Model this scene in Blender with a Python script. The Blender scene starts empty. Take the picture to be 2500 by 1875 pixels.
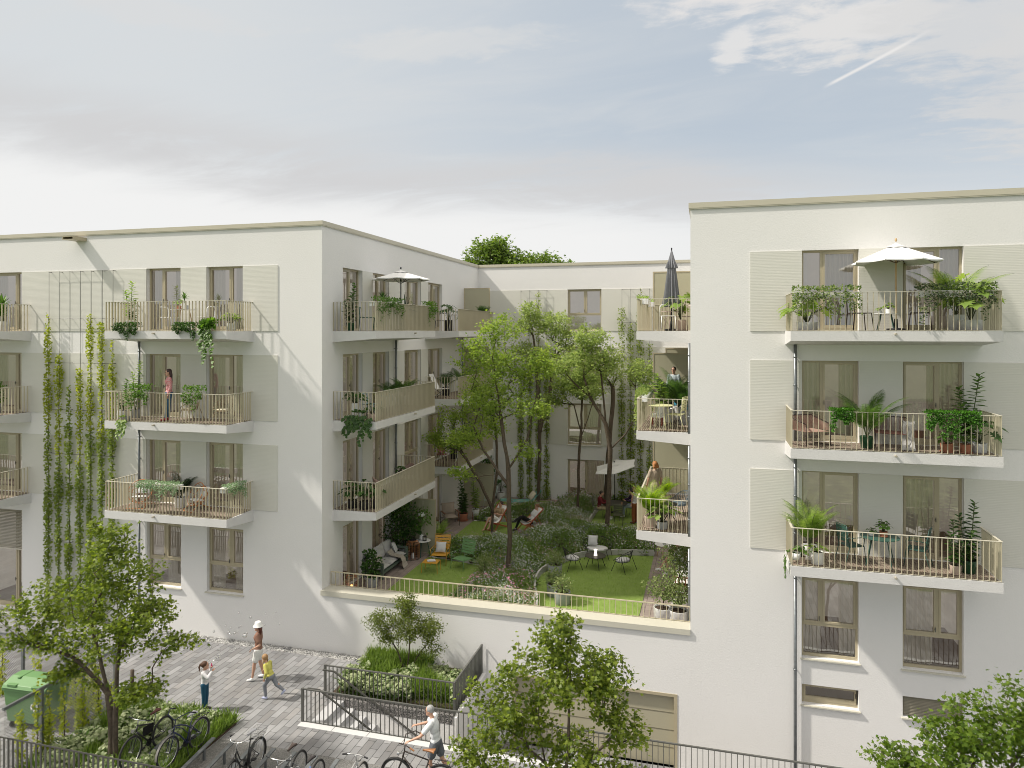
import bpy, math, random
import numpy as np
from mathutils import Vector, Matrix
random.seed(7); rng = np.random.default_rng(7)
PI = math.pi
sc = bpy.context.scene
COL = sc.collection
# ---------------------------------------------------------------- camera model
CX, HZ, FP, ZC = 1250., 808.5, 1756., 10.45
CA = math.atan(482 / FP); ca, sa = math.cos(CA), math.sin(CA)
def _ray(x, y):
    u = (x - CX) / FP
    return u * ca - sa, ca + u * sa, (HZ - y) / FP
def onY(x, y, Y):
    r = _ray(x, y); t = Y / r[1]; return r[0] * t, Y, ZC + r[2] * t
def onZ(x, y, Z):
    r = _ray(x, y); t = (Z - ZC) / r[2]; return r[0] * t, r[1] * t, Z
cam_d = bpy.data.cameras.new('Camera'); cam = bpy.data.objects.new('Camera', cam_d); COL.objects.link(cam)
cam.location = (0, 0, ZC); cam.rotation_euler = (PI / 2, 0, CA)
cam_d.sensor_width = 36; cam_d.lens = 36 * FP / 2500
cam_d.shift_y = -(937.5 - HZ) / 2500
cam_d.clip_end = 2000; cam_d.clip_start = .1
sc.camera = cam
# ---------------------------------------------------------------- materials
MC = {}
def _tree(name):
    m = bpy.data.materials.new(name); m.use_nodes = True
    nt = m.node_tree; nt.nodes.clear()
    return m, nt, nt.nodes.new('ShaderNodeOutputMaterial')
def lk(nt, a, b): nt.links.new(a, b)
def nd(nt, t, **k):
    n = nt.nodes.new(t)
    for a, b in k.items():
        if a in n.inputs.keys(): n.inputs[a].default_value = b
        else: setattr(n, a, b)
    return n
def c4(c): return (c[0], c[1], c[2], 1)
def mat(name, col, rough=.6, metal=0, var=.12, vscale=3, bump=0, bscale=60, spec=.5, coat=0, detail=6):
    if name in MC: return MC[name]
    m, nt, out = _tree(name); MC[name] = m
    p = nd(nt, 'ShaderNodeBsdfPrincipled'); lk(nt, p.outputs[0], out.inputs[0])
    p.inputs['Roughness'].default_value = rough; p.inputs['Metallic'].default_value = metal
    p.inputs['Specular IOR Level'].default_value = spec; p.inputs['Coat Weight'].default_value = coat
    tc = nd(nt, 'ShaderNodeTexCoord')
    n = nd(nt, 'ShaderNodeTexNoise', Scale=vscale, Detail=float(detail)); lk(nt, tc.outputs['Object'], n.inputs['Vector'])
    r = nd(nt, 'ShaderNodeMix', data_type='RGBA')
    r.inputs[6].default_value = c4([max(0, c * (1 - var * 1.6)) for c in col]); r.inputs[7].default_value = c4([min(1, c * (1 + var * 1.2)) for c in col])
    lk(nt, n.outputs['Fac'], r.inputs[0]); lk(nt, r.outputs[2], p.inputs['Base Color'])
    if bump:
        n2 = nd(nt, 'ShaderNodeTexNoise', Scale=bscale, Detail=5.); lk(nt, tc.outputs['Object'], n2.inputs['Vector'])
        b = nd(nt, 'ShaderNodeBump', Strength=bump, Distance=.02); lk(nt, n2.outputs['Fac'], b.inputs['Height']); lk(nt, b.outputs[0], p.inputs['Normal'])
    return m
def leafmat(name, col, col2=None, trans=.45, rough=.45):
    if name in MC: return MC[name]
    m, nt, out = _tree(name); MC[name] = m
    col2 = col2 or [c * .5 for c in col]
    g = nd(nt, 'ShaderNodeNewGeometry'); oi = nd(nt, 'ShaderNodeObjectInfo')
    mx = nd(nt, 'ShaderNodeMix', data_type='RGBA'); mx.inputs[6].default_value = c4(col2); mx.inputs[7].default_value = c4(col)
    lk(nt, g.outputs['Random Per Island'], mx.inputs[0])
    p = nd(nt, 'ShaderNodeBsdfPrincipled'); p.inputs['Roughness'].default_value = rough; p.inputs['Specular IOR Level'].default_value = .35
    lk(nt, mx.outputs[2], p.inputs['Base Color'])
    t = nd(nt, 'ShaderNodeBsdfTranslucent')
    hs = nd(nt, 'ShaderNodeHueSaturation', Saturation=1.1, Value=1.5); lk(nt, mx.outputs[2], hs.inputs['Color']); lk(nt, hs.outputs[0], t.inputs[0])
    ms = nd(nt, 'ShaderNodeMixShader'); ms.inputs[0].default_value = trans
    lk(nt, p.outputs[0], ms.inputs[1]); lk(nt, t.outputs[0], ms.inputs[2]); lk(nt, ms.outputs[0], out.inputs[0])
    return m
def ribbed():
    if 'rib' in MC: return MC['rib']
    m, nt, out = _tree('ribbed_render'); MC['rib'] = m
    p = nd(nt, 'ShaderNodeBsdfPrincipled'); p.inputs['Roughness'].default_value = .85; lk(nt, p.outputs[0], out.inputs[0])
    tc = nd(nt, 'ShaderNodeTexCoord'); mp = nd(nt, 'ShaderNodeMapping'); lk(nt, tc.outputs['Object'], mp.inputs[0])
    n0 = nd(nt, 'ShaderNodeTexNoise', Scale=.5, Detail=3.); lk(nt, tc.outputs['Object'], n0.inputs['Vector'])
    w = nd(nt, 'ShaderNodeTexWave', Scale=7.5, Distortion=1.0, Detail=2.); w.bands_direction = 'Z'; w.inputs['Detail Scale'].default_value = .7
    lk(nt, mp.outputs[0], w.inputs[0])
    mp2 = nd(nt, 'ShaderNodeMapping'); mp2.inputs['Scale'].default_value = (2, 2, 40); lk(nt, tc.outputs['Object'], mp2.inputs[0])
    n = nd(nt, 'ShaderNodeTexNoise', Scale=1., Detail=4.); lk(nt, mp2.outputs[0], n.inputs['Vector'])
    ad = nd(nt, 'ShaderNodeMath', operation='MULTIPLY_ADD'); ad.inputs[1].default_value = .35; lk(nt, w.outputs['Fac'], ad.inputs[0]); lk(nt, n.outputs['Fac'], ad.inputs[2])
    b = nd(nt, 'ShaderNodeBump', Strength=.20, Distance=.012); lk(nt, ad.outputs[0], b.inputs['Height']); lk(nt, b.outputs[0], p.inputs['Normal'])
    mx = nd(nt, 'ShaderNodeMix', data_type='RGBA'); mx.inputs[6].default_value = (.58, .57, .515, 1); mx.inputs[7].default_value = (.67, .66, .61, 1)
    lk(nt, n0.outputs['Fac'], mx.inputs[0]); lk(nt, mx.outputs[2], p.inputs['Base Color'])
    return m
def stucco():
    if 'stucco' in MC: return MC['stucco']
    m, nt, out = _tree('white_stucco'); MC['stucco'] = m
    p = nd(nt, 'ShaderNodeBsdfPrincipled'); p.inputs['Roughness'].default_value = .9; p.inputs['Specular IOR Level'].default_value = .2; lk(nt, p.outputs[0], out.inputs[0])
    tc = nd(nt, 'ShaderNodeTexCoord')
    n = nd(nt, 'ShaderNodeTexNoise', Scale=22., Detail=7., Roughness=.65); lk(nt, tc.outputs['Object'], n.inputs['Vector'])
    n1 = nd(nt, 'ShaderNodeTexNoise', Scale=.35, Detail=5.); lk(nt, tc.outputs['Object'], n1.inputs['Vector'])
    v = nd(nt, 'ShaderNodeTexVoronoi', Scale=9.); lk(nt, tc.outputs['Object'], v.inputs['Vector'])
    lt = nd(nt, 'ShaderNodeMath', operation='LESS_THAN'); lt.inputs[1].default_value = .055; lk(nt, v.outputs['Distance'], lt.inputs[0])
    sb = nd(nt, 'ShaderNodeMath', operation='MULTIPLY_ADD'); sb.inputs[1].default_value = -.8; lk(nt, lt.outputs[0], sb.inputs[0]); lk(nt, n.outputs['Fac'], sb.inputs[2])
    b = nd(nt, 'ShaderNodeBump', Strength=.5, Distance=.012); lk(nt, sb.outputs[0], b.inputs['Height']); lk(nt, b.outputs[0], p.inputs['Normal'])
    mx = nd(nt, 'ShaderNodeMix', data_type='RGBA'); mx.inputs[6].default_value = (.715, .705, .695, 1); mx.inputs[7].default_value = (.785, .772, .762, 1)
    lk(nt, n1.outputs['Fac'], mx.inputs[0]); lk(nt, mx.outputs[2], p.inputs['Base Color'])
    return m
def glassm():
    if 'glass' in MC: return MC['glass']
    m, nt, out = _tree('window_glass'); MC['glass'] = m
    tr = nd(nt, 'ShaderNodeBsdfTransparent'); tr.inputs[0].default_value = (.92, .93, .92, 1)
    gl = nd(nt, 'ShaderNodeBsdfGlossy'); gl.inputs['Roughness'].default_value = .01; gl.inputs[0].default_value = (.95, .97, .96, 1)
    fr = nd(nt, 'ShaderNodeFresnel', IOR=1.9)
    mm = nd(nt, 'ShaderNodeMath', operation='MULTIPLY_ADD'); mm.inputs[1].default_value = 1.35; mm.inputs[2].default_value = .10; mm.use_clamp = True
    lk(nt, fr.outputs[0], mm.inputs[0])
    tc = nd(nt, 'ShaderNodeTexCoord'); n = nd(nt, 'ShaderNodeTexNoise', Scale=1.3, Detail=1.); lk(nt, tc.outputs['Object'], n.inputs['Vector'])
    b = nd(nt, 'ShaderNodeBump', Strength=.06, Distance=.05); lk(nt, n.outputs['Fac'], b.inputs['Height']); lk(nt, b.outputs[0], gl.inputs['Normal'])
    ms = nd(nt, 'ShaderNodeMixShader'); lk(nt, mm.outputs[0], ms.inputs[0]); lk(nt, tr.outputs[0], ms.inputs[1]); lk(nt, gl.outputs[0], ms.inputs[2]); lk(nt, ms.outputs[0], out.inputs[0])
    return m
def sheer():
    if 'sheer' in MC: return MC['sheer']
    m, nt, out = _tree('sheer_curtain'); MC['sheer'] = m
    d = nd(nt, 'ShaderNodeBsdfDiffuse'); d.inputs[0].default_value = (.86, .82, .75, 1); t = nd(nt, 'ShaderNodeBsdfTranslucent'); t.inputs[0].default_value = (.9, .85, .77, 1)
    a = nd(nt, 'ShaderNodeMixShader'); a.inputs[0].default_value = .45; lk(nt, d.outputs[0], a.inputs[1]); lk(nt, t.outputs[0], a.inputs[2]); lk(nt, a.outputs[0], out.inputs[0]); return m
def bricks(name, c1, c2, mort, w, h, msize, rot=PI / 2, off=.5, bump=.6, rough=.75, third=None, bias=0, stain=.25, hard=3.):
    if name in MC: return MC[name]
    m, nt, out = _tree(name); MC[name] = m
    p = nd(nt, 'ShaderNodeBsdfPrincipled'); p.inputs['Roughness'].default_value = rough; lk(nt, p.outputs[0], out.inputs[0])
    tc = nd(nt, 'ShaderNodeTexCoord'); mp = nd(nt, 'ShaderNodeMapping'); mp.inputs['Rotation'].default_value = (0, 0, rot); lk(nt, tc.outputs['Object'], mp.inputs[0])
    br = nd(nt, 'ShaderNodeTexBrick'); br.offset = off; br.inputs['Scale'].default_value = 1; br.inputs['Mortar Size'].default_value = msize; br.inputs['Mortar Smooth'].default_value = .2
    br.inputs['Brick Width'].default_value = w; br.inputs['Row Height'].default_value = h; br.inputs['Bias'].default_value = bias
    br.inputs['Color1'].default_value = c4(c1); br.inputs['Color2'].default_value = c4(c2); br.inputs['Mortar'].default_value = c4(mort)
    lk(nt, mp.outputs[0], br.inputs[0])
    n = nd(nt, 'ShaderNodeTexNoise', Scale=1.2, Detail=8., Roughness=.65); lk(nt, tc.outputs['Object'], n.inputs['Vector'])
    n2 = nd(nt, 'ShaderNodeTexNoise', Scale=45., Detail=4.); lk(nt, tc.outputs['Object'], n2.inputs['Vector'])
    ml = nd(nt, 'ShaderNodeMix', data_type='RGBA', blend_type='MULTIPLY'); ml.inputs[0].default_value = 1
    cr = nd(nt, 'ShaderNodeMapRange'); cr.inputs[1].default_value = .3; cr.inputs[2].default_value = .7; cr.inputs[3].default_value = 1 - stain; cr.inputs[4].default_value = 1 + stain * .4
    ad = nd(nt, 'ShaderNodeMath', operation='MULTIPLY_ADD'); ad.inputs[1].default_value = .35; lk(nt, n2.outputs['Fac'], ad.inputs[0]); 
    s2 = nd(nt, 'ShaderNodeMath', operation='MULTIPLY'); s2.inputs[1].default_value = .7; lk(nt, n.outputs['Fac'], s2.inputs[0]); lk(nt, s2.outputs[0], ad.inputs[2])
    lk(nt, ad.outputs[0], cr.inputs[0])
    src = br.outputs['Color']
    if third:
        br2 = nd(nt, 'ShaderNodeTexBrick'); br2.offset = off; br2.inputs['Scale'].default_value = 1; br2.inputs['Mortar Size'].default_value = 0
        br2.inputs['Brick Width'].default_value = w; br2.inputs['Row Height'].default_value = h; br2.inputs['Bias'].default_value = -.55
        br2.inputs['Color1'].default_value = (0, 0, 0, 1); br2.inputs['Color2'].default_value = (1, 1, 1, 1)
        mp2 = nd(nt, 'ShaderNodeMapping'); mp2.inputs['Rotation'].default_value = (0, 0, rot); mp2.inputs['Location'].default_value = (w * 14, h * 26, 0); lk(nt, tc.outputs['Object'], mp2.inputs[0]); lk(nt, mp2.outputs[0], br2.inputs[0])
        m3 = nd(nt, 'ShaderNodeMix', data_type='RGBA', blend_type='MULTIPLY'); m3.inputs[7].default_value = c4(third); lk(nt, br.outputs['Color'], m3.inputs[6]); lk(nt, br2.outputs['Color'], m3.inputs[0]); src = m3.outputs[2]
    lk(nt, src, ml.inputs[6]); lk(nt, cr.outputs[0], ml.inputs[7]); lk(nt, ml.outputs[2], p.inputs['Base Color'])
    iv = nd(nt, 'ShaderNodeMath', operation='MULTIPLY_ADD'); iv.inputs[1].default_value = -1; iv.inputs[2].default_value = 1; lk(nt, br.outputs['Fac'], iv.inputs[0])
    a3 = nd(nt, 'ShaderNodeMath', operation='MULTIPLY_ADD'); a3.inputs[1].default_value = .12; lk(nt, n2.outputs['Fac'], a3.inputs[0]); lk(nt, iv.outputs[0], a3.inputs[2])
    b = nd(nt, 'ShaderNodeBump', Strength=bump, Distance=.01); lk(nt, a3.outputs[0], b.inputs['Height']); lk(nt, b.outputs[0], p.inputs['Normal'])
    return m
def gravelm(name, ca_, cb_, scale=38):
    if name in MC: return MC[name]
    m, nt, out = _tree(name); MC[name] = m
    p = nd(nt, 'ShaderNodeBsdfPrincipled'); p.inputs['Roughness'].default_value = .9; lk(nt, p.outputs[0], out.inputs[0])
    tc = nd(nt, 'ShaderNodeTexCoord'); v = nd(nt, 'ShaderNodeTexVoronoi', Scale=float(scale)); lk(nt, tc.outputs['Object'], v.inputs['Vector'])
    sp = nd(nt, 'ShaderNodeSeparateColor'); lk(nt, v.outputs['Color'], sp.inputs[0])
    mx = nd(nt, 'ShaderNodeMix', data_type='RGBA'); mx.inputs[6].default_value = c4(ca_); mx.inputs[7].default_value = c4(cb_); lk(nt, sp.outputs[0], mx.inputs[0]); lk(nt, mx.outputs[2], p.inputs['Base Color'])
    iv = nd(nt, 'ShaderNodeMath', operation='MULTIPLY'); iv.inputs[1].default_value = -1.5; lk(nt, v.outputs['Distance'], iv.inputs[0])
    b = nd(nt, 'ShaderNodeBump', Strength=1., Distance=.02); lk(nt, iv.outputs[0], b.inputs['Height']); lk(nt, b.outputs[0], p.inputs['Normal'])
    return m
def emis(name, col, s):
    if name in MC: return MC[name]
    m, nt, out = _tree(name); MC[name] = m
    e = nd(nt, 'ShaderNodeEmission'); e.inputs[0].default_value = c4(col); e.inputs[1].default_value = s; lk(nt, e.outputs[0], out.inputs[0]); return m
champ = lambda: mat('champagne_metal', (.42, .365, .25), .38, .0, .04, spec=.6)
rail_m = lambda: mat('railing_metal', (.53, .48, .35), .4, .15, .04, spec=.6)
conc = lambda: mat('pale_concrete', (.62, .61, .60), .8, 0, .07, 2.5, .25, 50)
potc = lambda: mat('grey_concrete_pot', (.34, .35, .36), .8, 0, .18, 6, .3, 40)
galv = lambda: mat('galvanised_steel', (.22, .235, .245), .42, .55, .3, 9, .05)
dksteel = lambda: mat('dark_grey_steel', (.085, .083, .075), .5, .3, .2, 5)
blk = lambda: mat('black_metal', (.018, .018, .02), .45, .2, .1)
white = lambda: mat('white_lacquer', (.78, .78, .77), .4, 0, .03)
soil = lambda: mat('soil', (.07, .045, .03), .95, 0, .4, 20, .8, 60)
bark = lambda: mat('bark', (.10, .075, .055), .9, 0, .5, 14, 1., 45)
terra = lambda: mat('terracotta', (.42, .17, .10), .8, 0, .12, 5, .2)
def cloth(name, col, b=.35, s=30): return mat(name, col, .9, 0, .08, 8, b, s, spec=.15)
# ---------------------------------------------------------------- objects
def tag(o, label=None, cat=None, group=None, kind=None):
    if label: o['label'] = label
    if cat: o['category'] = cat
    if group: o['group'] = group
    if kind: o['kind'] = kind
    return o
def root(name, label, cat, loc=(0, 0, 0), rz=0, group=None, scale=1):
    o = bpy.data.objects.new(name, None); COL.objects.link(o); o.location = loc; o.rotation_euler = (0, 0, rz); o.scale = (scale,) * 3
    o.empty_display_size = .2
    return tag(o, label, cat, group)
def dup(r, loc, rz=None, label=None, group=None, scale=None):
    def cp(o, par):
        c = o.copy(); COL.objects.link(c); c.parent = par
        for ch in KIDS.get(o.name, []): cp(ch, c)
        KIDS[c.name] = [] ; 
        if par: KIDS.setdefault(par.name, []).append(c)
        return c
    c = cp(r, None); c.location = loc
    if rz is not None: c.rotation_euler = (0, 0, rz)
    if label: c['label'] = label
    if group: c['group'] = group
    if scale: c.scale = (scale,) * 3
    return c
KIDS = {}
def wl(o):
    v = Vector((0, 0, 0))
    while o: v += o.location; o = o.parent
    return v
def link(name, me, m, parent=None, smooth=False):
    o = bpy.data.objects.new(name, me); COL.objects.link(o)
    if m is not None:
        for mm in (m if isinstance(m, (list, tuple)) else [m]): me.materials.append(mm)
    if smooth: me.polygons.foreach_set('use_smooth', [True] * len(me.polygons))
    if parent: o.parent = parent; KIDS.setdefault(parent.name, []).append(o)
    return o
class MB:
    def __init__(s): s.v = []; s.f = []; s.mi = []; s.cur = 0
    def add(s, vs, fs):
        n = len(s.v); s.v += [tuple(v) for v in vs]; s.f += [tuple(i + n for i in f) for f in fs]; s.mi += [s.cur] * len(fs); return s
    def box(s, x0, y0, z0, x1, y1, z1):
        return s.add([(x0, y0, z0), (x1, y0, z0), (x1, y1, z0), (x0, y1, z0), (x0, y0, z1), (x1, y0, z1), (x1, y1, z1), (x0, y1, z1)],
                     [(3, 2, 1, 0), (4, 5, 6, 7), (0, 1, 5, 4), (1, 2, 6, 5), (2, 3, 7, 6), (3, 0, 4, 7)])
    def bar(s, a, b, w, h=None, up=(0, 0, 1)):
        a, b = Vector(a), Vector(b); h = h or w; d = (b - a).normalized(); u = Vector(up)
        if abs(d.dot(u)) > .98: u = Vector((1, 0, 0))
        r = d.cross(u).normalized(); u = r.cross(d)
        r *= w / 2; u *= h / 2
        return s.add([a - r - u, a + r - u, a + r + u, a - r + u, b - r - u, b + r - u, b + r + u, b - r + u], [(0, 1, 2, 3), (7, 6, 5, 4), (4, 5, 1, 0), (5, 6, 2, 1), (6, 7, 3, 2), (7, 4, 0, 3)])
    def tube(s, pts, r, n=6, caps=True, closed=False):
        pts = [Vector(p) for p in pts]; m = len(pts); rs = r if isinstance(r, (list, tuple)) else [r] * m
        if closed: caps = False
        ref = None; base = len(s.v)
        for i, p in enumerate(pts):
            if closed: d = pts[(i + 1) % m] - pts[i - 1]
            else: d = pts[min(i + 1, m - 1)] - pts[max(i - 1, 0)]
            d = d.normalized() if d.length > 1e-9 else Vector((0, 0, 1))
            if ref is None: ref = Vector((0, 0, 1)) if abs(d.z) < .9 else Vector((1, 0, 0))
            a = d.cross(ref); a = a.normalized() if a.length > 1e-6 else Vector((1, 0, 0)); b = a.cross(d); ref = b
            for k in range(n):
                t = 2 * PI * k / n; s.v.append(tuple(p + a * (rs[i] * math.cos(t)) + b * (rs[i] * math.sin(t))))
        for i in range(m if closed else m - 1):
            j = (i + 1) % m
            for k in range(n):
                k2 = (k + 1) % n; s.f.append((base + i * n + k, base + i * n + k2, base + j * n + k2, base + j * n + k)); s.mi.append(s.cur)
        if caps:
            s.f.append(tuple(base + k for k in range(n))[::-1]); s.f.append(tuple(base + (m - 1) * n + k for k in range(n))); s.mi += [s.cur] * 2
        return s
    def lathe(s, prof, n=16, cx=0, cy=0, cz=0, sx=1, sy=1):
        base = len(s.v)
        for r, z in prof:
            for k in range(n): t = 2 * PI * k / n; s.v.append((cx + r * sx * math.cos(t), cy + r * sy * math.sin(t), cz + z))
        for i in range(len(prof) - 1):
            for k in range(n):
                k2 = (k + 1) % n; s.f.append((base + i * n + k, base + i * n + k2, base + (i + 1) * n + k2, base + (i + 1) * n + k)); s.mi.append(s.cur)
        s.f.append(tuple(base + k for k in range(n))[::-1]); s.f.append(tuple(base + (len(prof) - 1) * n + k for k in range(n))); s.mi += [s.cur] * 2
        return s
    def prism(s, poly, z0, z1):
        n = len(poly); return s.add([(x, y, z0) for x, y in poly] + [(x, y, z1) for x, y in poly], [tuple(range(n))[::-1], tuple(range(n, 2 * n))] + [(i, (i + 1) % n, n + (i + 1) % n, n + i) for i in range(n)])
    def quad(s, a, b, c, d): return s.add([a, b, c, d], [(0, 1, 2, 3)])
    def ell(s, c, r, n=10, m=6, rot=None):
        vs = []; fs = []
        for i in range(m + 1):
            ph = PI * i / m
            for k in range(n):
                t = 2 * PI * k / n; q = Vector((r[0] * math.sin(ph) * math.cos(t), r[1] * math.sin(ph) * math.sin(t), r[2] * math.cos(ph)))
                if rot: q = rot @ q
                vs.append(Vector(c) + q)
        for i in range(m):
            for k in range(n): k2 = (k + 1) % n; fs.append((i * n + k, (i + 1) * n + k, (i + 1) * n + k2, i * n + k2))
        return s.add(vs, fs)
    def cushion(s, c, sx, sy, sz, rot=None, n=6):
        vs = []; fs = []
        for side in (1, -1):
            b = len(vs)
            for i in range(n + 1):
                for j in range(n + 1):
                    u, v = i / n * 2 - 1, j / n * 2 - 1
                    h = sz / 2 * ((1 - u ** 4) * (1 - v ** 4)) ** .5 * side
                    pin = 1 - .06 * (1 - abs(u) ** 2) * abs(v) ** 6; pin2 = 1 - .06 * (1 - abs(v) ** 2) * abs(u) ** 6
                    q = Vector((u * sx / 2 * pin2, v * sy / 2 * pin, h))
                    if rot: q = rot @ q
                    vs.append(Vector(c) + q)
            for i in range(n):
                for j in range(n):
                    q = [b + i * (n + 1) + j, b + (i + 1) * (n + 1) + j, b + (i + 1) * (n + 1) + j + 1, b + i * (n + 1) + j + 1]
                    fs.append(tuple(q if side == 1 else q[::-1]))
        return s.add(vs, fs)
    def o(s, name, m, parent=None, smooth=False, world=False, bevel=0):
        me = bpy.data.meshes.new(name)
        vs = s.v
        if world and parent: w = wl(parent); vs = [(a - w.x, b - w.y, c - w.z) for a, b, c in s.v]
        me.from_pydata(vs, [], s.f)
        if isinstance(m, (list, tuple)): me.polygons.foreach_set('material_index', s.mi)
        ob = link(name, me, m, parent, smooth)
        if bevel:
            b = ob.modifiers.new('b', 'BEVEL'); b.width = bevel; b.segments = 2; b.limit_method = 'ANGLE'
        return ob
def struct(o): o['kind'] = 'structure'; return o
# fast scatter of leaf shapes: template verts + faces, transformed by numpy
SH = {}
def shape(kind):
    if kind in SH: return SH[kind]
    if kind == 'oval':
        v = [(0, 0, 0), (.28, .35, .04), (.24, .75, .02), (0, 1.05, -.06), (-.24, .75, .02), (-.28, .35, .04), (0, .5, -.05)]
        f = [(0, 1, 6), (1, 2, 6), (2, 3, 6), (3, 4, 6), (4, 5, 6), (5, 0, 6)]
    elif kind == 'tri': v = [(0, 0, 0), (.3, .5, .05), (0, 1, -.05), (-.3, .5, .05)]; f = [(0, 1, 2, 3)]
    elif kind == 'maple':
        v = [(0, 0, 0), (.18, .16, .02), (.5, .12, .0), (.34, .36, .03), (.52, .62, -.04), (.2, .56, .03), (0, 1.02, -.06), (-.2, .56, .03), (-.52, .62, -.04), (-.34, .36, .03), (-.5, .12, 0), (-.18, .16, .02), (0, .4, -.04)]
        f = [(0, 1, 12), (1, 2, 3, 12), (3, 4, 5, 12), (5, 6, 7, 12), (7, 8, 9, 12), (9, 10, 11, 12), (11, 0, 12)]
    elif kind == 'blade': v = [(-.05, 0, 0), (.05, 0, 0), (.035, .55, .06), (-.035, .55, .06), (0, 1, .3)]; f = [(0, 1, 2, 3), (3, 2, 4)]
    elif kind == 'heart':
        v = [(0, .05, 0), (.25, -.05, .02), (.45, .2, .0), (.33, .6, -.02), (0, 1, -.12), (-.33, .6, -.02), (-.45, .2, 0), (-.25, -.05, .02), (0, .45, -.06)]
        f = [(0, 1, 2, 8), (2, 3, 8), (3, 4, 8), (4, 5, 8), (5, 6, 8), (6, 7, 0, 8)]
    elif kind == 'flower': v = [(.5, 0, 0), (.15, .15, 0), (0, .5, 0), (-.15, .15, 0), (-.5, 0, 0), (-.15, -.15, 0), (0, -.5, 0), (.15, -.15, 0)]; f = [(0, 1, 2, 3, 4, 5, 6, 7)]
    elif kind == 'umbel': v = [(.5, 0, -.1), (.35, .35, -.1), (0, .5, -.1), (-.35, .35, -.1), (-.5, 0, -.1), (-.35, -.35, -.1), (0, -.5, -.1), (.35, -.35, -.1), (0, 0, .25)]; f = [(i, (i + 1) % 8, 8) for i in range(8)]
    SH[kind] = (np.array(v, float), f); return SH[kind]
def scatter(name, pts, dirs, size, kind, m, parent=None, ups=None, world=False):
    """one leaf per point, its midrib along dirs, random roll unless ups given"""
    tv, tf = shape(kind); pts = np.asarray(pts, float); n = len(pts); k = len(tv)
    if world and parent is not None: pts = pts - np.array(wl(parent))
    d = np.asarray(dirs, float); d /= np.linalg.norm(d, axis=1)[:, None] + 1e-9
    u = rng.normal(size=(n, 3)) if ups is None else np.asarray(ups, float)
    x = np.cross(d, u); x /= np.linalg.norm(x, axis=1)[:, None] + 1e-9; z = np.cross(x, d)
    s = np.broadcast_to(np.asarray(size, float), (n,))[:, None, None]
    V = (tv[None, :, 0, None] * x[:, None] + tv[None, :, 1, None] * d[:, None] + tv[None, :, 2, None] * z[:, None]) * s + pts[:, None]
    V = V.reshape(-1, 3)
    loops = np.concatenate([np.array(f) for f in tf]); cnt = np.array([len(f) for f in tf])
    L = (loops[None] + (np.arange(n) * k)[:, None]).ravel(); C = np.tile(cnt, n); S = np.concatenate([[0], np.cumsum(C)[:-1]])
    me = bpy.data.meshes.new(name); me.vertices.add(len(V)); me.vertices.foreach_set('co', V.ravel())
    me.loops.add(len(L)); me.loops.foreach_set('vertex_index', L.astype(np.int32))
    me.polygons.add(len(C)); me.polygons.foreach_set('loop_start', S.astype(np.int32))
    me.update(calc_edges=True); me.validate()
    return link(name, me, m, parent)
def rdir(n, up=.0, spread=1.):
    d = rng.normal(size=(n, 3)) * spread; d[:, 2] += up; return d
# ================================================================ light, sky
sund = Vector((.88, .30, -1.0)).normalized()
S = bpy.data.lights.new('Sun', 'SUN'); S.energy = 4.5; S.angle = math.radians(2.2); S.color = (1, .94, .84)
so = bpy.data.objects.new('Sun', S); COL.objects.link(so); so.rotation_euler = (-sund).to_track_quat('Z', 'Y').to_euler(); so.location = (-30, 0, 40)
elev = math.asin(-sund.z); az = math.atan2(-sund.x, -sund.y)       # direction towards the sun, clockwise from +Y
W = bpy.data.worlds.new('World'); sc.world = W; W.use_nodes = True; nt = W.node_tree; nt.nodes.clear()
wo = nd(nt, 'ShaderNodeOutputWorld'); bg = nd(nt, 'ShaderNodeBackground'); lk(nt, bg.outputs[0], wo.inputs[0]); bg.inputs[1].default_value = .13
sk = nd(nt, 'ShaderNodeTexSky'); sk.sky_type = 'NISHITA'; sk.sun_disc = False; sk.sun_elevation = elev; sk.sun_rotation = az; sk.air_density = 1.0; sk.dust_density = 1.5; sk.ozone_density = 1.2
tc = nd(nt, 'ShaderNodeTexCoord')
def V(op, a=None, b=None, c=None):
    n = nt.nodes.new('ShaderNodeMath'); n.operation = op
    for i, q in enumerate((a, b, c)):
        if q is None: continue
        if isinstance(q, (int, float)): n.inputs[i].default_value = q
        else: nt.links.new(q, n.inputs[i])
    return n.outputs[0]
def smooth(x, lo, hi):
    n = nt.nodes.new('ShaderNodeMapRange'); n.interpolation_type = 'SMOOTHSTEP'; nt.links.new(x, n.inputs[0])
    n.inputs[1].default_value = lo; n.inputs[2].default_value = hi; return n.outputs[0]
def mixc(f, a, b):
    n = nt.nodes.new('ShaderNodeMix'); n.data_type = 'RGBA'
    nt.links.new(f, n.inputs[0]) if not isinstance(f, float) else setattr(n.inputs[0], 'default_value', f)
    for i, q in ((6, a), (7, b)):
        if isinstance(q, tuple): n.inputs[i].default_value = q
        else: nt.links.new(q, n.inputs[i])
    return n.outputs[2]
sx = nd(nt, 'ShaderNodeSeparateXYZ'); lk(nt, tc.outputs['Generated'], sx.inputs[0])
X_, Y_, Z_ = sx.outputs
azm = V('ARCTAN2', X_, Y_)                    # azimuth from +Y, radians
hor = V('SQRT', V('ADD', V('MULTIPLY', X_, X_), V('MULTIPLY', Y_, Y_)))
el = V('ARCTAN2', Z_, hor)                    # elevation, radians
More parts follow.
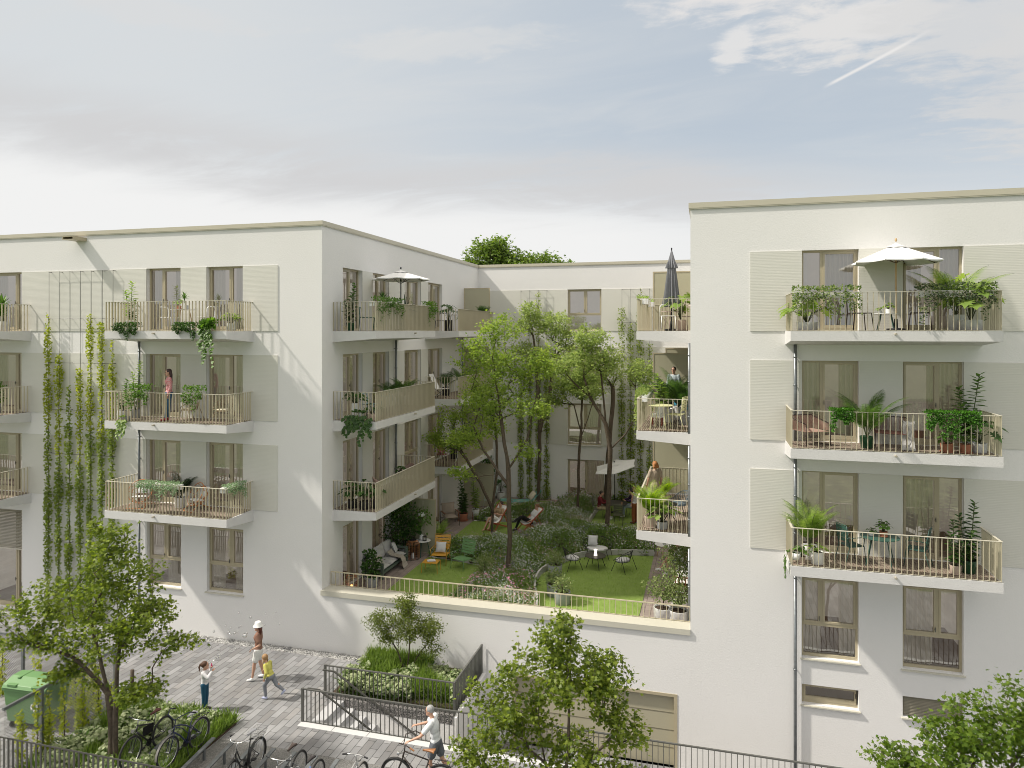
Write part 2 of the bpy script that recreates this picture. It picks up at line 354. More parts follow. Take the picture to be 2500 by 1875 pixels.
# cloud layers live on a plane overhead: (x/z, y/z)
zc_ = V('MAXIMUM', Z_, .03)
cv = nd(nt, 'ShaderNodeCombineXYZ'); lk(nt, V('DIVIDE', X_, V('ADD', zc_, .12)), cv.inputs[0]); lk(nt, V('DIVIDE', Y_, V('ADD', zc_, .12)), cv.inputs[1])
def noise(scale, det, loc, rot=0., st=(1, 1, 1), dist=0., rough=.5):
    mp = nd(nt, 'ShaderNodeMapping'); mp.inputs['Location'].default_value = loc; mp.inputs['Rotation'].default_value = (0, 0, rot); mp.inputs['Scale'].default_value = st
    lk(nt, cv.outputs[0], mp.inputs[0]); n = nd(nt, 'ShaderNodeTexNoise', Scale=scale, Detail=det, Roughness=rough, Distortion=dist); lk(nt, mp.outputs[0], n.inputs[0]); return n.outputs['Fac']
big = noise(.55, 5., (3.1, 1.7, 0), .4, (.6, 1.5, 1), .6)
fine = noise(1.6, 9., (1.3, 4.7, 0), .5, (.7, 1.8, 1), .8, .62)
puff = noise(11., 10., (7., 2., 0), 0, (1, 1.3, 1), .4, .62); mid_ = noise(4.5, 8., (2., 9., 0), .3, (.8, 1.5, 1), .6, .6)
base = mixc(.86, sk.outputs[0], (3.95, 4.4, 4.85, 1))
base = mixc(smooth(el, .28, .03), base, (5.6, 5.75, 5.8, 1))     # pale towards the horizon
base = mixc(V('MULTIPLY', smooth(azm, .05, -.75), .9), base, (5.1, 5.3, 5.42, 1))  # brighter on the sun side
hz = smooth(V('ADD', V('MULTIPLY', fine, .75), V('MULTIPLY', big, .35)), .46, .74)
c1 = mixc(V('MULTIPLY', hz, V('MULTIPLY_ADD', smooth(azm, .1, -.4), .3, .28)), base, (5.1, 5.2, 5.25, 1))
bc = V('ADD', V('MULTIPLY', azm, -.06), .185)       # long grey bank of cloud
low = smooth(V('SUBTRACT', bc, V('ADD', el, V('MULTIPLY', V('SUBTRACT', big, .5), .1))), -.02, .07)
c2 = mixc(V('MULTIPLY', low, smooth(azm, .5, -.2)), c1, (6.5, 6.5, 6.45, 1))
dd = V('ABSOLUTE', V('ADD', V('SUBTRACT', el, bc), V('ADD', V('MULTIPLY', V('SUBTRACT', big, .5), .14), V('MULTIPLY', V('SUBTRACT', fine, .5), .07))))
bank = V('MULTIPLY', smooth(dd, .062, .0), smooth(fine, .22, .55))
bank = V('MULTIPLY', bank, smooth(azm, .35, -.1))
c2 = mixc(V('MULTIPLY', bank, .95), c2, (4.75, 4.75, 4.8, 1))
def blob(a0, e0, ra, re, tilt=0.):
    da = V('SUBTRACT', azm, a0); de = V('SUBTRACT', el, e0); de = V('SUBTRACT', de, V('MULTIPLY', da, tilt))
    r = V('SQRT', V('ADD', V('POWER', V('ABSOLUTE', V('DIVIDE', da, ra)), 2.), V('POWER', V('ABSOLUTE', V('DIVIDE', de, re)), 2.)))
    r = V('ADD', r, V('MULTIPLY', V('SUBTRACT', puff, .5), 1.3)); r = V('ADD', r, V('MULTIPLY', V('SUBTRACT', mid_, .5), 2.2))
    return smooth(r, 1.15, .45)

for a0, e0, ra, re, ti, col, st in ((.05, .43, .15, .045, .0, (5.8, 5.65, 5.55), .9), (.035, .366, .034, .028, .5, (5.9, 5.8, 5.7), .8), (.17, .362, .12, .035, .0, (5.7, 5.6, 5.5), .9), (.30, .345, .12, .05, 0, (5.1, 5.1, 5.1), .8),
        (.40, .27, .14, .08, .0, (5.0, 5.0, 5.0), .8), (-.73, .378, .12, .016, 0, (5.2, 5.2, 5.2), .5), (-.38, .378, .15, .022, .05, (5.3, 5.3, 5.25), .55), (-.12, .20, .2, .035, -.1, (4.7, 4.7, 4.75), .5)):
    c2 = mixc(V('MULTIPLY', blob(a0, e0, ra, re, ti), st), c2, (*col, 1))
# vapour trail
ta = V('SUBTRACT', azm, .138); te = V('SUBTRACT', V('SUBTRACT', el, .3005), V('MULTIPLY', ta, .385))
trl = V('MULTIPLY', smooth(V('ABSOLUTE', te), .0035, .0), V('MULTIPLY', smooth(ta, -.001, .02), smooth(ta, .13, .08)))
c2 = mixc(V('MULTIPLY', trl, .95), c2, (6.1, 6.0, 5.9, 1))
below = smooth(el, .0, -.03)
c2 = mixc(smooth(el, .50, .75), c2, (11.0, 10.3, 9.3, 1))   # unseen sky overhead, added bright and warm to fill the courtyard with light
c2 = mixc(below, c2, (1.5, 1.45, 1.2, 1))
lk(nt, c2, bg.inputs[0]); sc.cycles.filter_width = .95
W.cycles.sampling_method = 'MANUAL'; W.cycles.sample_map_resolution = 512
sc.view_settings.view_transform = 'Standard'; sc.view_settings.look = 'None'; sc.view_settings.gamma = 1; sc.view_settings.exposure = .07

# ================================================================ ground
XL, XR, YW, YB, ZR = -12.2, -.52, 21., 37.4, 14.06
plaza = bricks('plaza_blocks', (.185, .185, .19), (.31, .31, .315), (.03, .03, .03), .62, .205, .007, third=(.86, .80, .74), stain=.3)
b = MB()
Z0 = 0
for x0, y0, x1, y1 in ((-60, 13.1, 30, 16.85), (-60, 16.85, -10.52, 20.62), (-60, 20.62, -10.9, 21.2), (-10.52, 16.9, -10.30, 20.62)):
    b.quad((x0, y0, Z0), (x1, y0, Z0), (x1, y1, Z0), (x0, y1, Z0))
struct(b.o('plaza_paving', plaza))
b = MB(); b.quad((-60, 20.62, .004), (-10.6, 20.62, .004), (-10.6, 21.0, .004), (-60, 21.0, .004))
gv = gravelm('facade_gravel', (.18, .18, .18), (.62, .61, .59), 30)
struct(b.o('gravel_strip', gv))
# loose pebbles give the strip its relief
n = 2600; pts = np.c_[rng.uniform(-24, -10.7, n), rng.uniform(20.64, 20.97, n), rng.uniform(.01, .03, n)]
o = scatter('pebbles', pts, rdir(n), rng.uniform(.02, .05, n), 'umbel', gravelm('pebble_stone', (.25, .25, .25), (.66, .65, .63), 3)); tag(o, 'loose grey and white pebbles along the foot of the facade', 'pebbles', kind='stuff')
b = MB(); b.quad((-12.1, 13.1, .004), (-7.0, 13.1, .004), (-7.0, 15.84, .004), (-12.1, 15.84, .004))
struct(b.o('gravel_bed', gravelm('grit', (.16, .155, .15), (.34, .335, .32), 60)))
b = MB(); x = -10.52
kb = mat('kerb_slab', (.55, .55, .55), .8, 0, .06, 1.5, .1, 60)
while x < 20: b.box(x, 16.85, -.3, min(x + .985, 20), 17.16, .012); x += 1.0
struct(b.o('kerb', kb))
# lower yard before the garage
b = MB(); b.quad((-10.4, 17.16, -2), (30, 17.16, -2), (30, 21.2, -2), (-10.4, 21.2, -2)); struct(b.o('lower_yard_paving', plaza))
b = MB(); b.box(-10.52, 18.36, -2.1, -6.6, 18.50, -.02); b.box(-6.74, 18.5, -2.1, -6.6, 21.0, -.02); b.box(-10.4, 17.02, -2.1, 30, 17.16, -.31)
tag(b.o('retaining_wall', stucco()), 'pale rendered retaining wall beside the outdoor stairs, holding up the planted bed', 'wall')
b = MB()
for i in range(12):
    x0 = -10.30 + i * .34; z1 = -.175 * i
    b.box(x0, 17.17, -2.22, x0 + .34, 18.355, z1 - .002)
tag(b.o('outdoor_stairs', mat('stair_concrete', (.47, .47, .48), .8, 0, .1, 3, .15)), 'concrete stairs going down between two grey railings to the garage yard', 'stairs')
# far ground: meadow, path and planting behind the viewer, seen in the window reflections
def groundm():
    m, nt, out = _tree('meadow'); p = nd(nt, 'ShaderNodeBsdfPrincipled'); p.inputs['Roughness'].default_value = .95; lk(nt, p.outputs[0], out.inputs[0])
    tc = nd(nt, 'ShaderNodeTexCoord'); n = nd(nt, 'ShaderNodeTexNoise', Scale=1.4, Detail=12., Roughness=.75); lk(nt, tc.outputs['Object'], n.inputs[0])
    cr = nt.nodes.new('ShaderNodeValToRGB'); cr.color_ramp.elements[0].color = (.025, .05, .012, 1); cr.color_ramp.elements[0].position = .42; cr.color_ramp.elements[1].color = (.09, .13, .035, 1); cr.color_ramp.elements[1].position = .56
    e = cr.color_ramp.elements.new(.66); e.color = (.30, .31, .20, 1)
    lk(nt, n.outputs['Fac'], cr.inputs[0]); lk(nt, cr.outputs[0], p.inputs[0]); return m
b = MB()
for x0, y0, x1, y1 in ((-900, -900, 900, 10.0), (-900, 10, -60, 900), (30, 10, 900, 900), (-60, 52, 30, 900)): b.quad((x0, y0, -.02), (x1, y0, -.02), (x1, y1, -.02), (x0, y1, -.02))
struct(b.o('meadow_ground', groundm()))
b = MB(); b.quad((-60, 10, -.012), (30, 10, -.012), (30, 13.1, -.012), (-60, 13.1, -.012)); struct(b.o('street_paving', plaza))
b = MB(); b.quad((-60, -3.5, -.012), (60, 1.5, -.012), (60, 4.0, -.012), (-60, -1.0, -.012)); struct(b.o('meadow_path', mat('path', (.42, .41, .39), .9, 0, .15, 2)))
# ================================================================ buildings
def glowing_room():
    m = mat('glowing_room_wall', (.66, .60, .53), .9); p = next(n for n in m.node_tree.nodes if n.type == 'BSDF_PRINCIPLED'); p.inputs['Emission Color'].default_value = (1, .91, .80, 1); p.inputs['Emission Strength'].default_value = .10; return m  # faint warm glow added to the walls themselves to brighten the windows, no lamp inside
cap_m = lambda: mat('capping_metal', (.52, .485, .385), .4, 0, .05, .6)
FL = {2: 4.45, 3: 7.45, 4: 10.45}
def wall_cells(b, frame, s0, s1, z0, z1, ops, depth=.22):
    """frame(s, d, z) -> world; ops = list of (sa, sb, za, zb)"""
    S_ = sorted({s0, s1, *[o[0] for o in ops], *[o[1] for o in ops]}); Z_ = sorted({z0, z1, *[o[2] for o in ops], *[o[3] for o in ops]})
    for i in range(len(S_) - 1):
        for j in range(len(Z_) - 1):
            sm, zm = (S_[i] + S_[i + 1]) / 2, (Z_[j] + Z_[j + 1]) / 2
            if any(o[0] < sm < o[1] and o[2] < zm < o[3] for o in ops): continue
            b.quad(frame(S_[i], 0, Z_[j]), frame(S_[i + 1], 0, Z_[j]), frame(S_[i + 1], 0, Z_[j + 1]), frame(S_[i], 0, Z_[j + 1]))
    for a, c, za, zb in ops:
        for p in (((a, 0, za), (a, depth, za), (a, depth, zb), (a, 0, zb)), ((c, 0, za), (c, depth, za), (c, depth, zb), (c, 0, zb)),
                  ((a, 0, zb), (a, depth, zb), (c, depth, zb), (c, 0, zb)), ((a, 0, za), (a, depth, za), (c, depth, za), (c, 0, za))):
            b.quad(*[frame(*q) for q in p])
FR_S = lambda Y: (lambda s, d, z: (s, Y + d, z))            # faces the viewer
FR_L = lambda s, d, z: (XL - d, s, z)                       # left wing court side
FR_R = lambda s, d, z: (XR + d, s, z)                       # right wing court side
WC = {}
RNDW = random.Random(3)
def window(parent, loc, rz, w, h, split=.5, transom=None, sill=False, curtain='both', door='r', room=True):
    """x along the wall, y inwards, z up, origin at the lower left of the opening (outer wall face)"""
    key = (round(w, 2), round(h, 2), split, transom, sill, curtain, door)
    if key not in WC:
        D = .14; f = .055; b = MB()
        b.box(0, D, 0, f, D + .08, h); b.box(w - f, D, 0, w, D + .08, h); b.box(f, D, h - f, w - f, D + .08, h); b.box(f, D, 0, w - f, D + .08, f + .02)
        zt = 0 if transom is None else transom
        if transom is not None: b.box(f, D, transom - .04, w - f, D + .08, transom + .04)
        xm = w * split; b.box(xm - .035, D, (zt + .04 if transom is not None else f + .02), xm + .035, D + .08, h - f)
        panes = []
        zl = zt + .04 if transom is not None else f + .02
        g = .05
        for (a, c, sash) in ((f, xm - .035, door in 'lb'), (xm + .035, w - f, door in 'rb')):
            if sash:
                y = D - .012
                b.box(a, y, zl, a + g, y + .07, h - f); b.box(c - g, y, zl, c, y + .07, h - f); b.box(a + g, y, h - f - g, c - g, y + .07, h - f); b.box(a + g, y, zl, c - g, y + .07, zl + (g if transom else .09))
                panes.append((a + g, c - g, zl + g, h - f - g))
            else: panes.append((a, c, zl, h - f))
        if transom is not None: panes.append((f, w - f, f + .02, transom - .04))
        fm = b
        p = MB()
        for a, c, z0, z1 in panes: p.quad((a, D + .04, z0), (c, D + .04, z0), (c, D + .04, z1), (a, D + .04, z1))
        cu = None
        if curtain != 'none':
            cu = MB()
            spans = {'both': ((.02, .36), (.68, .98)), 'left': ((.02, .55),), 'right': ((.45, .98),), 'full': ((.03, .97),)}[curtain]
            for q0, q1 in spans:
                x0, x1 = w * q0, w * q1; nn = int((x1 - x0) * 60); prev = None; ph = RNDW.random() * 6
                for k in range(nn + 1):
                    x = x0 + (x1 - x0) * k / nn; y = D + .16 + .04 * math.sin(k * .95 + ph + .8 * math.sin(k * .23))
                    cur = (x, y)
                    if prev: cu.quad((prev[0], prev[1], .06), (cur[0], cur[1], .06), (cur[0], cur[1], h), (prev[0], prev[1], h))
                    prev = cur
        rm = MB(); e = .45; rd = 3.2
        x0, x1, y0, y1, z0, z1 = -e, w + e, D + .1, rd, 0.0, h + .25
        rm.cur = 0
        rm.quad((x0, y1, z0), (x1, y1, z0), (x1, y1, z1), (x0, y1, z1)); rm.quad((x0, y0, z0), (x0, y1, z0), (x0, y1, z1), (x0, y0, z1)); rm.quad((x1, y0, z0), (x1, y1, z0), (x1, y1, z1), (x1, y0, z1)); rm.quad((x0, y0, z1), (x1, y0, z1), (x1, y1, z1), (x0, y1, z1))
        rm.cur = 1; rm.quad((x0, y0, z0), (x1, y0, z0), (x1, y1, z0), (x0, y1, z0))
        sl = None
        if sill: sl = MB(); sl.box(-.04, -.07, -.045, w + .04, D, -.012)
        hd = MB()
        hx = xm + .06 if door == 'r' else xm - .06
        hd.bar((hx, D - .05, 1.0 if h > 2.1 else h * .5), (hx, D - .05, 1.12 if h > 2.1 else h * .5 + .12), .018); hd.bar((hx, D - .05, 1.06 if h > 2.1 else h * .5 + .06), (hx, D, 1.06 if h > 2.1 else h * .5 + .06), .02)
        WC[key] = (fm, p, cu, rm, sl, hd, {})
    fm, p, cu, rm, sl, hd, M = WC[key]
    def mk(nm, bb, m, par, sm=False):
        if nm in M: o = bpy.data.objects.new(nm, M[nm]); COL.objects.link(o); o.parent = par; KIDS.setdefault(par.name, []).append(o); return o
        o = bb.o(nm, m, par, sm); M[nm] = o.data; return o
    o = mk('window', fm, champ(), parent); w0 = wl(parent) ; o.location = Vector(loc) - w0; o.rotation_euler = (0, 0, rz)
    mk('pane', p, glassm(), o)
    if cu: mk('curtain', cu, sheer(), o, True)
    if room: mk('room_interior', rm, [glowing_room(), mat('room_floor', (.16, .09, .05), .6)], o)
    if sl: mk('sill', sl, mat('sill_metal', (.56, .54, .46), .35, 0, .03), o)
    mk('handle', hd, dksteel(), o)
    return o
BC = {}
def balcony(parent, loc, rz, L, D=1.4, spout=None):
    """x along the wall, outwards = -y, top of slab at z = 0"""
    key = (L, D, spout)
    if key not in BC:
        b = MB(); t, tw = .25, .37
        b.add([(0, 0, -tw), (L, 0, -tw), (L, -D, -t), (0, -D, -t), (0, 0, 0), (L, 0, 0), (L, -D, 0), (0, -D, 0)], [(0, 1, 2, 3), (7, 6, 5, 4), (2, 6, 7, 3)[::-1], (0, 3, 7, 4)[::-1], (1, 5, 6, 2)[::-1]])
        dk = MB(); dk.quad((.06, -.005, .012), (L - .06, -.005, .012), (L - .06, -D + .06, .012), (.06, -D + .06, .012))
        r = MB(); H = .97; i = .035
        n = round((L - .07) / .125)
        for k in range(n + 1): x = i + (L - 2 * i) * k / n; r.box(x - .006, -D + .012, .015, x + .006, -D + .058, H)
        n = round((D - .05) / .125)
        for k in range(1, n + 1):
            y = -D + i + (D - i) * k / n - .01
            for x in (i, L - i): r.box(x - .024, y - .006, .015, x + .024, y + .006, H)
        tr = MB(); tr.box(.008, -D + .008, H, L - .008, -D + .062, H + .012); tr.box(.008, -D + .062, H, .062, 0, H + .012); tr.box(L - .062, -D + .062, H, L - .008, 0, H + .012)
        tr.box(.012, -D + .018, .015, L - .012, -D + .052, .025)
        sp = MB(); 
        if spout: sp.tube([(L * spout, -D + .02, -.07), (L * spout, -D - .09, -.075)], .028, 10)
        BC[key] = (b, dk, r, tr, sp, {})
    b, dk, r, tr, sp, M = BC[key]
    def mk(nm, bb, m, par):
        if nm in M: o = bpy.data.objects.new(nm, M[nm]); COL.objects.link(o); o.parent = par; KIDS.setdefault(par.name, []).append(o); return o
        o = bb.o(nm, m, par); M[nm] = o.data; return o
    o = mk('balcony', b, conc(), parent); o.location = Vector(loc) - wl(parent); o.rotation_euler = (0, 0, rz)
    mk('deck', dk, bricks('deck_tiles', (.34, .27, .21), (.46, .38, .30), (.10, .07, .05), .12, .06, .012, rot=0, bump=.5), o); mk('railing', r, rail_m(), o); mk('top_rail', tr, mat('rail_cap', (.60, .56, .46), .35, .1, .03), o)
    if spout: mk('water_spout', sp, mat('spout', (.45, .41, .33), .4, .2), o)
    return o
# ---- left building: south front + court side
LB = root('apartment_building', 'white rendered block on the left with stacked balconies, climbing plants on its front', 'building', (-18, 21, 0))
b = MB()
ops = []
WL = []
cols = [(-26.9, -24.68), (-19.09, -17.66), (-16.61, -15.17)]
for fl, z in FL.items():
    for k, (a, c) in enumerate(cols): ops.append((a, c, z, z + 2.2)); WL.append((a, z, c - a, 2.2, k, fl))
for k, (a, c) in enumerate(cols[1:]): ops.append((a, c, 1.55, 3.75)); WL.append((a, 1.55, c - a, 2.2, k + 1, 1))
ops.append((-26.9, -24.68, .1, 3.78)); 
wall_cells(b, FR_S(21), -42, XL, -2.1, 13.93, ops)
opsL = []
cw = [(22.39, 23.81), (24.64, 26.07), (27.55, 29.32), (30.16, 31.96)]
for z in (1.5, 4.45, 7.45, 10.45):
    for k, (a, c) in enumerate(cw):
        zz = 0.75 if (k == 2 and z in (7.45, 4.45)) else 0.02
        zz = .02 if z in (7.45, 4.45) and k == 2 else zz
        opsL.append((a, c, z + zz, z + 2.2))
wall_cells(b, FR_L, 21, YB, 1.45, 13.93, opsL)
b.quad((-42, 21, 13.5), (XL, 21, 13.5), (XL, 50, 13.5), (-42, 50, 13.5)); b.quad((-42, 50, 0), (XL, 50, 0), (XL, 50, 13.93), (-42, 50, 13.93)); b.quad((-42, 21, 0), (-42, 50, 0), (-42, 50, 13.93), (-42, 21, 13.93))
b.o('wall', stucco(), LB, world=True)
b = MB()    # metal parapet capping
b.box(-42, 20.95, 13.93, XL + .05, 21.3, 14.06); b.box(XL - .3, 21.3, 13.93, XL + .05, YB + .05, 14.06); b.box(-42, 20.956, 13.90, XL + .044, 20.975, 13.93); b.box(XL + .024, 20.975, 13.90, XL + .044, YB - .05, 13.93)
b.o('parapet_capping', cap_m(), LB, world=True)
b = MB()    # combed render bands
P = .022
def bands(par_, frame, s0, s1, ops, zs, sgn=-1):
    for z in zs:
        z0, z1 = z + .0, z + 2.2
        cuts = sorted({s0, s1, *[o[0] for o in ops if o[3] > z0 and o[2] < z1 and s0 < o[0] < s1], *[o[1] for o in ops if o[3] > z0 and o[2] < z1 and s0 < o[1] < s1]})
        for i in range(len(cuts) - 1):
            m = (cuts[i] + cuts[i + 1]) / 2; hole = [o for o in ops if o[0] < m < o[1] and o[3] > z0 + .1 and o[2] < z1 - .1]
            zz1 = z1 if not hole else None
            segs = [(z0, z1)] if not hole else ([(z0, hole[0][2] - .05)] if hole[0][2] - .05 > z0 + .05 else [])
            for q0, q1 in segs:
                A = [frame(cuts[i], -P, q0), frame(cuts[i + 1], -P, q0), frame(cuts[i + 1], -P, q1), frame(cuts[i], -P, q1)]; B = [frame(cuts[i], .01, q0), frame(cuts[i + 1], .01, q0), frame(cuts[i + 1], .01, q1), frame(cuts[i], .01, q1)]
                b = MB(); b.add(A + B, [(0, 1, 2, 3), (0, 4, 5, 1), (1, 5, 6, 2), (2, 6, 7, 3), (3, 7, 4, 0)]); b.o('combed_render_band', ribbed(), par_, world=True)
bands(LB, FR_S(21), -30, -13.83, ops, FL.values())
bands(LB, FR_L, 22.39, 31.96, opsL, FL.values())
CUR = ['both', 'left', 'right', 'full', 'both', 'right', 'left', 'both', 'none']
for i, (a, z, w, h, k, fl) in enumerate(WL):
    if fl == 1: window(LB, (a, 21.0, z), 0, w, h, .5 if k == 1 else .62, .92, True, CUR[(i * 2) % 8], 'b')
    else: window(LB, (a, 21.0, z), 0, w, h, .40 if k == 1 else (.62 if k == 2 else .83), None, False, CUR[(i * 3 + 1) % 9], 'r' if k == 1 else 'l')
window(LB, (-26.9, 21., .1), 0, 2.22, 3.68, .84, None, True, 'none', 'l')
b = MB()
for k in range(26):
    z = 3.74 - k * .055; b.add([(-26.86, 21.03, z), (-24.70, 21.03, z), (-24.70, 21.09, z + .022), (-26.86, 21.09, z + .022)], [(0, 1, 2, 3)])
b.bar((-26.86, 21.06, 2.31), (-24.70, 21.06, 2.31), .06, .04)
b.o('venetian_blind', mat('blind', (.55, .52, .44), .45), LB, world=True)
for zi, z in enumerate((1.5, 4.45, 7.45, 10.45)):
    for k, (a, c) in enumerate(cw):
        window(LB, (XL, a, z + .02), PI / 2, c - a, 2.18, .5 if k != 0 else .52, (.8 if (k == 2 and z in (7.45, 4.45)) else None), k == 2 and z in (7.45, 4.45), CUR[(zi * 4 + k * 3) % 8], 'lrbr'[k])
for z in FL.values():
    balcony(LB, (-19.52, 21, z), 0, 4.75, 1.4, .42); balcony(LB, (-29.6, 21, z), 0, 5.36, 1.4, .42)
    balcony(LB, (XL, 21.7, z), PI / 2, 5.3, 1.6, .6); balcony(LB, (XL, 29.8, z), PI / 2, 5.2, 1.6, .6)
def pipe(parent, x, y, segs, off):
    b = MB()
    for z0, z1 in segs:
        b.tube([(x, y, z0), (x, y, z1)], .042, 12)
        for zz in (z0 + .5, (z0 + z1) / 2 + .2, z1 - .35): b.tube([(x, y, zz - .02), (x, y, zz + .02)], .052, 12); b.bar((x, y, zz), (x + off[0], y + off[1], zz), .02)
    b.o('drainpipe', galv(), parent, True, world=True)
pipe(LB, -19.32, 20.9, ((0, 4.1), (4.46, 7.1), (7.46, 10.1)), (0, .1))
pipe(LB, XL + .1, 26.55, ((1.5, 4.1), (4.46, 7.1), (7.46, 10.1)), (-.1, 0)); pipe(LB, XL + .1, 34.6, ((4.46, 7.1), (7.46, 10.1)), (-.1, 0))
b = MB(); b.box(-22.16, 20.42, 13.70, -21.72, 21.0, 13.72); b.box(-22.16, 20.42, 13.80, -21.72, 21, 13.82); b.box(-22.18, 20.42, 13.70, -22.16, 21, 13.82); b.box(-21.72, 20.42, 13.70, -21.70, 21, 13.82)
b.o('overflow_spout', champ(), LB, world=True)
b = MB(); b.box(XL + .01, 24.15, 3.55, XL + .12, 24.27, 3.72)
b.o('wall_lamp', dksteel(), LB, world=True)
# privacy screens standing at the far ends of the balconies and between the terraces
scm = mat('screen_panel', (.40, .38, .27), .55, 0, .04, 1)
def screen(parent, x0, x1, y, z0, z1):
    b = MB(); b.box(x0 + .045, y - .008, z0 + .04, x1 - .045, y + .008, z1 - .045)
    o = b.o('privacy_screen', scm, parent, world=True); b = MB()
    b.box(x0, y - .02, z0, x0 + .045, y + .02, z1); b.box(x1 - .045, y - .02, z0, x1, y + .02, z1); b.box(x0 + .045, y - .02, z1 - .045, x1 - .045, y + .02, z1)
    b.o('screen_frame', champ(), o, world=True)
for z in FL.values(): screen(LB, XL + .05, XL + 1.45, 34.95, z + .02, z + 2.2)
screen(LB, XL + .03, XL + 1.62, 27.02, 1.5, 3.7); screen(LB, XL + .03, XL + 1.62, 35.0, 1.5, 3.7)
# ---- rear building
RB = root('rear_building', 'white rendered rear wing closing the courtyard, one window per floor between wire trellises', 'building', (-6.3, YB, 1.5))
b = MB(); ops = [(-7.22, -5.43, z + .02, z + 2.2) for z in FL.values()] + [(-7.22, -5.3, 1.52, 3.7)]
wall_cells(b, FR_S(YB), XL, XR, 1.45, 13.93, ops)
b.quad((XL, YB, 13.5), (XR, YB, 13.5), (XR, 50, 13.5), (XL, 50, 13.5)); b.quad((XL, 50, 0), (XR, 50, 0), (XR, 50, 13.93), (XL, 50, 13.93))
b.o('wall', stucco(), RB, world=True)
b = MB(); b.box(XL + .05, YB - .05, 13.93, XR - .05, YB + .3, 14.06); b.box(XL + .05, YB - .044, 13.9, XR - .05, YB - .025, 13.93); b.o('parapet_capping', cap_m(), RB, world=True)
bands(RB, FR_S(YB), XL + .01, XR - .01, ops, FL.values())
for i, (a, c, z0, z1) in enumerate(ops): window(RB, (a, YB, z0), 0, c - a, z1 - z0, .52, .85 if z0 > 4 else None, z0 > 4, ('right', 'none', 'none', 'right')[i], 'b' if z0 > 4 else 'l')
# ---- right building
TB = root('apartment_building', 'white rendered block on the right, closest to the viewer, three stacked balconies on its front', 'building', (4, 21, 0))
b = MB(); ops = []; WR = []
for fl, z in FL.items():
    for k, (a, c) in enumerate(((2.43, 3.85), (4.91, 6.33))): ops.append((a, c, z, z + 2.2)); WR.append((a, z, c - a, 2.2, k, fl))
for k, (a, c) in enumerate(((2.43, 3.85), (4.91, 6.33))): ops.append((a, c, 1.57, 3.75)); WR.append((a, 1.57, c - a, 2.18, k, 1)); ops.append((a, c, .30, .84))
wall_cells(b, FR_S(21), XR, 24, -2.1, 14.05, ops)
opsR = [(a, c, z + .02, z + 2.2) for z in (1.5, 4.45, 7.45, 10.45) for a, c in cw]
wall_cells(b, FR_R, 21, 50, 1.45, 14.05, opsR)
b.quad((XR, 21, 13.6), (24, 21, 13.6), (24, 50, 13.6), (XR, 50, 13.6)); b.quad((XR, 50, 0), (24, 50, 0), (24, 50, 13.93), (XR, 50, 13.93)); b.quad((24, 21, 0), (24, 50, 0), (24, 50, 13.93), (24, 21, 13.93))
b.o('wall', stucco(), TB, world=True)
b = MB(); b.box(XR - .05, 20.95, 13.93, 24, 21.3, 14.08); b.box(XR - .05, 21.3, 13.93, XR + .3, 50, 14.08); b.box(XR - .044, 20.956, 13.90, 24, 20.975, 13.93); b.o('parapet_capping', cap_m(), TB, world=True)
bands(TB, FR_S(21), 1.09, 16, ops, FL.values()); bands(TB, FR_R, 22.39, 31.96, opsR, FL.values())
for i, (a, z, w, h, k, fl) in enumerate(WR):
    if fl == 1: window(TB, (a, 21, z), 0, w, h, .36 if k == 0 else .60, .88, True, 'both' if k == 0 else 'left', 'b')
    else: window(TB, (a, 21, z), 0, w, h, .36 if k == 0 else .61, None, False, (('right', 'both'), ('both', 'right'), ('none', 'left'))[4 - fl][k], 'rl'[k])
for zi, z in enumerate((1.5, 4.45, 7.45, 10.45)):
    for k, (a, c) in enumerate(cw): window(TB, (XR, c, z + .02), -PI / 2, c - a, 2.18, .5, None, False, CUR[(zi + k) % 8], 'r')
# cellar window and ventilation grille
w = window(TB, (2.43, 21, .30), 0, 1.42, .54, .9999, None, True, 'none', 'l')
b = MB()
for k in range(13): z = .33 + k * .038; b.add([(4.95, 21.06, z), (6.29, 21.06, z), (6.29, 21.10, z + .03), (4.95, 21.10, z + .03)], [(0, 1, 2, 3)])
b.box(4.91, 21.11, .3, 6.33, 21.12, .84); o = b.o('ventilation_grille', mat('grille', (.33, .30, .23), .5), TB, world=True)
b = MB(); b.box(4.87, 20.93, .255, 6.37, 21.1, .288); b.o('sill', mat('sill_metal', (.56, .54, .46), .35, 0, .03), o, world=True)
for z in FL.values():
    balcony(TB, (2.0, 21, z), 0, 4.75, 1.4, .51)
    balcony(TB, (XR, 27.1, z), -PI / 2, 5.25, 1.6, .4)
    balcony(TB, (XR, 35.0, z), -PI / 2, 5.2, 1.6, .4)
    screen(TB, XR - 1.5, XR - .03, 27.06, z + .02, z + 2.2); screen(TB, XR - 1.5, XR - .03, 34.96, z + .02, z + 2.2)
pipe(TB, 2.25, 20.9, ((-2, 4.1), (4.46, 7.1), (7.46, 10.1)), (0, .1)); pipe(TB, XR - .045, 21.6, ((1.5, 4.1), (4.46, 7.1), (7.46, 10.1)), (.1, 0))
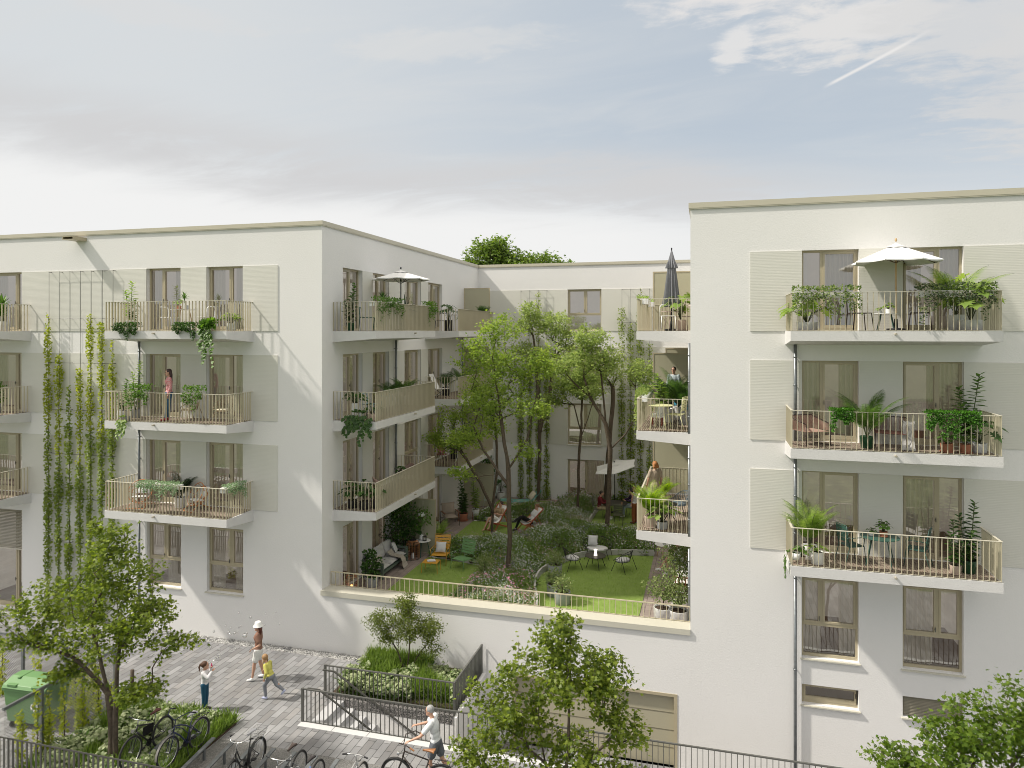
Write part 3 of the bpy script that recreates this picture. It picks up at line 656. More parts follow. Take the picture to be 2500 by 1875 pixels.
# ---- podium wall under the courtyard
PB = root('podium_wall', 'low white rendered podium wall below the courtyard, with metal coping and sectional garage door', 'wall', (-6.3, 21, 0))
b = MB(); wall_cells(b, FR_S(21.001), XL, XR, -2.1, 1.86, [(-5.76, -.88, -2.0, .10)], .18); b.o('wall', stucco(), PB, world=True)
b = MB(); b.box(XL - .02, 20.945, 1.84, XR, 21.56, 2.0); b.box(XL, 21.2, 1.5, XR, 21.5, 1.84); b.o('coping', mat('coping_metal', (.58, .56, .48), .33, .1, .04, spec=.6), PB, world=True)
b = MB(); b.box(-5.66, 21.12, -2., -.98, 21.14, .02)
gd = b.o('garage_door', mat('garage_panel', (.40, .37, .27), .45, 0, .05, 1), PB, world=True)
b = MB()
for z in (-1.50, -1.0, -.5): b.box(-5.66, 21.112, z - .008, -.98, 21.121, z + .008)
b.o('panel_joint', mat('joint', (.16, .145, .10), .6), gd, world=True)
b = MB(); b.box(-5.76, 20.985, -2, -5.66, 21.16, .10); b.box(-.98, 20.985, -2, -.88, 21.16, .10); b.box(-5.66, 20.985, .02, -.98, 21.16, .10); b.o('door_frame', champ(), gd, world=True)
def picket(name, label, pts, z0, H, sp, m, bw=.012, bd=.04, posts=(), base=0.):
    """flat-bar railing along a polyline"""
    r = root(name, label, 'railing' if 'rail' in name else 'fence', (pts[0][0], pts[0][1], z0)); b = MB()
    tr = MB()
    for (xa, ya), (xb, yb) in zip(pts, pts[1:]):
        L = math.hypot(xb - xa, yb - ya); n = max(1, round(L / sp)); dx, dy = (xb - xa) / L, (yb - ya) / L; nx, ny = -dy, dx
        for k in range(n + 1):
            x, y = xa + (xb - xa) * k / n, ya + (yb - ya) * k / n
            q = [(x + dx * s * bw / 2 + nx * t * bd / 2, y + dy * s * bw / 2 + ny * t * bd / 2) for s, t in ((-1, -1), (1, -1), (1, 1), (-1, 1))]
            b.prism(q, z0 + base, z0 + H - .012)
        tr.bar((xa, ya, z0 + H), (xb, yb, z0 + H), bd + .008, .03); tr.bar((xa, ya, z0 + base + .02), (xb, yb, z0 + base + .02), bd - .006, .012)
    b.o('bars', m, r, world=True); tr.o('top_rail', m, r, world=True)
    if posts:
        for x, y in posts: p = MB(); p.box(x - .03, y - .03, z0, x + .03, y + .03, z0 + H + .02); p.o('post', m, r, world=True)
    return r
picket('courtyard_railing', 'low beige bar railing on the coping along the front edge of the courtyard', [(XL + .05, 21.5), (XR - .03, 21.5)], 2.0, .45, .165, rail_m(), .014, .03)
# ================================================================ plants
G_MAPLE = lambda: leafmat('maple_leaf', (.25, .31, .042), (.07, .115, .016), .45)
G_COURT = lambda: leafmat('court_tree_leaf', (.34, .43, .085), (.15, .235, .04), .5)
G_DARK = lambda: leafmat('dark_leaf', (.075, .15, .03), (.03, .075, .018), .35)
G_MID = lambda: leafmat('mid_leaf', (.14, .24, .05), (.06, .125, .025), .4)
G_LIGHT = lambda: leafmat('light_leaf', (.30, .40, .09), (.15, .25, .05), .45)
G_PALE = lambda: leafmat('pale_variegated_leaf', (.34, .38, .17), (.12, .19, .05), .4)
G_LIME = lambda: leafmat('lime_climber_leaf', (.42, .45, .06), (.22, .28, .04), .5)
G_CLIMB = lambda: leafmat('climber_leaf', (.31, .37, .07), (.13, .20, .035), .42)
G_SEDUM = lambda: leafmat('sedum_head', (.44, .48, .28), (.22, .28, .13), .3)
G_GRASS = lambda: leafmat('grass_blade', (.22, .31, .06), (.09, .15, .03), .45)
def tree(name, label, base, trunks, crowns, ntar, lper, lsize, kind, lm, seed=1, sig=.22, step=.4, tmax=.12, group=None, flat=.55, tipr=.006, barkm=None, cat='tree'):
    """trunks: polylines relative to base; crowns: (cx, cy, cz, rx, ry, rz, weight)"""
    R_ = random.Random(seed); rt = root(name, label, cat, base, 0, group)
    P_ = []; par = []; ntar = int(ntar * 1.12); lper = int(lper * 1.15)
    for tk in trunks:
        prev = -1; last = None
        for p in tk:
            p = Vector(p)
            if last is not None:
                n = max(1, int((p - last).length / step))
                for k in range(1, n + 1):
                    q = last.lerp(p, k / n) + Vector((R_.uniform(-.02, .02), R_.uniform(-.02, .02), 0)) * (1 if k < n else 0); P_.append(q); par.append(prev); prev = len(P_) - 1
            else:
                hit = next((i for i, q in enumerate(P_) if (q - p).length < .05), None)
                if hit is None: P_.append(p); par.append(-1); prev = len(P_) - 1
                else: prev = hit
            last = p
    ntr = len(P_)
    T = []; wt = [c[6] for c in crowns]
    while len(T) < ntar:
        c = R_.choices(crowns, wt)[0]
        d = Vector((R_.gauss(0, 1), R_.gauss(0, 1), R_.gauss(0, 1))).normalized() * (R_.random() ** .42)
        T.append(Vector((c[0] + d.x * c[3], c[1] + d.y * c[4], c[2] + d.z * c[5])))
    b0 = P_[0]; T.sort(key=lambda t: (t - P_[ntr - 1]).length); tips = []
    arr = np.array([tuple(p) for p in P_])
    for t in T:
        tv = np.array(tuple(t)); dv = arr - tv; dist = np.sqrt((dv ** 2).sum(1)) + np.maximum(dv[:, 2] + .15, 0) * 2.5 + np.maximum(1.0 - (arr[:, 2] - b0.z), 0) * 1.
        i = int(dist.argmin()); p = P_[i]; L = (t - p).length; n = max(1, int(L / step)); prev = i; new = []
        for k in range(1, n + 1):
            q = p.lerp(t, k / n); q.z += .10 * L * math.sin(PI * k / n) * .4 - .06 * L * math.sin(PI * k / n)
            if k < n: q += Vector((R_.gauss(0, 1), R_.gauss(0, 1), R_.gauss(0, 1))) * step * .16
            P_.append(q); par.append(prev); prev = len(P_) - 1; new.append(tuple(q))
        arr = np.vstack([arr, np.array(new)]); tips.append((prev, i))
    n = len(P_); ch = [[] for _ in range(n)]
    for i, p in enumerate(par):
        if p >= 0: ch[p].append(i)
    rad = [0.] * n
    for i in range(n - 1, -1, -1): rad[i] = (sum(rad[c] ** 2.2 for c in ch[i]) ** (1 / 2.2) if ch[i] else tipr)
    mx = max(rad); pw = math.log(tmax / tipr) / math.log(max(mx / tipr, 1.5))
    rad = [tipr * (r / tipr) ** pw for r in rad]
    b = MB(); done = [False] * n
    for i in range(n):
        if done[i] or (par[i] >= 0 and False): continue
        chain = [i]; start = par[i]; done[i] = True; j = i
        while ch[j]:
            j = max(ch[j], key=lambda c: rad[c])
            if done[j]: break
            done[j] = True; chain.append(j)
        pts = [P_[k] for k in chain]; rr = [rad[k] for k in chain]
        if start >= 0: pts = [P_[start]] + pts; rr = [rr[0]] + rr
        else: pts = [pts[0] - Vector((0, 0, .15))] + pts; rr = [rr[0] * 1.35] + rr; rr[1] *= 1.12
        if len(pts) > 1: b.tube(pts, rr, 9 if rr[0] > .05 else (6 if rr[0] > .02 else 4))
    b.o('trunk', barkm or bark(), rt, True)
    A = []; 
    for (ti, si) in tips:
        p = P_[ti]; q = P_[par[ti]]
        m = max(3, int(R_.gauss(lper, lper * .3)))
        for _ in range(m):
            s = R_.random() ** .7; c = q.lerp(p, s); A.append((c.x + R_.gauss(0, sig), c.y + R_.gauss(0, sig), c.z + R_.gauss(0, sig * flat) - .02))
    A = np.array(A); N = len(A)
    ctr = np.array([np.mean([c[0] for c in crowns]), np.mean([c[1] for c in crowns]), 0])
    out = A - ctr; out[:, 2] = 0; out /= np.linalg.norm(out, axis=1)[:, None] + .3
    D = out * .5 + rng.normal(size=(N, 3)) * .6; D[:, 2] -= .25
    U = rng.normal(size=(N, 3)) * .45; U[:, 2] += 1
    scatter('crown', A, D, rng.uniform(.7, 1.25, N) * lsize, kind, lm, rt, U)
    return rt
def climber(label, x, y, z0, z1, dens, m, w=.13, top=None, group=None, seed=0, back=1):
    R_ = random.Random(seed); rt = root('climbing_plant', label, 'climbing plant', (x, y, z0), 0, group)
    H = z1 - z0; b = MB(); pts = []; z = 0
    while z < H: pts.append((R_.uniform(-.025, .025), -.03 + R_.uniform(-.02, .01), z)); z += .22
    b.tube(pts, [.016 * (1 - .6 * i / len(pts)) for i in range(len(pts))], 5); b.o('stem', bark(), rt, True)
    A = []; z = .05; ph = R_.random() * 10
    while z < H:
        f = .5 + .5 * math.sin(z * 2.3 + ph) * math.sin(z * .9 + ph * 2); f = max(.12, f + .25) * (1 if z < H - .5 else .6)
        if not top and R_.random() < .06: z += .12
        ww = w * (.6 + .7 * f) * (1.15 if z < 1.5 else 1)
        for _ in range(int(dens * 1.35 * f * (1.25 if z < H * .5 else 1))):
            a = R_.uniform(0, 2 * PI); r = ww * R_.random() ** .6
            A.append((r * math.cos(a), min(.08, -.05 + r * math.sin(a) * .8), z + R_.uniform(-.04, .04)))
        z += .05
    A = np.array(A); N = len(A); D = A.copy(); D[:, 2] = rng.normal(size=N) * .12; D += rng.normal(size=(N, 3)) * .08; D[:, 1] -= .05
    U = rng.normal(size=(N, 3)) * .5; U[:, 2] += .8; U[:, 1] -= .5
    sel = A[:, 2] > H * .62 if top else np.zeros(N, bool)
    S_ = rng.uniform(.055, .10, N)
    if top and sel.any():
        scatter('foliage', A[~sel], D[~sel], S_[~sel], 'maple', m, rt, U[~sel]); o = scatter('sunlit_young_shoots', A[sel], D[sel], S_[sel], 'maple', top, rt, U[sel])  # upper leaves lime: new growth, plus sunlight put into their colour
    else: scatter('foliage', A, D, S_, 'maple', m, rt, U)
    return rt
def trellis(label, xs, y, z0, z1, zs, wall_y, name='wire_trellis'):
    r = root(name, label, 'trellis', (xs[0], y, z0)); b = MB()
    for x in xs: b = MB(); b.tube([(x, y, z0), (x, y, z1)], .007, 5); b.o('cable', dksteel(), r, world=True)
    pass
    b = MB()
    for z in zs: b = MB(); b.tube([(xs[0], y, z), (xs[-1], y, z)], .006, 5); b.o('cross_wire', dksteel(), r, world=True)
    b = MB()
    for x in xs:
        for z in zs: b.tube([(x, y - .01, z), (x, wall_y, z)], .011, 6)
    b.o('stand_off', dksteel(), r, world=True)
    return r
# ---- potted plants
def frondset(nf, L, h0, droop, seed, leafL=.2, lean=.55, dens=27):
    R_ = random.Random(seed); P, D, U, Z, b = [], [], [], [], MB()
    for i in range(nf):
        az_ = 2 * PI * i / nf + R_.uniform(-.35, .35); le = lean * R_.uniform(.35, 1.25); LL = L * R_.uniform(.7, 1.1)
        pts = []; x = y = 0; z = 0; th = PI / 2 - le; q = Vector((0, 0, 0)); n = 10
        for k in range(n + 1):
            pts.append(q.copy()); q = q + Vector((math.cos(az_) * math.cos(th), math.sin(az_) * math.cos(th), math.sin(th))) * LL / n; th -= 1.3 / n * (.3 + 1.4 * k / n)
        b.tube(pts, [.010 - .0008 * k for k in range(n + 1)], 4)
        side = Vector((-math.sin(az_), math.cos(az_), 0)); m = int(dens * LL)
        for k in range(m):
            t = .22 + .78 * k / m; f = t * n; j = min(int(f), n - 1); p = pts[j].lerp(pts[j + 1], f - j); fw = (pts[j + 1] - pts[j]).normalized(); up = side.cross(fw)
            ll = leafL * math.sin(PI * min(1, .12 + t * .9)) ** .6
            for s in (1, -1):
                d = side * s + fw * .75 + Vector((0, 0, -.12)) + up * .1; P.append(tuple(p)); D.append(tuple(d)); U.append(tuple(-up if up.z < 0 else up)); Z.append(ll)
    return P, D, U, Z, b
def potted(name, label, loc, kind, pot=(.18, .32, 'w'), h=1., spread=.4, m=None, seed=0, group=None, n=None, cat='plant', leaf=None, rz=0):
    rt = root(name, label, cat, loc, rz, group); R_ = random.Random(seed * 7 + 3)
    top = 0
    if pot:
        r, ph, pm = pot[:3]; pmat = {'w': white, 'g': potc, 't': terra, 'b': blk, 'k': lambda: mat('green_glazed_pot', (.012, .06, .025), .12, 0, .1), 'p': lambda: mat('pale_clay', (.50, .40, .33), .8, 0, .08, 4, .2), 'm': lambda: mat('white_marble_pot', (.62, .62, .62), .5, 0, .25, 9)}[pm]()
        b = MB(); tp = .82 if pm in 'tpk' else .96
        foot = pot[3] if len(pot) > 3 else 0
        b.lathe([(r * tp * .95, foot), (r * tp, foot + .01), (r, ph * .985 + foot), (r, ph + foot), (r * .9, ph + foot), (r * .88, ph * .86 + foot)], 18)
        po = b.o('pot', pmat, rt, True); po.data.polygons.foreach_set('use_smooth', [False] * len(po.data.polygons)) if False else None
        if pm in 'tp': b = MB(); b.lathe([(r * 1.0, 0), (r * 1.12, .03), (r * 1.02, .03), (r, .012)], 18); b.o('saucer', pmat, rt, True)
        if foot:
            b = MB()
            for k in range(3): a = k * 2.1; b.bar((r * math.cos(a), r * math.sin(a), 0), (r * math.cos(a), r * math.sin(a), ph * .55 + foot), .025)
            b.o('stand', mat('walnut', (.20, .08, .035), .5), rt)
        top = ph * .87 + foot
        b = MB(); b.lathe([(r * .9, top - .02), (r * .9, top + .005)], 14); b.o('soil', soil(), rt)
    m = m or G_MID()
    sb = MB(); H = h
    if kind == 'palm':
        P, D, U, Z, sb = frondset(n or 13, H, top, .78, seed, leaf or .24, spread)
        P = [(p[0], p[1], p[2] + top) for p in P]; sb.v = [(a, b_, c + top) for a, b_, c in sb.v]
        scatter('fronds', P, D, Z, 'blade2', m, rt, U)
    elif kind == 'sword':
        nn = n or 18; P, D, U, Z = [], [], [], []
        for k in range(nn):
            a = 2.4 * k + R_.uniform(-.3, .3); e = R_.uniform(.25, 1.35); l = H * R_.uniform(.75, 1.1)
            for s in range(6):
                t = s / 6; rr = l * t; P.append((rr * math.cos(a) * math.cos(e), rr * math.sin(a) * math.cos(e), top + rr * math.sin(e) - .35 * l * t * t * math.cos(e)))
                D.append((math.cos(a) * math.cos(e), math.sin(a) * math.cos(e), math.sin(e) - .7 * t * math.cos(e))); U.append((-math.cos(a) * math.sin(e), -math.sin(a) * math.sin(e), math.cos(e) + .2)); Z.append(l * .26 * (1.0 if s < 5 else .9))
        scatter('leaves', P, D, Z, 'strap', m, rt, U)
    elif kind == 'dracaena':
        P, D, U, Z = [], [], [], []
        for s_ in range(n or 2):
            hh = H * (1 - .3 * s_); px, py = R_.uniform(-.05, .05), R_.uniform(-.05, .05); sb.tube([(px, py, top), (px * 2, py * 2, top + hh * .7)], .016, 6)
            for k in range(26):
                a = 2.4 * k; e = .1 + 1.3 * k / 26; P.append((px * 2, py * 2, top + hh * (.6 + .18 * k / 26))); D.append((math.cos(a) * math.cos(e), math.sin(a) * math.cos(e), math.sin(e) * .9)); U.append((0, 0, 1)); Z.append(spread * R_.uniform(.8, 1.1))
        scatter('leaves', P, D, Z, 'strap', m, rt, U)
    elif kind == 'big':
        nn = n or 14; P, D, U, Z = [], [], [], []
        for k in range(nn):
            a = 2.4 * k + R_.uniform(-.4, .4); f = R_.uniform(.25, 1) ; rr = spread * f; zz = H * (1.1 - .55 * f * f) * R_.uniform(.65, 1.1)
            p = Vector((rr * math.cos(a), rr * math.sin(a), top + zz)); sb.tube([(0, 0, top - .02), (p.x * .35, p.y * .35, top + zz * .65), tuple(p)], .007, 4)
            P.append(tuple(p)); D.append((math.cos(a), math.sin(a), -.45 + R_.uniform(-.3, .3))); U.append((math.cos(a) * .45, math.sin(a) * .45, 1)); Z.append((leaf or .26) * R_.uniform(.7, 1.15))
        scatter('leaves', P, D, Z, 'monstera' if name == 'monstera' else 'heart', m, rt, U)
    elif kind == 'stem':
        P, D, U, Z = [], [], [], []
        for s_ in range(n or 2):
            a0 = 2.1 * s_ + seed; tx, ty = spread * .5 * math.cos(a0), spread * .5 * math.sin(a0); hh = H * (1 - .22 * s_)
            sb.tube([(0, 0, top - .02), (tx * .6, ty * .6, top + hh * .5), (tx, ty, top + hh)], .011, 5)
            kk = int(hh * 34)
            for k in range(kk):
                t = .12 + .88 * k / kk; a = 2.4 * k + R_.uniform(-.3, .3); e = -.15 + .9 * t ** 3
                P.append((tx * t, ty * t, top + hh * t)); D.append((math.cos(a), math.sin(a), e)); U.append((-math.cos(a) * e, -math.sin(a) * e, 1)); Z.append((leaf or .17) * R_.uniform(.8, 1.15) * (1.1 - .5 * t ** 4))
        scatter('leaves', P, D, Z, 'oval', m, rt, U)
    elif kind in ('bush', 'ball'):
        nn = n or 700; zc_ = top + H * (.62 if kind == 'ball' else .5); rz_ = H * (.38 if kind == 'ball' else .5)
        sb.tube([(0, 0, top - .02), (.01, .02, zc_)], .02, 6)
        for k in range(9): a = 2.4 * k; sb.tube([(0, 0, top + (H * .25 if kind == 'ball' else 0)), (spread * .7 * math.cos(a), spread * .7 * math.sin(a), zc_ + R_.uniform(-.2, .5) * rz_)], .007, 4)
        d = rng.normal(size=(nn, 3)); d /= np.linalg.norm(d, axis=1)[:, None]; rr = rng.random(nn) ** .38
        lump = 1 + .22 * np.sin(d[:, 0] * 5 + seed) * np.cos(d[:, 1] * 6) + .15 * np.sin(d[:, 2] * 8 + seed)
        A = d * rr[:, None] * lump[:, None] * np.array([spread, spread, rz_]) + np.array([0, 0, zc_])
        D = d + rng.normal(size=(nn, 3)) * .6; U = rng.normal(size=(nn, 3)) * .6; U[:, 2] += 1
        scatter('leaves', A, D, rng.uniform(.6, 1.2, nn) * (leaf or .075), 'oval', m, rt, U)
    if sb.v: sb.o('stems', mat('green_stem', (.10, .12, .05), .7) if kind not in ('bush', 'ball') else bark(), rt, True)
    return rt
SH['blade2'] = (np.array([(-.03, 0, 0), (.03, 0, 0), (.045, .45, .02), (-.045, .45, .02), (0, 1, -.12)], float), [(0, 1, 2, 3), (3, 2, 4)])
SH['strap'] = (np.array([(-.12, 0, 0), (.12, 0, 0), (.11, .6, .0), (-.11, .6, .0), (.03, 1.15, -.06), (-.03, 1.15, -.06), (0, 0, -.03), (0, .6, -.04)], float), [(0, 6, 7, 3), (6, 1, 2, 7), (3, 7, 5), (7, 2, 4), (7, 4, 5)])
SH['monstera'] = (np.array([(0, .08, 0), (.22, -.12, .03), (.46, .02, .03), (.22, .18, .0), (.56, .22, .02), (.25, .34, 0), (.56, .46, -.02), (.24, .52, -.02), (.44, .74, -.06), (.18, .72, -.04), (0, 1.05, -.16),
                            (-.18, .72, -.04), (-.44, .74, -.06), (-.24, .52, -.02), (-.56, .46, -.02), (-.25, .34, 0), (-.56, .22, .02), (-.22, .18, 0), (-.46, .02, .03), (-.22, -.12, .03), (0, .5, -.05)], float),
                  [(0, 1, 2, 3), (3, 4, 5), (5, 6, 7), (7, 8, 9), (0, 3, 5, 20), (5, 7, 9, 20), (9, 10, 20), (20, 10, 11), (11, 12, 13), (13, 14, 15), (15, 16, 17), (17, 18, 19, 0), (20, 11, 13, 15), (20, 15, 17, 0)])
def hanging_box(label, p, along, L, drop, m, dens=420, seed=1, box=True, size=.05, out=(0, -1, 0), up=.10, name='planter_box', kind='oval', group=None, thick=.12):
    """window box on a rail: p = top centre of the rail, along = unit direction"""
    rt = root(name, label, 'planter', p, 0, group); al = Vector(along); ou = Vector(out); R_ = random.Random(seed)
    if box:
        b = MB(); a = -al * L / 2 - ou * .17; c = al * L / 2 - ou * .17
        b.bar(a + Vector((0, 0, -.08)), c + Vector((0, 0, -.08)), .17, .16); b.bar(-al * L * .3 + Vector((0, 0, .0)), -al * L * .3 - ou * .12, .02); b.bar(al * L * .3, al * L * .3 - ou * .12, .02)
        b.o('box', white(), rt)
    N = int(dens * L * 1.5); A = []; D = []; size *= 1.12
    for k in range(N):
        s = R_.uniform(-.5, .5) * L * 1.04; q = R_.random()
        ln = drop * (.55 + .45 * math.sin(s * 7 + seed) * math.sin(s * 3.1 + seed * 2)) * (.75 + .25 * math.sin(s * 23))
        if q < .38: z = up * R_.random() ** .7; d = R_.uniform(-.25, .10)
        else: z = .03 - max(ln, drop * .25) * R_.random() ** .85; d = R_.uniform(.02, thick) 
        v = al * s + ou * d; A.append((v.x, v.y, z)); w = ou * R_.uniform(.2, 1) + al * R_.gauss(0, .6); D.append((w.x, w.y, R_.uniform(-.9, .3) if z < 0 else R_.uniform(-.2, 1)))
    U = rng.normal(size=(N, 3)) * .5 + np.array([ou.x, ou.y, .7])
    scatter('foliage', A, D, rng.uniform(.6, 1.3, N) * size, kind, m, rt, U)
    return rt
def vine(label, p, spread, drop, m, n=6, seed=1, size=.1, al=(1, 0, 0), ou=(0, -1, 0), group=None, potm='w', name='trailing_plant'):
    rt = root(name, label, 'plant', p, 0, group); R_ = random.Random(seed); al, ou = Vector(al), Vector(ou); A, D, U, Z = [], [], [], []; b = MB()
    pb = MB(); pb.lathe([(.10, -.12), (.12, .05), (.11, .05), (.10, -.02)], 12, -ou.x * .16, -ou.y * .16, .0); pb.o('pot', {'w': white, 't': terra, 'g': potc}[potm](), rt, True)
    for k in range(n):
        s = (k / (n - 1) - .5) * spread if n > 1 else 0; dr = drop * R_.uniform(.45, 1.05); pts = []
        for j in range(12):
            t = j / 11; q = al * (s * min(1, t * 3) + .04 * math.sin(j * 1.3 + k)) + ou * (-.14 + .24 * min(1, t * 4)) + Vector((0, 0, .08 * math.sin(min(1, t * 4) * PI) - dr * max(0, t - .18) / .82)); pts.append(q)
            for _ in range(2):
                A.append(tuple(q)); w = ou * R_.uniform(.1, .8) + al * R_.gauss(0, .8); D.append((w.x, w.y, -.7 if t > .2 else .2)); U.append((ou.x, ou.y, .5 if t > .2 else 1.5)); Z.append(size * R_.uniform(.6, 1.15))
        b.tube(pts, .004, 3)
    b.o('stems', mat('green_stem', (.10, .12, .05), .7), rt); scatter('leaves', A, D, Z, 'heart', m, rt, U)
    return rt
# ================================================================ furniture
def pm(name, c, r=.45): return mat(name, c, r, 0, .04, 3)
def slat_chair(name, label, loc, rz, m, arms=True, low=False, group=None, cat='chair'):
    """faces -y; slatted metal"""
    r = root(name, label, cat, loc, rz, group); sh, w, d = (.36, .60, .56) if low else (.45, .44, .44)
    tilt = .26 if low else .12; bh = .50 if low else .42; n = 6
    b = MB()
    for k in range(n): y = -d / 2 + (k + .5) * d / n; b.box(-w / 2 + .02, y - d / n * .42, sh - .01 - (.03 * k / n if low else 0), w / 2 - .02, y + d / n * .42, sh + .006 - (.03 * k / n if low else 0))
    b.o('seat', m, r)
    b = MB(); nb = 5 if low else 4
    for k in range(nb):
        t = (k + .5) / nb; z = sh + .10 + t * bh; y = d / 2 + (t * bh + .1) * math.tan(tilt)
        b.bar((-w / 2 + .02, y, z), (w / 2 - .02, y, z), .014, bh / nb * .8, up=(0, math.sin(tilt), math.cos(tilt)))
    b.o('backrest', m, r)
    for s in (-1, 1):
        x = s * w / 2; yt = d / 2 + (bh + .16) * math.tan(tilt); b = MB(); b.tube([(x, -d / 2 - .05, 0), (x, -d / 2, sh - .01), (x, d / 2, sh - .01)], .011, 6); b.o('leg', m, r, True)
        b = MB(); b.tube([(x, d / 2 + .10, 0), (x, d / 2 - .02, sh - .03)], .011, 6); b.tube([(x, d / 2 - .02, sh - .03), (x, yt, sh + bh + .12)], .011, 6); b.o('leg', m, r, True)
        if arms:
            b = MB(); b.tube([(x, -d / 2 + .02, sh), (x * 1.06, -d / 2 + .0, sh + .20), (x * 1.06, -d / 2 + .08, sh + .23), (x, d / 2 + .06, sh + .22)], .011, 6); b.o('armrest', m, r, True)
    b = MB(); b.tube([(-w / 2, yt, sh + bh + .12), (w / 2, yt, sh + bh + .12)], .011, 6); b.o('top_rail', m, r)
    return r
def footstool(name, label, loc, rz, m):
    r = root(name, label, 'footstool', loc, rz); b = MB()
    for k in range(5): y = -.24 + (k + .5) * .096; b.box(-.29, y - .042, .36, .29, y + .042, .376)
    b.o('seat', m, r)
    for sx in (-1, 1):
        for sy in (-1, 1): b = MB(); b.tube([(sx * .30, sy * .24, 0), (sx * .285, sy * .235, .365)], .011, 6); b.o('leg', m, r)
    return r
def roundtable(name, label, loc, R, h, mt, ml, legs=4, thick=.02, group=None, splay=1., rz=0):
    r = root(name, label, 'table', loc, rz, group); b = MB(); b.lathe([(R * .97, h - thick), (R, h - thick * .6), (R, h), ], 28); b.o('tabletop', mt, r)
    for k in range(legs):
        a = 2 * PI * k / legs + .5; b = MB(); b.tube([(R * .92 * splay * math.cos(a), R * .92 * splay * math.sin(a), 0), (R * .55 * math.cos(a), R * .55 * math.sin(a), h - thick)], .013 if legs == 4 else .017, 6); b.o('leg', ml, r)
    return r
def pedestal(name, label, loc, R, h, mt, ml):
    r = root(name, label, 'table', loc); b = MB(); b.lathe([(R, h - .02), (R, h)], 28); b.o('tabletop', mt, r); b = MB(); b.tube([(0, 0, .3), (0, 0, h - .02)], .018, 8); b.o('column', ml, r)
    for k in range(3): a = k * 2.094 + .4; b = MB(); b.tube([(0, 0, .32), (.24 * math.cos(a), .24 * math.sin(a), 0)], .012, 6); b.o('leg', ml, r)
    return r
def parasol(name, label, loc, R, h, mc, mp, tilt=0, rz=0, ribs=8, closed=False, drop=.28, vent=True):
    r = root(name, label, 'parasol', loc, rz); b = MB(); b.tube([(0, 0, 0), (0, 0, h - .02)], .022, 8); b.o('pole', mp, r)
    b = MB(); b.lathe([(.22, 0), (.22, .05), (.05, .07), (.04, .30), (.025, .30)], 16); b.o('base', blk(), r, True)
    ct = MB(); n = ribs; rot = Matrix.Rotation(tilt, 3, 'Y'); hub = Vector((0, 0, h))
    if closed:
        m_ = 26
        def ring(z, rr, am): return [(rr * (1 + am * math.cos(k * PI)) * math.cos(2 * PI * k / m_), rr * (1 + am * math.cos(k * PI)) * math.sin(2 * PI * k / m_), z) for k in range(m_)]
        for prof in (((h, .012, 0), (h - .35, .10, .12), (h - .58, .16, .3)), ((h - .45, .10, .1), (h - .9, .145, .22), (h - 1.4, .19, .25), (h - 1.80, .25, .3))):
            vs = []; [vs.extend(ring(*p)) for p in prof]; ct.add(vs, [(i * m_ + k, i * m_ + (k + 1) % m_, (i + 1) * m_ + (k + 1) % m_, (i + 1) * m_ + k) for i in range(len(prof) - 1) for k in range(m_)])
        ct.o('canopy', mc, r); b = MB(); b.ell((0, 0, h + .03), (.025, .025, .04)); b.o('finial', blk(), r); return r
    vs = []; sub = 4
    for j in range(7):
        t = j / 6
        for k in range(n * sub):
            a = 2 * PI * k / (n * sub); fr = (k % sub) / sub; sag = 1 - .045 * math.sin(PI * fr) * t; rr = R * t * sag * (1 - (1 - math.cos(PI / n)) * math.sin(PI * fr)); 
            vs.append(hub + rot @ Vector((rr * math.cos(a), rr * math.sin(a), -drop * R * t - .02 * math.sin(PI * fr) * t)))
    N = n * sub; ct.add(vs, [(j * N + k, j * N + (k + 1) % N, (j + 1) * N + (k + 1) % N, (j + 1) * N + k) for j in range(6) for k in range(N)])
    # valance
    e = len(ct.v) - N; vv = [Vector(v) + Vector((0, 0, -.03)) for v in ct.v[e:]]; nb = len(ct.v); ct.add(vv, []); ct.f += [(e + k, e + (k + 1) % N, nb + (k + 1) % N, nb + k) for k in range(N)]; ct.mi += [0] * N
    can = ct.o('canopy', mc, r)
    if vent:
        vb = MB(); vs = [hub + rot @ Vector((0, 0, .03))] + [hub + rot @ Vector((R * .24 * math.cos(2 * PI * k / 16), R * .24 * math.sin(2 * PI * k / 16), -drop * R * .24 + .02)) for k in range(16)]; vb.add(vs, [(0, 1 + k, 1 + (k + 1) % 16) for k in range(16)]); vb.o('vent_cap', mc, can)
    for k in range(n):
        a = 2 * PI * k / n; b = MB(); b.bar(hub + rot @ Vector((0, 0, -.03)), hub + rot @ Vector((R * math.cos(a), R * math.sin(a), -drop * R - .025)), .012); rb = b.o('rib', blk() if mp is not M_WOOD() else M_WOOD2(), r)
        b = MB(); b.bar(Vector((0, 0, h - .48)) if tilt == 0 else hub + rot @ Vector((0, 0, -.45)), hub + rot @ Vector((R * .52 * math.cos(a), R * .52 * math.sin(a), -drop * R * .5 - .03)), .010); b.o('strut', blk() if mp is not M_WOOD() else M_WOOD2(), rb)
    b = MB(); b.ell(hub + rot @ Vector((0, 0, .11)), (.03, .03, .05)); b.o('finial', mp, r)
    return r
M_WOOD = lambda: mat('ash_wood', (.52, .36, .19), .55, 0, .15, 6)
M_WOOD2 = lambda: mat('dark_rib', (.09, .035, .025), .5)
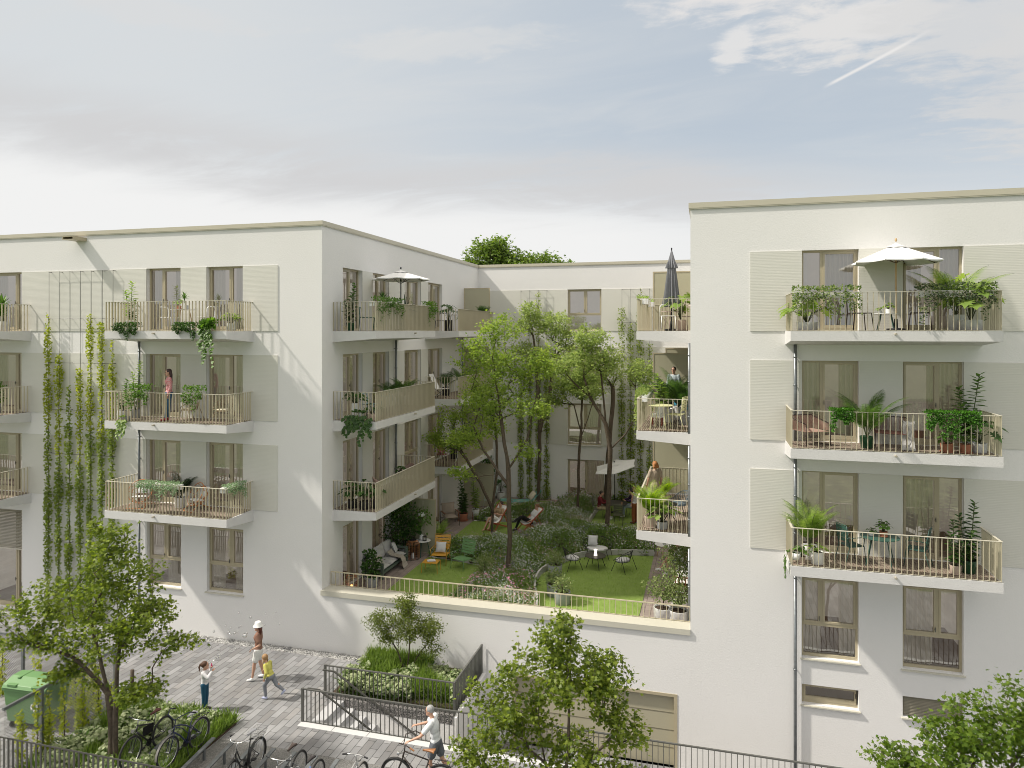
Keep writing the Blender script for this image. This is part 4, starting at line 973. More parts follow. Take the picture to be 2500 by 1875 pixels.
def deckchair(name, label, loc, rz):
    r = root(name, label, 'deckchair', loc, rz); red = mat('red_stained_wood', (.38, .09, .045), .5, 0, .15, 8); w = .58
    for s in (-1, 1):
        x = s * w / 2; b = MB(); b.bar((x, -.52, 0.01), (x, .52, .98), .025, .045); b.o('side_rail', red, r)
        x = s * (w / 2 - .035); b = MB(); b.bar((x, .52, .0), (x, -.42, .36), .025, .045); b.o('side_rail', red, r)
        x = s * (w / 2 + .0); b = MB(); b.bar((x, .55, .02), (x, .22, .66), .022, .04); b.o('strut', red, r)
    b = MB()
    for y, z in ((-.42, .36), (.52, .98), (-.5, .03), (.53, .03)): b.bar((-w / 2, y, z), (w / 2, y, z), .03)
    b.o('cross_bar', red, r)
    b = MB(); P_ = []
    for k in range(15):
        t = k / 14; y = -.42 + .94 * t; z = .36 + .62 * t - .22 * math.sin(PI * t) ** 1.1 * (1 - .45 * t); P_.append((y, z))
    for (y0, z0), (y1, z1) in zip(P_, P_[1:]): b.quad((-w / 2 + .04, y0, z0), (w / 2 - .04, y0, z0), (w / 2 - .04, y1, z1), (-w / 2 + .04, y1, z1))
    b.o('canvas', cloth('white_canvas', (.78, .77, .75)), r, True)
    return r
def sofa(label, loc, rz):
    r = root('garden_sofa', label, 'sofa', loc, rz); fr = mat('sage_frame', (.10, .135, .105), .5, 0, .08); L, D = 2.1, .78; cu = cloth('light_grey_cushion', (.50, .49, .48))
    b = MB(); b.box(-L / 2, -D / 2, .18, L / 2, D / 2, .25); b.bar((-L / 2, D / 2 + .02, .35), (L / 2, D / 2 + .02, .35), .04, .06); b.bar((-L / 2, D / 2 + .06, .62), (L / 2, D / 2 + .06, .62), .04, .07); b.o('base_frame', fr, r, bevel=.006)
    for s in (-1, 1):
        b = MB(); x = s * (L / 2 + .03); b.box(x - .04, -D / 2, .50, x + .04, D / 2 + .05, .57); b.box(x - .04, -D / 2, 0, x + .04, -D / 2 + .10, .50); b.box(x - .04, D / 2 - .05, 0, x + .04, D / 2 + .05, .50); b.o('armrest', fr, r, bevel=.006)
    for k in range(3):
        x = -L / 2 + (k + .5) * L / 3; b = MB(); b.cushion((x, -.04, .33), L / 3 - .01, D - .10, .17); b.o('seat_cushion', cu, r, True)
        b = MB(); b.cushion((x, .27, .63), L / 3 - .02, .52, .17, Matrix.Rotation(1.25, 3, 'X')); b.o('back_cushion', cu, r, True)
    return r
def pillow(label, loc, rot, m, s=.42, name='throw_pillow'):
    b = MB(); b.cushion((0, 0, 0), s, s, .15, Matrix.Rotation(rot[2], 3, 'Z') @ Matrix.Rotation(rot[0], 3, 'X') @ Matrix.Rotation(rot[1], 3, 'Y')); o = b.o(name, m, None, True); o.location = loc; return tag(o, label, 'pillow')
def throw_blanket(label, loc, rz, path, w, m, fringe=True):
    r = root('throw_blanket', label, 'blanket', loc, rz); b = MB(); prev = None; R_ = random.Random(4)
    for k, (y, z) in enumerate(path):
        row = [(-w / 2 + w * j / 8 + .02 * math.sin(k * .9 + j), y + .012 * math.sin(j * 2.1 + k), z + .014 * math.sin(j * 1.9 + k * .7)) for j in range(9)]
        if prev: b.add(prev + row, [(j, j + 1, 10 + j, 9 + j) for j in range(8)])
        prev = row
    b.o('cloth', m, r, True)
    if fringe:
        b = MB()
        for j in range(22): x, y, z = prev[min(8, j * 9 // 22)]; x = -w / 2 + w * j / 21; b.tube([(x, y, z), (x + R_.uniform(-.02, .02), y - R_.uniform(.0, .05), max(.01, z - .07))], .004, 3)
        b.o('fringe', m, r)
    return r
def armchair(label, loc, rz):
    r = root('armchair', label, 'armchair', loc, rz); cu = cloth('beige_cushion', (.36, .30, .25)); b = MB(); b.cushion((0, -.02, .40), .62, .62, .16); b.o('seat_cushion', cu, r, True)
    b = MB(); b.cushion((0, .30, .70), .64, .55, .16, Matrix.Rotation(1.3, 3, 'X')); b.o('back_cushion', cu, r, True)
    for s in (-1, 1):
        b = MB(); b.tube([(s * .36, -.30, 0), (s * .35, -.28, .58), (s * .35, .34, .60), (s * .36, .36, 0)], .013, 6); b.o('leg', dksteel(), r, True); b = MB(); b.box(s * .35 - .03, -.30, .60, s * .35 + .03, .30, .62); b.o('armrest', mat('walnut', (.20, .08, .035), .5), r)
    b = MB(); b.bar((-.35, -.28, .30), (.35, -.28, .30), .02); b.bar((-.35, .33, .30), (.35, .33, .30), .02); b.bar((-.35, .36, .9), (.35, .36, .9), .02); b.o('frame', dksteel(), r)
    return r
def shell_chair(name, label, loc, rz, m, ml):
    r = root(name, label, 'chair', loc, rz); b = MB(); n, mm = 14, 7; vs = []
    for j in range(mm + 1):
        t = j / mm
        for k in range(n + 1):
            a = PI * (k / n); wd = .27 + .04 * t; back = math.sin(a); z = .44 + (t ** 1.4) * (.14 + .24 * back ** 1.5)
            if t < .45: q = t / .45; x = wd * math.cos(a) * q; y = .22 * (back * 1.1 - .35) * q + (.0); z = .44
            else: q = 1 + (t - .45) * .25; x = wd * math.cos(a) * q; y = .22 * (back * 1.1 - .35) * q; 
            vs.append((x, y - .02, z))
    b.add(vs, [(j * (n + 1) + k, j * (n + 1) + k + 1, (j + 1) * (n + 1) + k + 1, (j + 1) * (n + 1) + k) for j in range(mm) for k in range(n)])
    b.lathe([(.235, .415), (.25, .44)], 18, 0, -.03); b.o('shell', m, r, True)
    for sx in (-1, 1):
        for sy in (-1, 1): b = MB(); b.tube([(sx * .25, sy * .24, 0), (sx * .12, sy * .1, .42)], .011, 6); b.o('leg', ml, r)
    return r
def bent_chair(name, label, loc, rz, m):
    """stackable tube chair with an arched back"""
    r = root(name, label, 'chair', loc, rz); b = MB(); b.box(-.20, -.22, .44, .20, .22, .462); b.o('seat', m, r, bevel=.008)
    b = MB(); b.tube([(-.22, .26, 0), (-.21, .22, .46), (-.20, .24, .74), (-.15, .25, .80), (.15, .25, .80), (.20, .24, .74), (.21, .22, .46), (.22, .26, 0)], .016, 8); b.o('back_frame', m, r, True)
    for s in (-1, 1): b = MB(); b.tube([(s * .23, -.26, 0), (s * .20, -.21, .45), (s * .205, .22, .45)], .014, 8); b.o('leg', m, r, True)
    return r
def rope_armchair(label, loc, rz, m, group=None):
    r = root('rope_armchair', label, 'armchair', loc, rz, group); b = MB(); W_, D_ = .74, .62
    b.cushion((0, 0, .38), W_, D_, .06); b.o('seat', m, r, True)
    bk = MB()
    for k in range(26): x = -W_ / 2 + W_ * k / 25; bk.bar((x, D_ / 2, .38), (x, D_ / 2 + .06, .74), .018, .010)
    for s in (-1, 1):
        for k in range(16): y = -D_ / 2 + D_ * k / 15; bk.bar((s * W_ / 2, y, .40), (s * (W_ / 2 + .01), y, .58 + .12 * (k / 15) ** 2), .010, .018)
    bk.o('woven_back', m, r)
    dm = mat('dark_brown_tube', (.06, .04, .035), .45, .2)
    b = MB(); b.tube([(-W_ / 2, -D_ / 2, .58), (-W_ / 2, D_ / 2 + .03, .72), (-W_ / 2 + .05, D_ / 2 + .06, .75), (W_ / 2 - .05, D_ / 2 + .06, .75), (W_ / 2, D_ / 2 + .03, .72), (W_ / 2, -D_ / 2, .58)], .013, 6); b.o('frame', dm, r, True)
    for s in (-1, 1): b = MB(); b.tube([(s * W_ / 2, -D_ / 2, .58), (s * W_ / 2, -D_ / 2 - .02, .03), (s * W_ / 2, D_ / 2 + .05, .015), (s * W_ / 2, D_ / 2, .40)], .013, 6); b.o('leg', dm, r, True)
    return r
def wire_chair(name, label, loc, rz, m, cushion=None, group=None, mesh=False, wide=.62):
    """tub chair of thin rods: faces -y"""
    r = root(name, label, 'chair', loc, rz, group); W_ = wide / 2; b = MB()
    # ring rim rising to the back
    rim = [(W_ * math.cos(a), .30 * math.sin(a) + .02, .50 + .26 * max(0, math.sin(a)) ** .8 + .02) for a in [2 * PI * k / 28 for k in range(28)]]
    seat = [(W_ * .72 * math.cos(a), .24 * math.sin(a) - .02, .36) for a in [2 * PI * k / 28 for k in range(28)]]
    b.tube(rim[:15], .011, 6); b.tube([rim[14]] + [(-W_ * .9, -.2, .42), (0, -.30, .40), (W_ * .9, -.2, .42)] + [rim[0]], .011, 6); b.tube(seat, .010, 6, closed=True); b.o('frame', m, r, True)
    b = MB()
    nn = 28
    for k in range(15): b.tube([seat[k], rim[k]], .0065, 4)
    if mesh:
        for k in range(6):
            t = (k + .5) / 6; pts = [tuple(seat[i][q] * (1 - t) + rim[i][q] * t for q in range(3)) for i in range(15)]; b.tube(pts, .005, 4)
    b.o('rods', m, r, True)
    for sx in (-1, 1):
        b = MB(); b.tube([(sx * W_ * .85, -.30, 0), (sx * W_ * .6, -.18, .37)], .011, 6); b.o('leg', m, r); b = MB(); b.tube([(sx * W_ * .95, .34, 0), (sx * W_ * .8, .12, .56)], .011, 6); b.o('leg', m, r)
    b = MB(); b.lathe([(W_ * .68, .36), (W_ * .72, .375), (W_ * .70, .42), (W_ * .5, .43)], 20, 0, -.02, 0, 1, .82); b.o('seat_cushion', cushion or m, r, True)
    return r
def ring_chair(name, label, loc, rz, m, cm, group=None):
    """round rattan chair"""
    r = root(name, label, 'chair', loc, rz, group); b = MB(); T_ = Matrix.Rotation(-.5, 3, 'X')
    def ring(R, d, n=24): return [tuple(T_ @ Vector((R * math.cos(2 * PI * k / n), d, R * math.sin(2 * PI * k / n))) + Vector((0, .05, .48))) for k in range(n)]
    for R, d in ((.40, -.12), (.34, .05), (.24, .16)): b.tube(ring(R, d), .013, 6, closed=True)
    for k in range(12):
        a = 2 * PI * k / 12; b.tube([tuple(T_ @ Vector((R * math.cos(a), d, R * math.sin(a))) + Vector((0, .05, .48))) for R, d in ((.40, -.12), (.34, .05), (.24, .16), (.02, .2))], .008, 5)
    b.o('basket', m, r, True)
    for s in (-1, 1): b = MB(); b.tube([(s * .30, -.36, .0), (s * .22, -.02, .25), (s * .30, .40, .0)], .012, 6); b.o('leg', m, r, True)
    b = MB(); b.tube([(-.3, -.36, .01), (.3, -.36, .01)], .012, 6); b.tube([(-.3, .4, .01), (.3, .4, .01)], .012, 6); b.o('runner', m, r)
    b = MB(); b.cushion((0, .0, .33), .50, .48, .09, Matrix.Rotation(-.15, 3, 'X')); b.o('seat_cushion', cm, r, True); b = MB(); b.cushion((0, .23, .58), .48, .40, .09, Matrix.Rotation(1.0, 3, 'X')); b.o('back_cushion', cm, r, True)
    return r
def lantern(label, loc, s=1., lit=True):
    r = root('wire_lantern', label, 'lantern', loc, 0, None, s); cm = mat('copper_wire', (.50, .22, .10), .35, .6, .05); b = MB()
    prof = [(.24, .02), (.255, .30), (.25, .55), (.20, .64), (.13, .70)]
    for k in range(26):
        a = 2 * PI * k / 26; b.tube([(R * math.cos(a), R * math.sin(a), z) for R, z in prof], .0055, 4)
    b.o('wires', cm, r); b = MB()
    for R, z in prof: b.tube([(R * math.cos(2 * PI * k / 24), R * math.sin(2 * PI * k / 24), z) for k in range(24)], .008, 5, closed=True)
    b.o('hoops', blk(), r, True); b = MB(); b.lathe([(.05, .02), (.05, .22)], 12); b.o('candle', emis('candle_glow', (1, .45, .15), 3.) if lit else white(), r)
    b = MB(); b.lathe([(.13, .69), (.13, .72), (.03, .74)], 16); b.o('lid', blk(), r); return r
def lounger(label, loc, rz, m):
    r = root('garden_lounger', label, 'lounger', loc, rz); b = MB(); b.quad((-.3, -.9, .32), (.3, -.9, .32), (.3, .25, .30), (-.3, .25, .30)); b.box(-.3, -.9, .29, .3, .25, .31); b.o('seat', m, r)
    b = MB(); b.bar((0, .25, .31), (0, .72, .82), .6, .02); b.o('backrest', m, r)
    for s in (-1, 1):
        b = MB(); b.tube([(s * .31, -.85, 0), (s * .31, -.85, .31), (s * .31, .25, .30), (s * .31, .74, .84)], .013, 6); b.o('side_rail', m, r, True); b = MB(); b.tube([(s * .31, .35, 0), (s * .31, .2, .30)], .013, 6); b.o('leg', m, r)
    return r
# ================================================================ people (continuous remeshed bodies)
SKIN = lambda: mat('skin', (.52, .30, .21), .55, 0, .06, 6)
def _tap(b, p, q, r0, r1, n=10):
    p, q = Vector(p), Vector(q); k = 5; b.tube([p.lerp(q, i / k) for i in range(k + 1)], [r0 + (r1 - r0) * i / k for i in range(k + 1)], n)
    b.ell(p, (r0,) * 3, 8, 6); b.ell(q, (r1,) * 3, 8, 6)
def remesh(b, name, m, parent, vox=.014, sm=4, world=False):
    me = bpy.data.meshes.new(name); me.from_pydata(b.v, [], b.f); o = bpy.data.objects.new('tmp', me); COL.objects.link(o)
    r = o.modifiers.new('r', 'REMESH'); r.mode = 'VOXEL'; r.voxel_size = vox
    s = o.modifiers.new('s', 'SMOOTH'); s.factor = .5; s.iterations = sm
    dg = bpy.context.evaluated_depsgraph_get(); me2 = bpy.data.meshes.new_from_object(o.evaluated_get(dg)); me2.name = name
    bpy.data.objects.remove(o); bpy.data.meshes.remove(me)
    return link(name, me2, m, parent, True)
def hand(b, w, d, side, s=1., grip=.5):
    """palm + four curled fingers + thumb; w wrist, d pointing direction"""
    w, d = Vector(w), Vector(d).normalized(); dn = Vector((0, 0, -1)); x = d.cross(Vector((0, 0, 1)));
    if x.length < .2: x = Vector((1, 0, 0))
    x.normalize(); nrm = x.cross(d); rot = Matrix((x, d, nrm)).transposed()
    c = w + d * .05 * s; b.ell(c, (.038 * s, .052 * s, .018 * s), 10, 6, rot)
    for k, (ox, l) in enumerate(((-.027, .066), (-.009, .076), (.009, .070), (.027, .055))):
        p = w + d * .085 * s + x * ox * s; g = grip * (1 + .1 * k)
        q = p + (d * math.cos(g) - nrm * math.sin(g)) * l * .5 * s; e = q + (d * math.cos(2.1 * g) - nrm * math.sin(2.1 * g)) * l * .5 * s
        b.tube([p, q, e], [.0095 * s, .0088 * s, .0075 * s], 6)
    t = w + d * .03 * s + x * .03 * side * s; b.tube([t, t + (x * side * .8 + d * .7) * .035 * s, t + (x * side * .75 + d * 1.6) * .045 * s], [.012 * s, .011 * s, .009 * s], 6)
STAND = dict(pel=(0, 0, .93), che=(0, 0, 1.28), nek=(0, 0, 1.46), hed=(.02, 0, 1.60), shl=(0, .17, 1.40), shr=(0, -.17, 1.40), ell=(-.02, .23, 1.12), elr=(-.02, -.23, 1.12), hal=(.06, .24, .88), har=(.06, -.24, .88),
             hil=(0, .09, .90), hir=(0, -.09, .90), knl=(.02, .10, .49), knr=(.02, -.10, .49), anl=(0, .11, .08), anr=(0, -.11, .08))
def person(label, loc, rz, J, top, bottom, hair, shoes=None, sleeves='short', legs='long', hairlen=0., s=1., kid=False, look=(1, 0, 0), skirt=0, vox=.013, topm=None, female=True, hat=None, glasses=False, group=None, loose=.012, extra=None, toe=None):
    """faces +x, y to the left"""
    j = {k: Vector(v) for k, v in {**STAND, **J}.items()}; r = root('person', label, 'person', loc, rz, group, s); sk = SKIN(); lk_ = Vector(look).normalized(); yaw = math.atan2(lk_.y, lk_.x)
    RZ = Matrix.Rotation(yaw, 3, 'Z') @ Matrix.Rotation(-math.asin(max(-1, min(1, lk_.z))), 3, 'Y'); hs = 1.22 if kid else 1.
    H = j['hed']; b = MB(); f = lambda x, y, z: H + RZ @ (Vector((x, y, z)) * hs)
    up = (j['nek'] - j['pel']).normalized(); side = (j['shl'] - j['shr']).normalized(); fw = side.cross(up); TR = Matrix((fw, side, up)).transposed()
    wsh = (j['shl'] - j['shr']).length / .34
    def torso(b, e=0., waist=True):
        b.ell(j['pel'], (.105 + e, .155 + e, .12 + e), 12, 8, TR); b.ell(j['pel'].lerp(j['che'], .45), (.09 + e, (.118 if female else .135) + e, .17 + e), 12, 8, TR)
        b.ell(j['che'], (.105 + e, .150 * wsh + e, .17 + e), 12, 8, TR); b.ell(j['che'].lerp((j['shl'] + j['shr']) / 2, .8), (.075 + e, .165 * wsh + e, .07 + e), 12, 8, TR)
        if female and not kid: b.ell(j['che'] + fw * .07 + up * .02, (.055 + e, .12 + e, .06 + e), 10, 6, TR)
    torso(b); _tap(b, j['che'] + up * .1, j['nek'], .07, .052); _tap(b, j['nek'], H - Vector((.01, 0, .05)), .052, .05)
    b.ell(f(-.005, 0, .02), (.095 * hs, .077 * hs, .10 * hs), 14, 10, RZ); b.ell(f(.018, 0, -.055), (.07 * hs, .058 * hs, .065 * hs), 12, 8, RZ); b.ell(f(.105, 0, -.012), (.014, .011, .022), 8, 6, RZ); b.ell(f(.088, 0, -.095), (.016, .02, .014), 8, 6, RZ)
    for q in (1, -1): b.ell(f(-.005, .08 * q, -.01), (.016, .009, .028), 8, 6, RZ)
    for q, a in ((1, 'l'), (-1, 'r')):
        _tap(b, j['sh' + a], j['el' + a], .048, .037); _tap(b, j['el' + a], j['ha' + a], .037, .024)
        _tap(b, j['hi' + a], j['kn' + a], .082, .053); _tap(b, j['kn' + a], j['an' + a], .053, .033); b.ell(j['kn' + a].lerp(j['an' + a], .25) - Vector((.015, 0, 0)), (.045, .045, .10), 8, 6)
        hand(b, j['ha' + a], j['ha' + a] - j['el' + a], -q, 1, .55)
        td = Vector(toe[0 if q == 1 else 1]).normalized() if toe else Vector((1, .1 * q, -.02)); b.tube([j['an' + a] - td * .03 - Vector((0, 0, .03)), j['an' + a] + td * .07 - Vector((0, 0, .045)), j['an' + a] + td * .15 - Vector((0, 0, .055))], [.036, .036, .026], 8)
    remesh(b, 'body', sk, r, vox)
    b = MB()
    for q in (1, -1): b.ell(f(.083, .03 * q, .015), (.010, .014, .008), 8, 5, RZ); b.bar(f(.090, .016 * q, .036), f(.082, .048 * q, .036), .007)
    b.o('eyes', mat('eye_dark', (.03, .02, .02), .3), r); b = MB(); b.ell(f(.083, 0, -.058), (.010, .024, .006), 8, 5, RZ); b.o('mouth', mat('lips', (.42, .13, .11), .5), r)
    if hair:
        hm = mat('hair_%s' % '_'.join('%02d' % int(c * 99) for c in hair), hair, .6, 0, .3, 30, .3, 90); b = MB(); b.ell(f(-.022, 0, .038), (.097 * hs, .087 * hs, .095 * hs), 14, 10, RZ)
        if hairlen > 0: 
            for q in (-1, 0, 1): b.tube([f(-.05, .05 * q, .03), f(-.08, .068 * q, -.06), f(-.075, .07 * q, -.06 - hairlen)], [.05, .045, .022], 8)
        if hairlen < 0: b.ell(f(-.12, 0, .05), (.045, .04, .04), 8, 6); 
        if hairlen <= -2: b.tube([f(-.12, 0, .05), f(-.16, 0, -.02), f(-.15, 0, -.14)], [.035, .035, .015], 8)
        remesh(b, 'hair', hm, r, .011, 2)
    if hat: b = MB(); b.lathe([(.155, -.0), (.15, .012), (.105, .045), (.098, .12), (.075, .145), (.01, .15)], 20, *f(-.012, 0, .028)); b.o('hat', hat, r, True)
    if glasses:
        b = MB()
        for q in (1, -1): c = f(.10, .032 * q, .012); b.tube([tuple(c + RZ @ Vector((0, .02 * math.cos(t * .785), .016 * math.sin(t * .785)))) for t in range(8)], .0025, 4, closed=True); b.tube([c, f(.0, .084 * q, .015)], .0025, 4)
        b.o('glasses', blk(), r)
    # clothes
    e = loose; b = MB(); torso(b, e); 
    if sleeves != 'none':
        for a in 'lr':
            sh, el, ha = j['sh' + a], j['el' + a], j['ha' + a]
            if sleeves == 'short': _tap(b, sh, sh.lerp(el, .62), .055 + e, .052 + e)
            else: _tap(b, sh, el, .053 + e, .042 + e); _tap(b, el, el.lerp(ha, .88 if sleeves == 'long' else .35), .042 + e, .034 + e)
    b.ell(j['nek'] - up * .05, (.07 + e, .085 + e, .05), 10, 6, TR)
    if skirt: _tap(b, j['pel'] + up * .02, j['pel'] - up * skirt, .15, .17)
    remesh(b, 'top', top, r, vox, 3)
    b = MB(); b.ell(j['pel'] - up * .02, (.113 + e, .163 + e, .115), 12, 8, TR)
    for a in 'lr':
        hi, kn, an = j['hi' + a], j['kn' + a], j['an' + a]; w = {'long': .0, 'short': .03, 'wide': .03}[legs]
        if legs == 'short': _tap(b, hi, hi.lerp(kn, .62), .09 + e, .085 + e)
        else: _tap(b, hi, kn, .088 + e * .5, .058 + e + w * .5); _tap(b, kn, kn.lerp(an, .92), .058 + e + w * .5, .042 + e * .6 + w)
    remesh(b, 'trousers' if legs != 'short' else 'shorts', bottom, r, vox, 3)
    if shoes:
        for q, a in ((1, 'l'), (-1, 'r')):
            td = Vector(toe[0 if q == 1 else 1]).normalized() if toe else Vector((1, .1 * q, -.02)); A = j['an' + a]; b = MB(); b.tube([A - td * .055 - Vector((0, 0, .035)), A + td * .02 - Vector((0, 0, .035)), A + td * .10 - Vector((0, 0, .045)), A + td * .165 - Vector((0, 0, .052))], [.043, .047, .042, .030], 10); b.tube([A + Vector((0, 0, .02)), A - Vector((0, 0, .03))], [.045, .047], 10); remesh(b, 'shoe', shoes, r, .011, 2)
    if extra: extra(r, j, f, RZ)
    return r
# ================================================================ bicycle: front wheel at +x, wheel radius .34, wheelbase 1.05
def bicycle(label, loc, rz, fm, saddle_m=None, style='dutch', grip=None, guard=None, rack=False, basket=False, lean=0., group=None, s=1., pitch=0., sh=.92, bars='swept', extra=None):
    r = root('bicycle', label, 'bicycle', loc, rz, group, s); r.rotation_euler = (lean, pitch, rz); R = .335; tyre = mat('tyre', (.02, .02, .02), .8, 0, .1, 30); chrome = mat('chrome', (.50, .50, .50), .25, .9, .1)
    saddle_m = saddle_m or blk(); grip = grip or blk(); fx, rx = .54, -.50
    def wheel(x):
        b = MB(); b.tube([(x + R * math.cos(2 * PI * k / 32), 0, R + .005 + R * math.sin(2 * PI * k / 32)) for k in range(32)], .025, 8, closed=True); w = b.o('wheel', tyre, r, True)
        b = MB(); b.tube([(x + (R - .028) * math.cos(2 * PI * k / 32), 0, R + .005 + (R - .028) * math.sin(2 * PI * k / 32)) for k in range(32)], .010, 6, closed=True); b.o('rim', chrome, w, True)
        b = MB()
        for k in range(28): a = 2 * PI * k / 28; b.tube([(x + .02 * math.cos(a + .6 * (-1) ** k), .02 * (-1) ** k, R + .02 * math.sin(a)), (x + (R - .03) * math.cos(a), 0, R + (R - .03) * math.sin(a))], .0013, 3)
        b.tube([(x, -.05, R), (x, .05, R)], .016, 8); b.o('spokes', chrome, w)
        if guard:
            b = MB(); a0, a1 = (-.1, 2.3) if x > 0 else (.5, 3.6)
            pts = [(x + (R + .035) * math.cos(a0 + (a1 - a0) * k / 16), R + (R + .035) * math.sin(a0 + (a1 - a0) * k / 16)) for k in range(17)]
            for (xa, za), (xb, zb) in zip(pts, pts[1:]): b.add([(xa, -.028, za - .01), (xa, 0, za + .008), (xa, .028, za - .01), (xb, -.028, zb - .01), (xb, 0, zb + .008), (xb, .028, zb - .01)], [(0, 1, 4, 3), (1, 2, 5, 4)])
            b.o('mudguard', guard, r, True)
    wheel(fx); wheel(rx); b = MB(); bb = (-.07, 0, .28); st = (-.20, 0, sh - .22); ht = (.36, 0, .86); hb = (.395, 0, .74)
    if style == 'dutch': b.tube([ht, st], .015, 8); b.tube([hb, bb], .016, 8)
    elif style == 'step': b.tube([hb, (.22, 0, .45), (.02, 0, .30), bb], .020, 8); b.tube([ht, (.2, 0, .56), (-.05, 0, .42), (-.14, 0, .5)], .014, 8)
    elif style == 'cruiser': b.tube([ht, (.15, 0, .80), (-.05, 0, .70), (-.2, 0, .58), (-.50, 0, .36)], .017, 8); b.tube([hb, (.15, 0, .55), (-.02, 0, .36), bb], .019, 8); b.tube([(.3, 0, .8), (.1, 0, .70), (-.1, 0, .5)], .013, 6)
    else: b.tube([ht, (-.18, 0, .68)], .019, 8); b.tube([hb, bb], .022, 8)
    b.tube([bb, (-.20, 0, sh - .18)], .015, 8); b.tube([ht, hb], .019, 8)
    for q in (-1, 1): b.tube([bb, (rx, .055 * q, R)], .009, 6); b.tube([(-.18, 0, .66), (rx, .055 * q, R)], .008, 6); b.tube([hb, (hb[0] + .01, .045 * q, .70), (fx, .05 * q, R)], .011, 6)
    b.o('frame', fm, r, True); b = MB(); b.tube([(-.20, 0, sh - .2), (-.225, 0, sh - .04)], .012, 8); b.o('seat_post', chrome, r)
    b = MB(); b.add([], []); vs = []
    for k in range(7):
        t = k / 6; w = .018 + .062 * t ** 1.6; x = .02 - .27 * t; z = sh + .005 * math.sin(t * 3) + .015 * t; vs += [(x, -w, z - .035), (x, -w * .8, z), (x, w * .8, z), (x, w, z - .035)]
    b.add(vs, [(4 * k + i, 4 * k + (i + 1) % 4, 4 * k + 4 + (i + 1) % 4, 4 * k + 4 + i) for k in range(6) for i in range(4)] + [(0, 1, 2, 3), (27, 26, 25, 24)]); v0 = b; b.v = [(x - .08, y, z) for x, y, z in b.v]; b.o('saddle', saddle_m, r, True)
    b = MB(); b.tube([ht, (.34, 0, 1.0)], .013, 8)
    pts = {'swept': [(.14, -.27, 1.04), (.30, -.24, 1.08), (.40, -.10, 1.04), (.35, 0, 1.0), (.40, .10, 1.04), (.30, .24, 1.08), (.14, .27, 1.04)],
           'flat': [(.30, -.31, 1.0), (.36, -.1, 1.0), (.36, .1, 1.0), (.30, .31, 1.0)], 'high': [(.02, -.30, 1.08), (.22, -.28, 1.16), (.40, -.18, 1.12), (.38, 0, 1.0), (.40, .18, 1.12), (.22, .28, 1.16), (.02, .30, 1.08)]}[bars]
    b.tube(pts, .012, 8); b.o('handlebar', fm if bars == 'high' else chrome, r, True); b = MB()
    for p, q in ((pts[0], pts[1]), (pts[-1], pts[-2])): p, q = Vector(p), Vector(q); b.tube([p, p + (q - p).normalized() * .11], .018, 8)
    b.o('grip', grip, r); b = MB(); b.tube([(-.07, -.02, .28), (-.07, -.03, .28)], .09, 20); b.tube([(-.07, -.06, .28), (.05, -.07, .18)], .010, 6); b.tube([(-.07, .06, .28), (-.19, .07, .38)], .010, 6); b.box(0, -.15, .165, .10, -.07, .19); b.box(-.24, .07, .37, -.14, .15, .395); b.tube([(-.07, -.045, .37), (rx, -.045, R + .04)], .005, 4); b.tube([(-.07, -.045, .19), (rx, -.045, R - .04)], .005, 4); b.o('crankset', blk(), r)
    if rack or basket:
        b = MB(); z = .73
        for y in (-.07, .07): b.tube([(-.30, y, z), (-.74, y, z), (-.74, y * .3, z)], .007, 5); b.tube([(-.66, y, z), (rx, y * .9, R)], .006, 5)
        for k in range(5): x = -.32 - .1 * k; b.tube([(x, -.07, z), (x, .07, z)], .005, 4)
        if basket:
            for zz in (.75, .83, .90):
                w = .09 + (zz - .75) * .4; b.tube([(-.32, -w, zz), (-.72, -w, zz), (-.72, w, zz), (-.32, w, zz)], .004, 4, closed=True)
            for k in range(7): x = -.32 - .066 * k; b.tube([(x, -.15, .90), (x, -.09, .75), (x, .09, .75), (x, .15, .90)], .003, 3)
        else: b.tube([(-.34, -.10, z), (-.74, -.10, z), (-.74, -.10, z + .10), (-.34, -.10, z + .10)], .005, 4, closed=True)
        b.o('luggage_rack', blk() if not basket else chrome, r)
    b = MB(); b.tube([(.47, 0, .80), (.52, 0, .80)], [.03, .042], 10); b.tube([(.40, 0, .82), (.47, 0, .80)], .008, 5); b.o('headlamp', chrome, r)
    b = MB(); b.tube([(-.02, .05, .27), (.02, .18, .01)], .009, 5); b.o('kickstand', blk(), r)
    if extra: extra(r)
    return r
# ================================================================ PLACEMENTS: plaza
def P0(x, y, z=0.): return onZ(x, y, z)
# fences and rails
picket('street_fence', 'dark grey slatted fence in the foreground at the bottom left corner', [(-30, 13.0), (-9.2, 13.0)], 0, 1.0, .135, dksteel(), .05, .012)
wst = lambda: mat('weathered_steel', (.13, .13, .12), .5, .3, .15, 6)
def hrail(b, a, c): b.bar(a, c, .045, .03)
r = picket('stair_railing', 'grey bar railing along the street side of the stairs, running right above the garage yard', [(-10.5, 17.08), (14, 17.08)], 0, .88, .126, wst(), .014, .035, [(-10.5, 17.08)])
b = MB(); b.bar((-10.45, 17.25, .82), (-10.1, 17.25, .82), .045, .03); b.bar((-10.1, 17.25, .82), (-6.9, 17.25, -1.0), .045, .03); b.o('handrail', dksteel(), r, world=True)
r = picket('stair_railing', 'grey bar railing round the planted bed, turning back to the facade', [(-10.62, 18.46), (-6.70, 18.46), (-6.70, 20.95)], 0, .88, .126, wst(), .014, .035, [(-10.62, 18.46), (-6.70, 18.46)])
b = MB(); b.bar((-10.6, 18.30, .82), (-10.25, 18.30, .82), .045, .03); b.bar((-10.25, 18.30, .82), (-6.95, 18.30, -1.08), .045, .03); b.o('handrail', dksteel(), r, world=True)
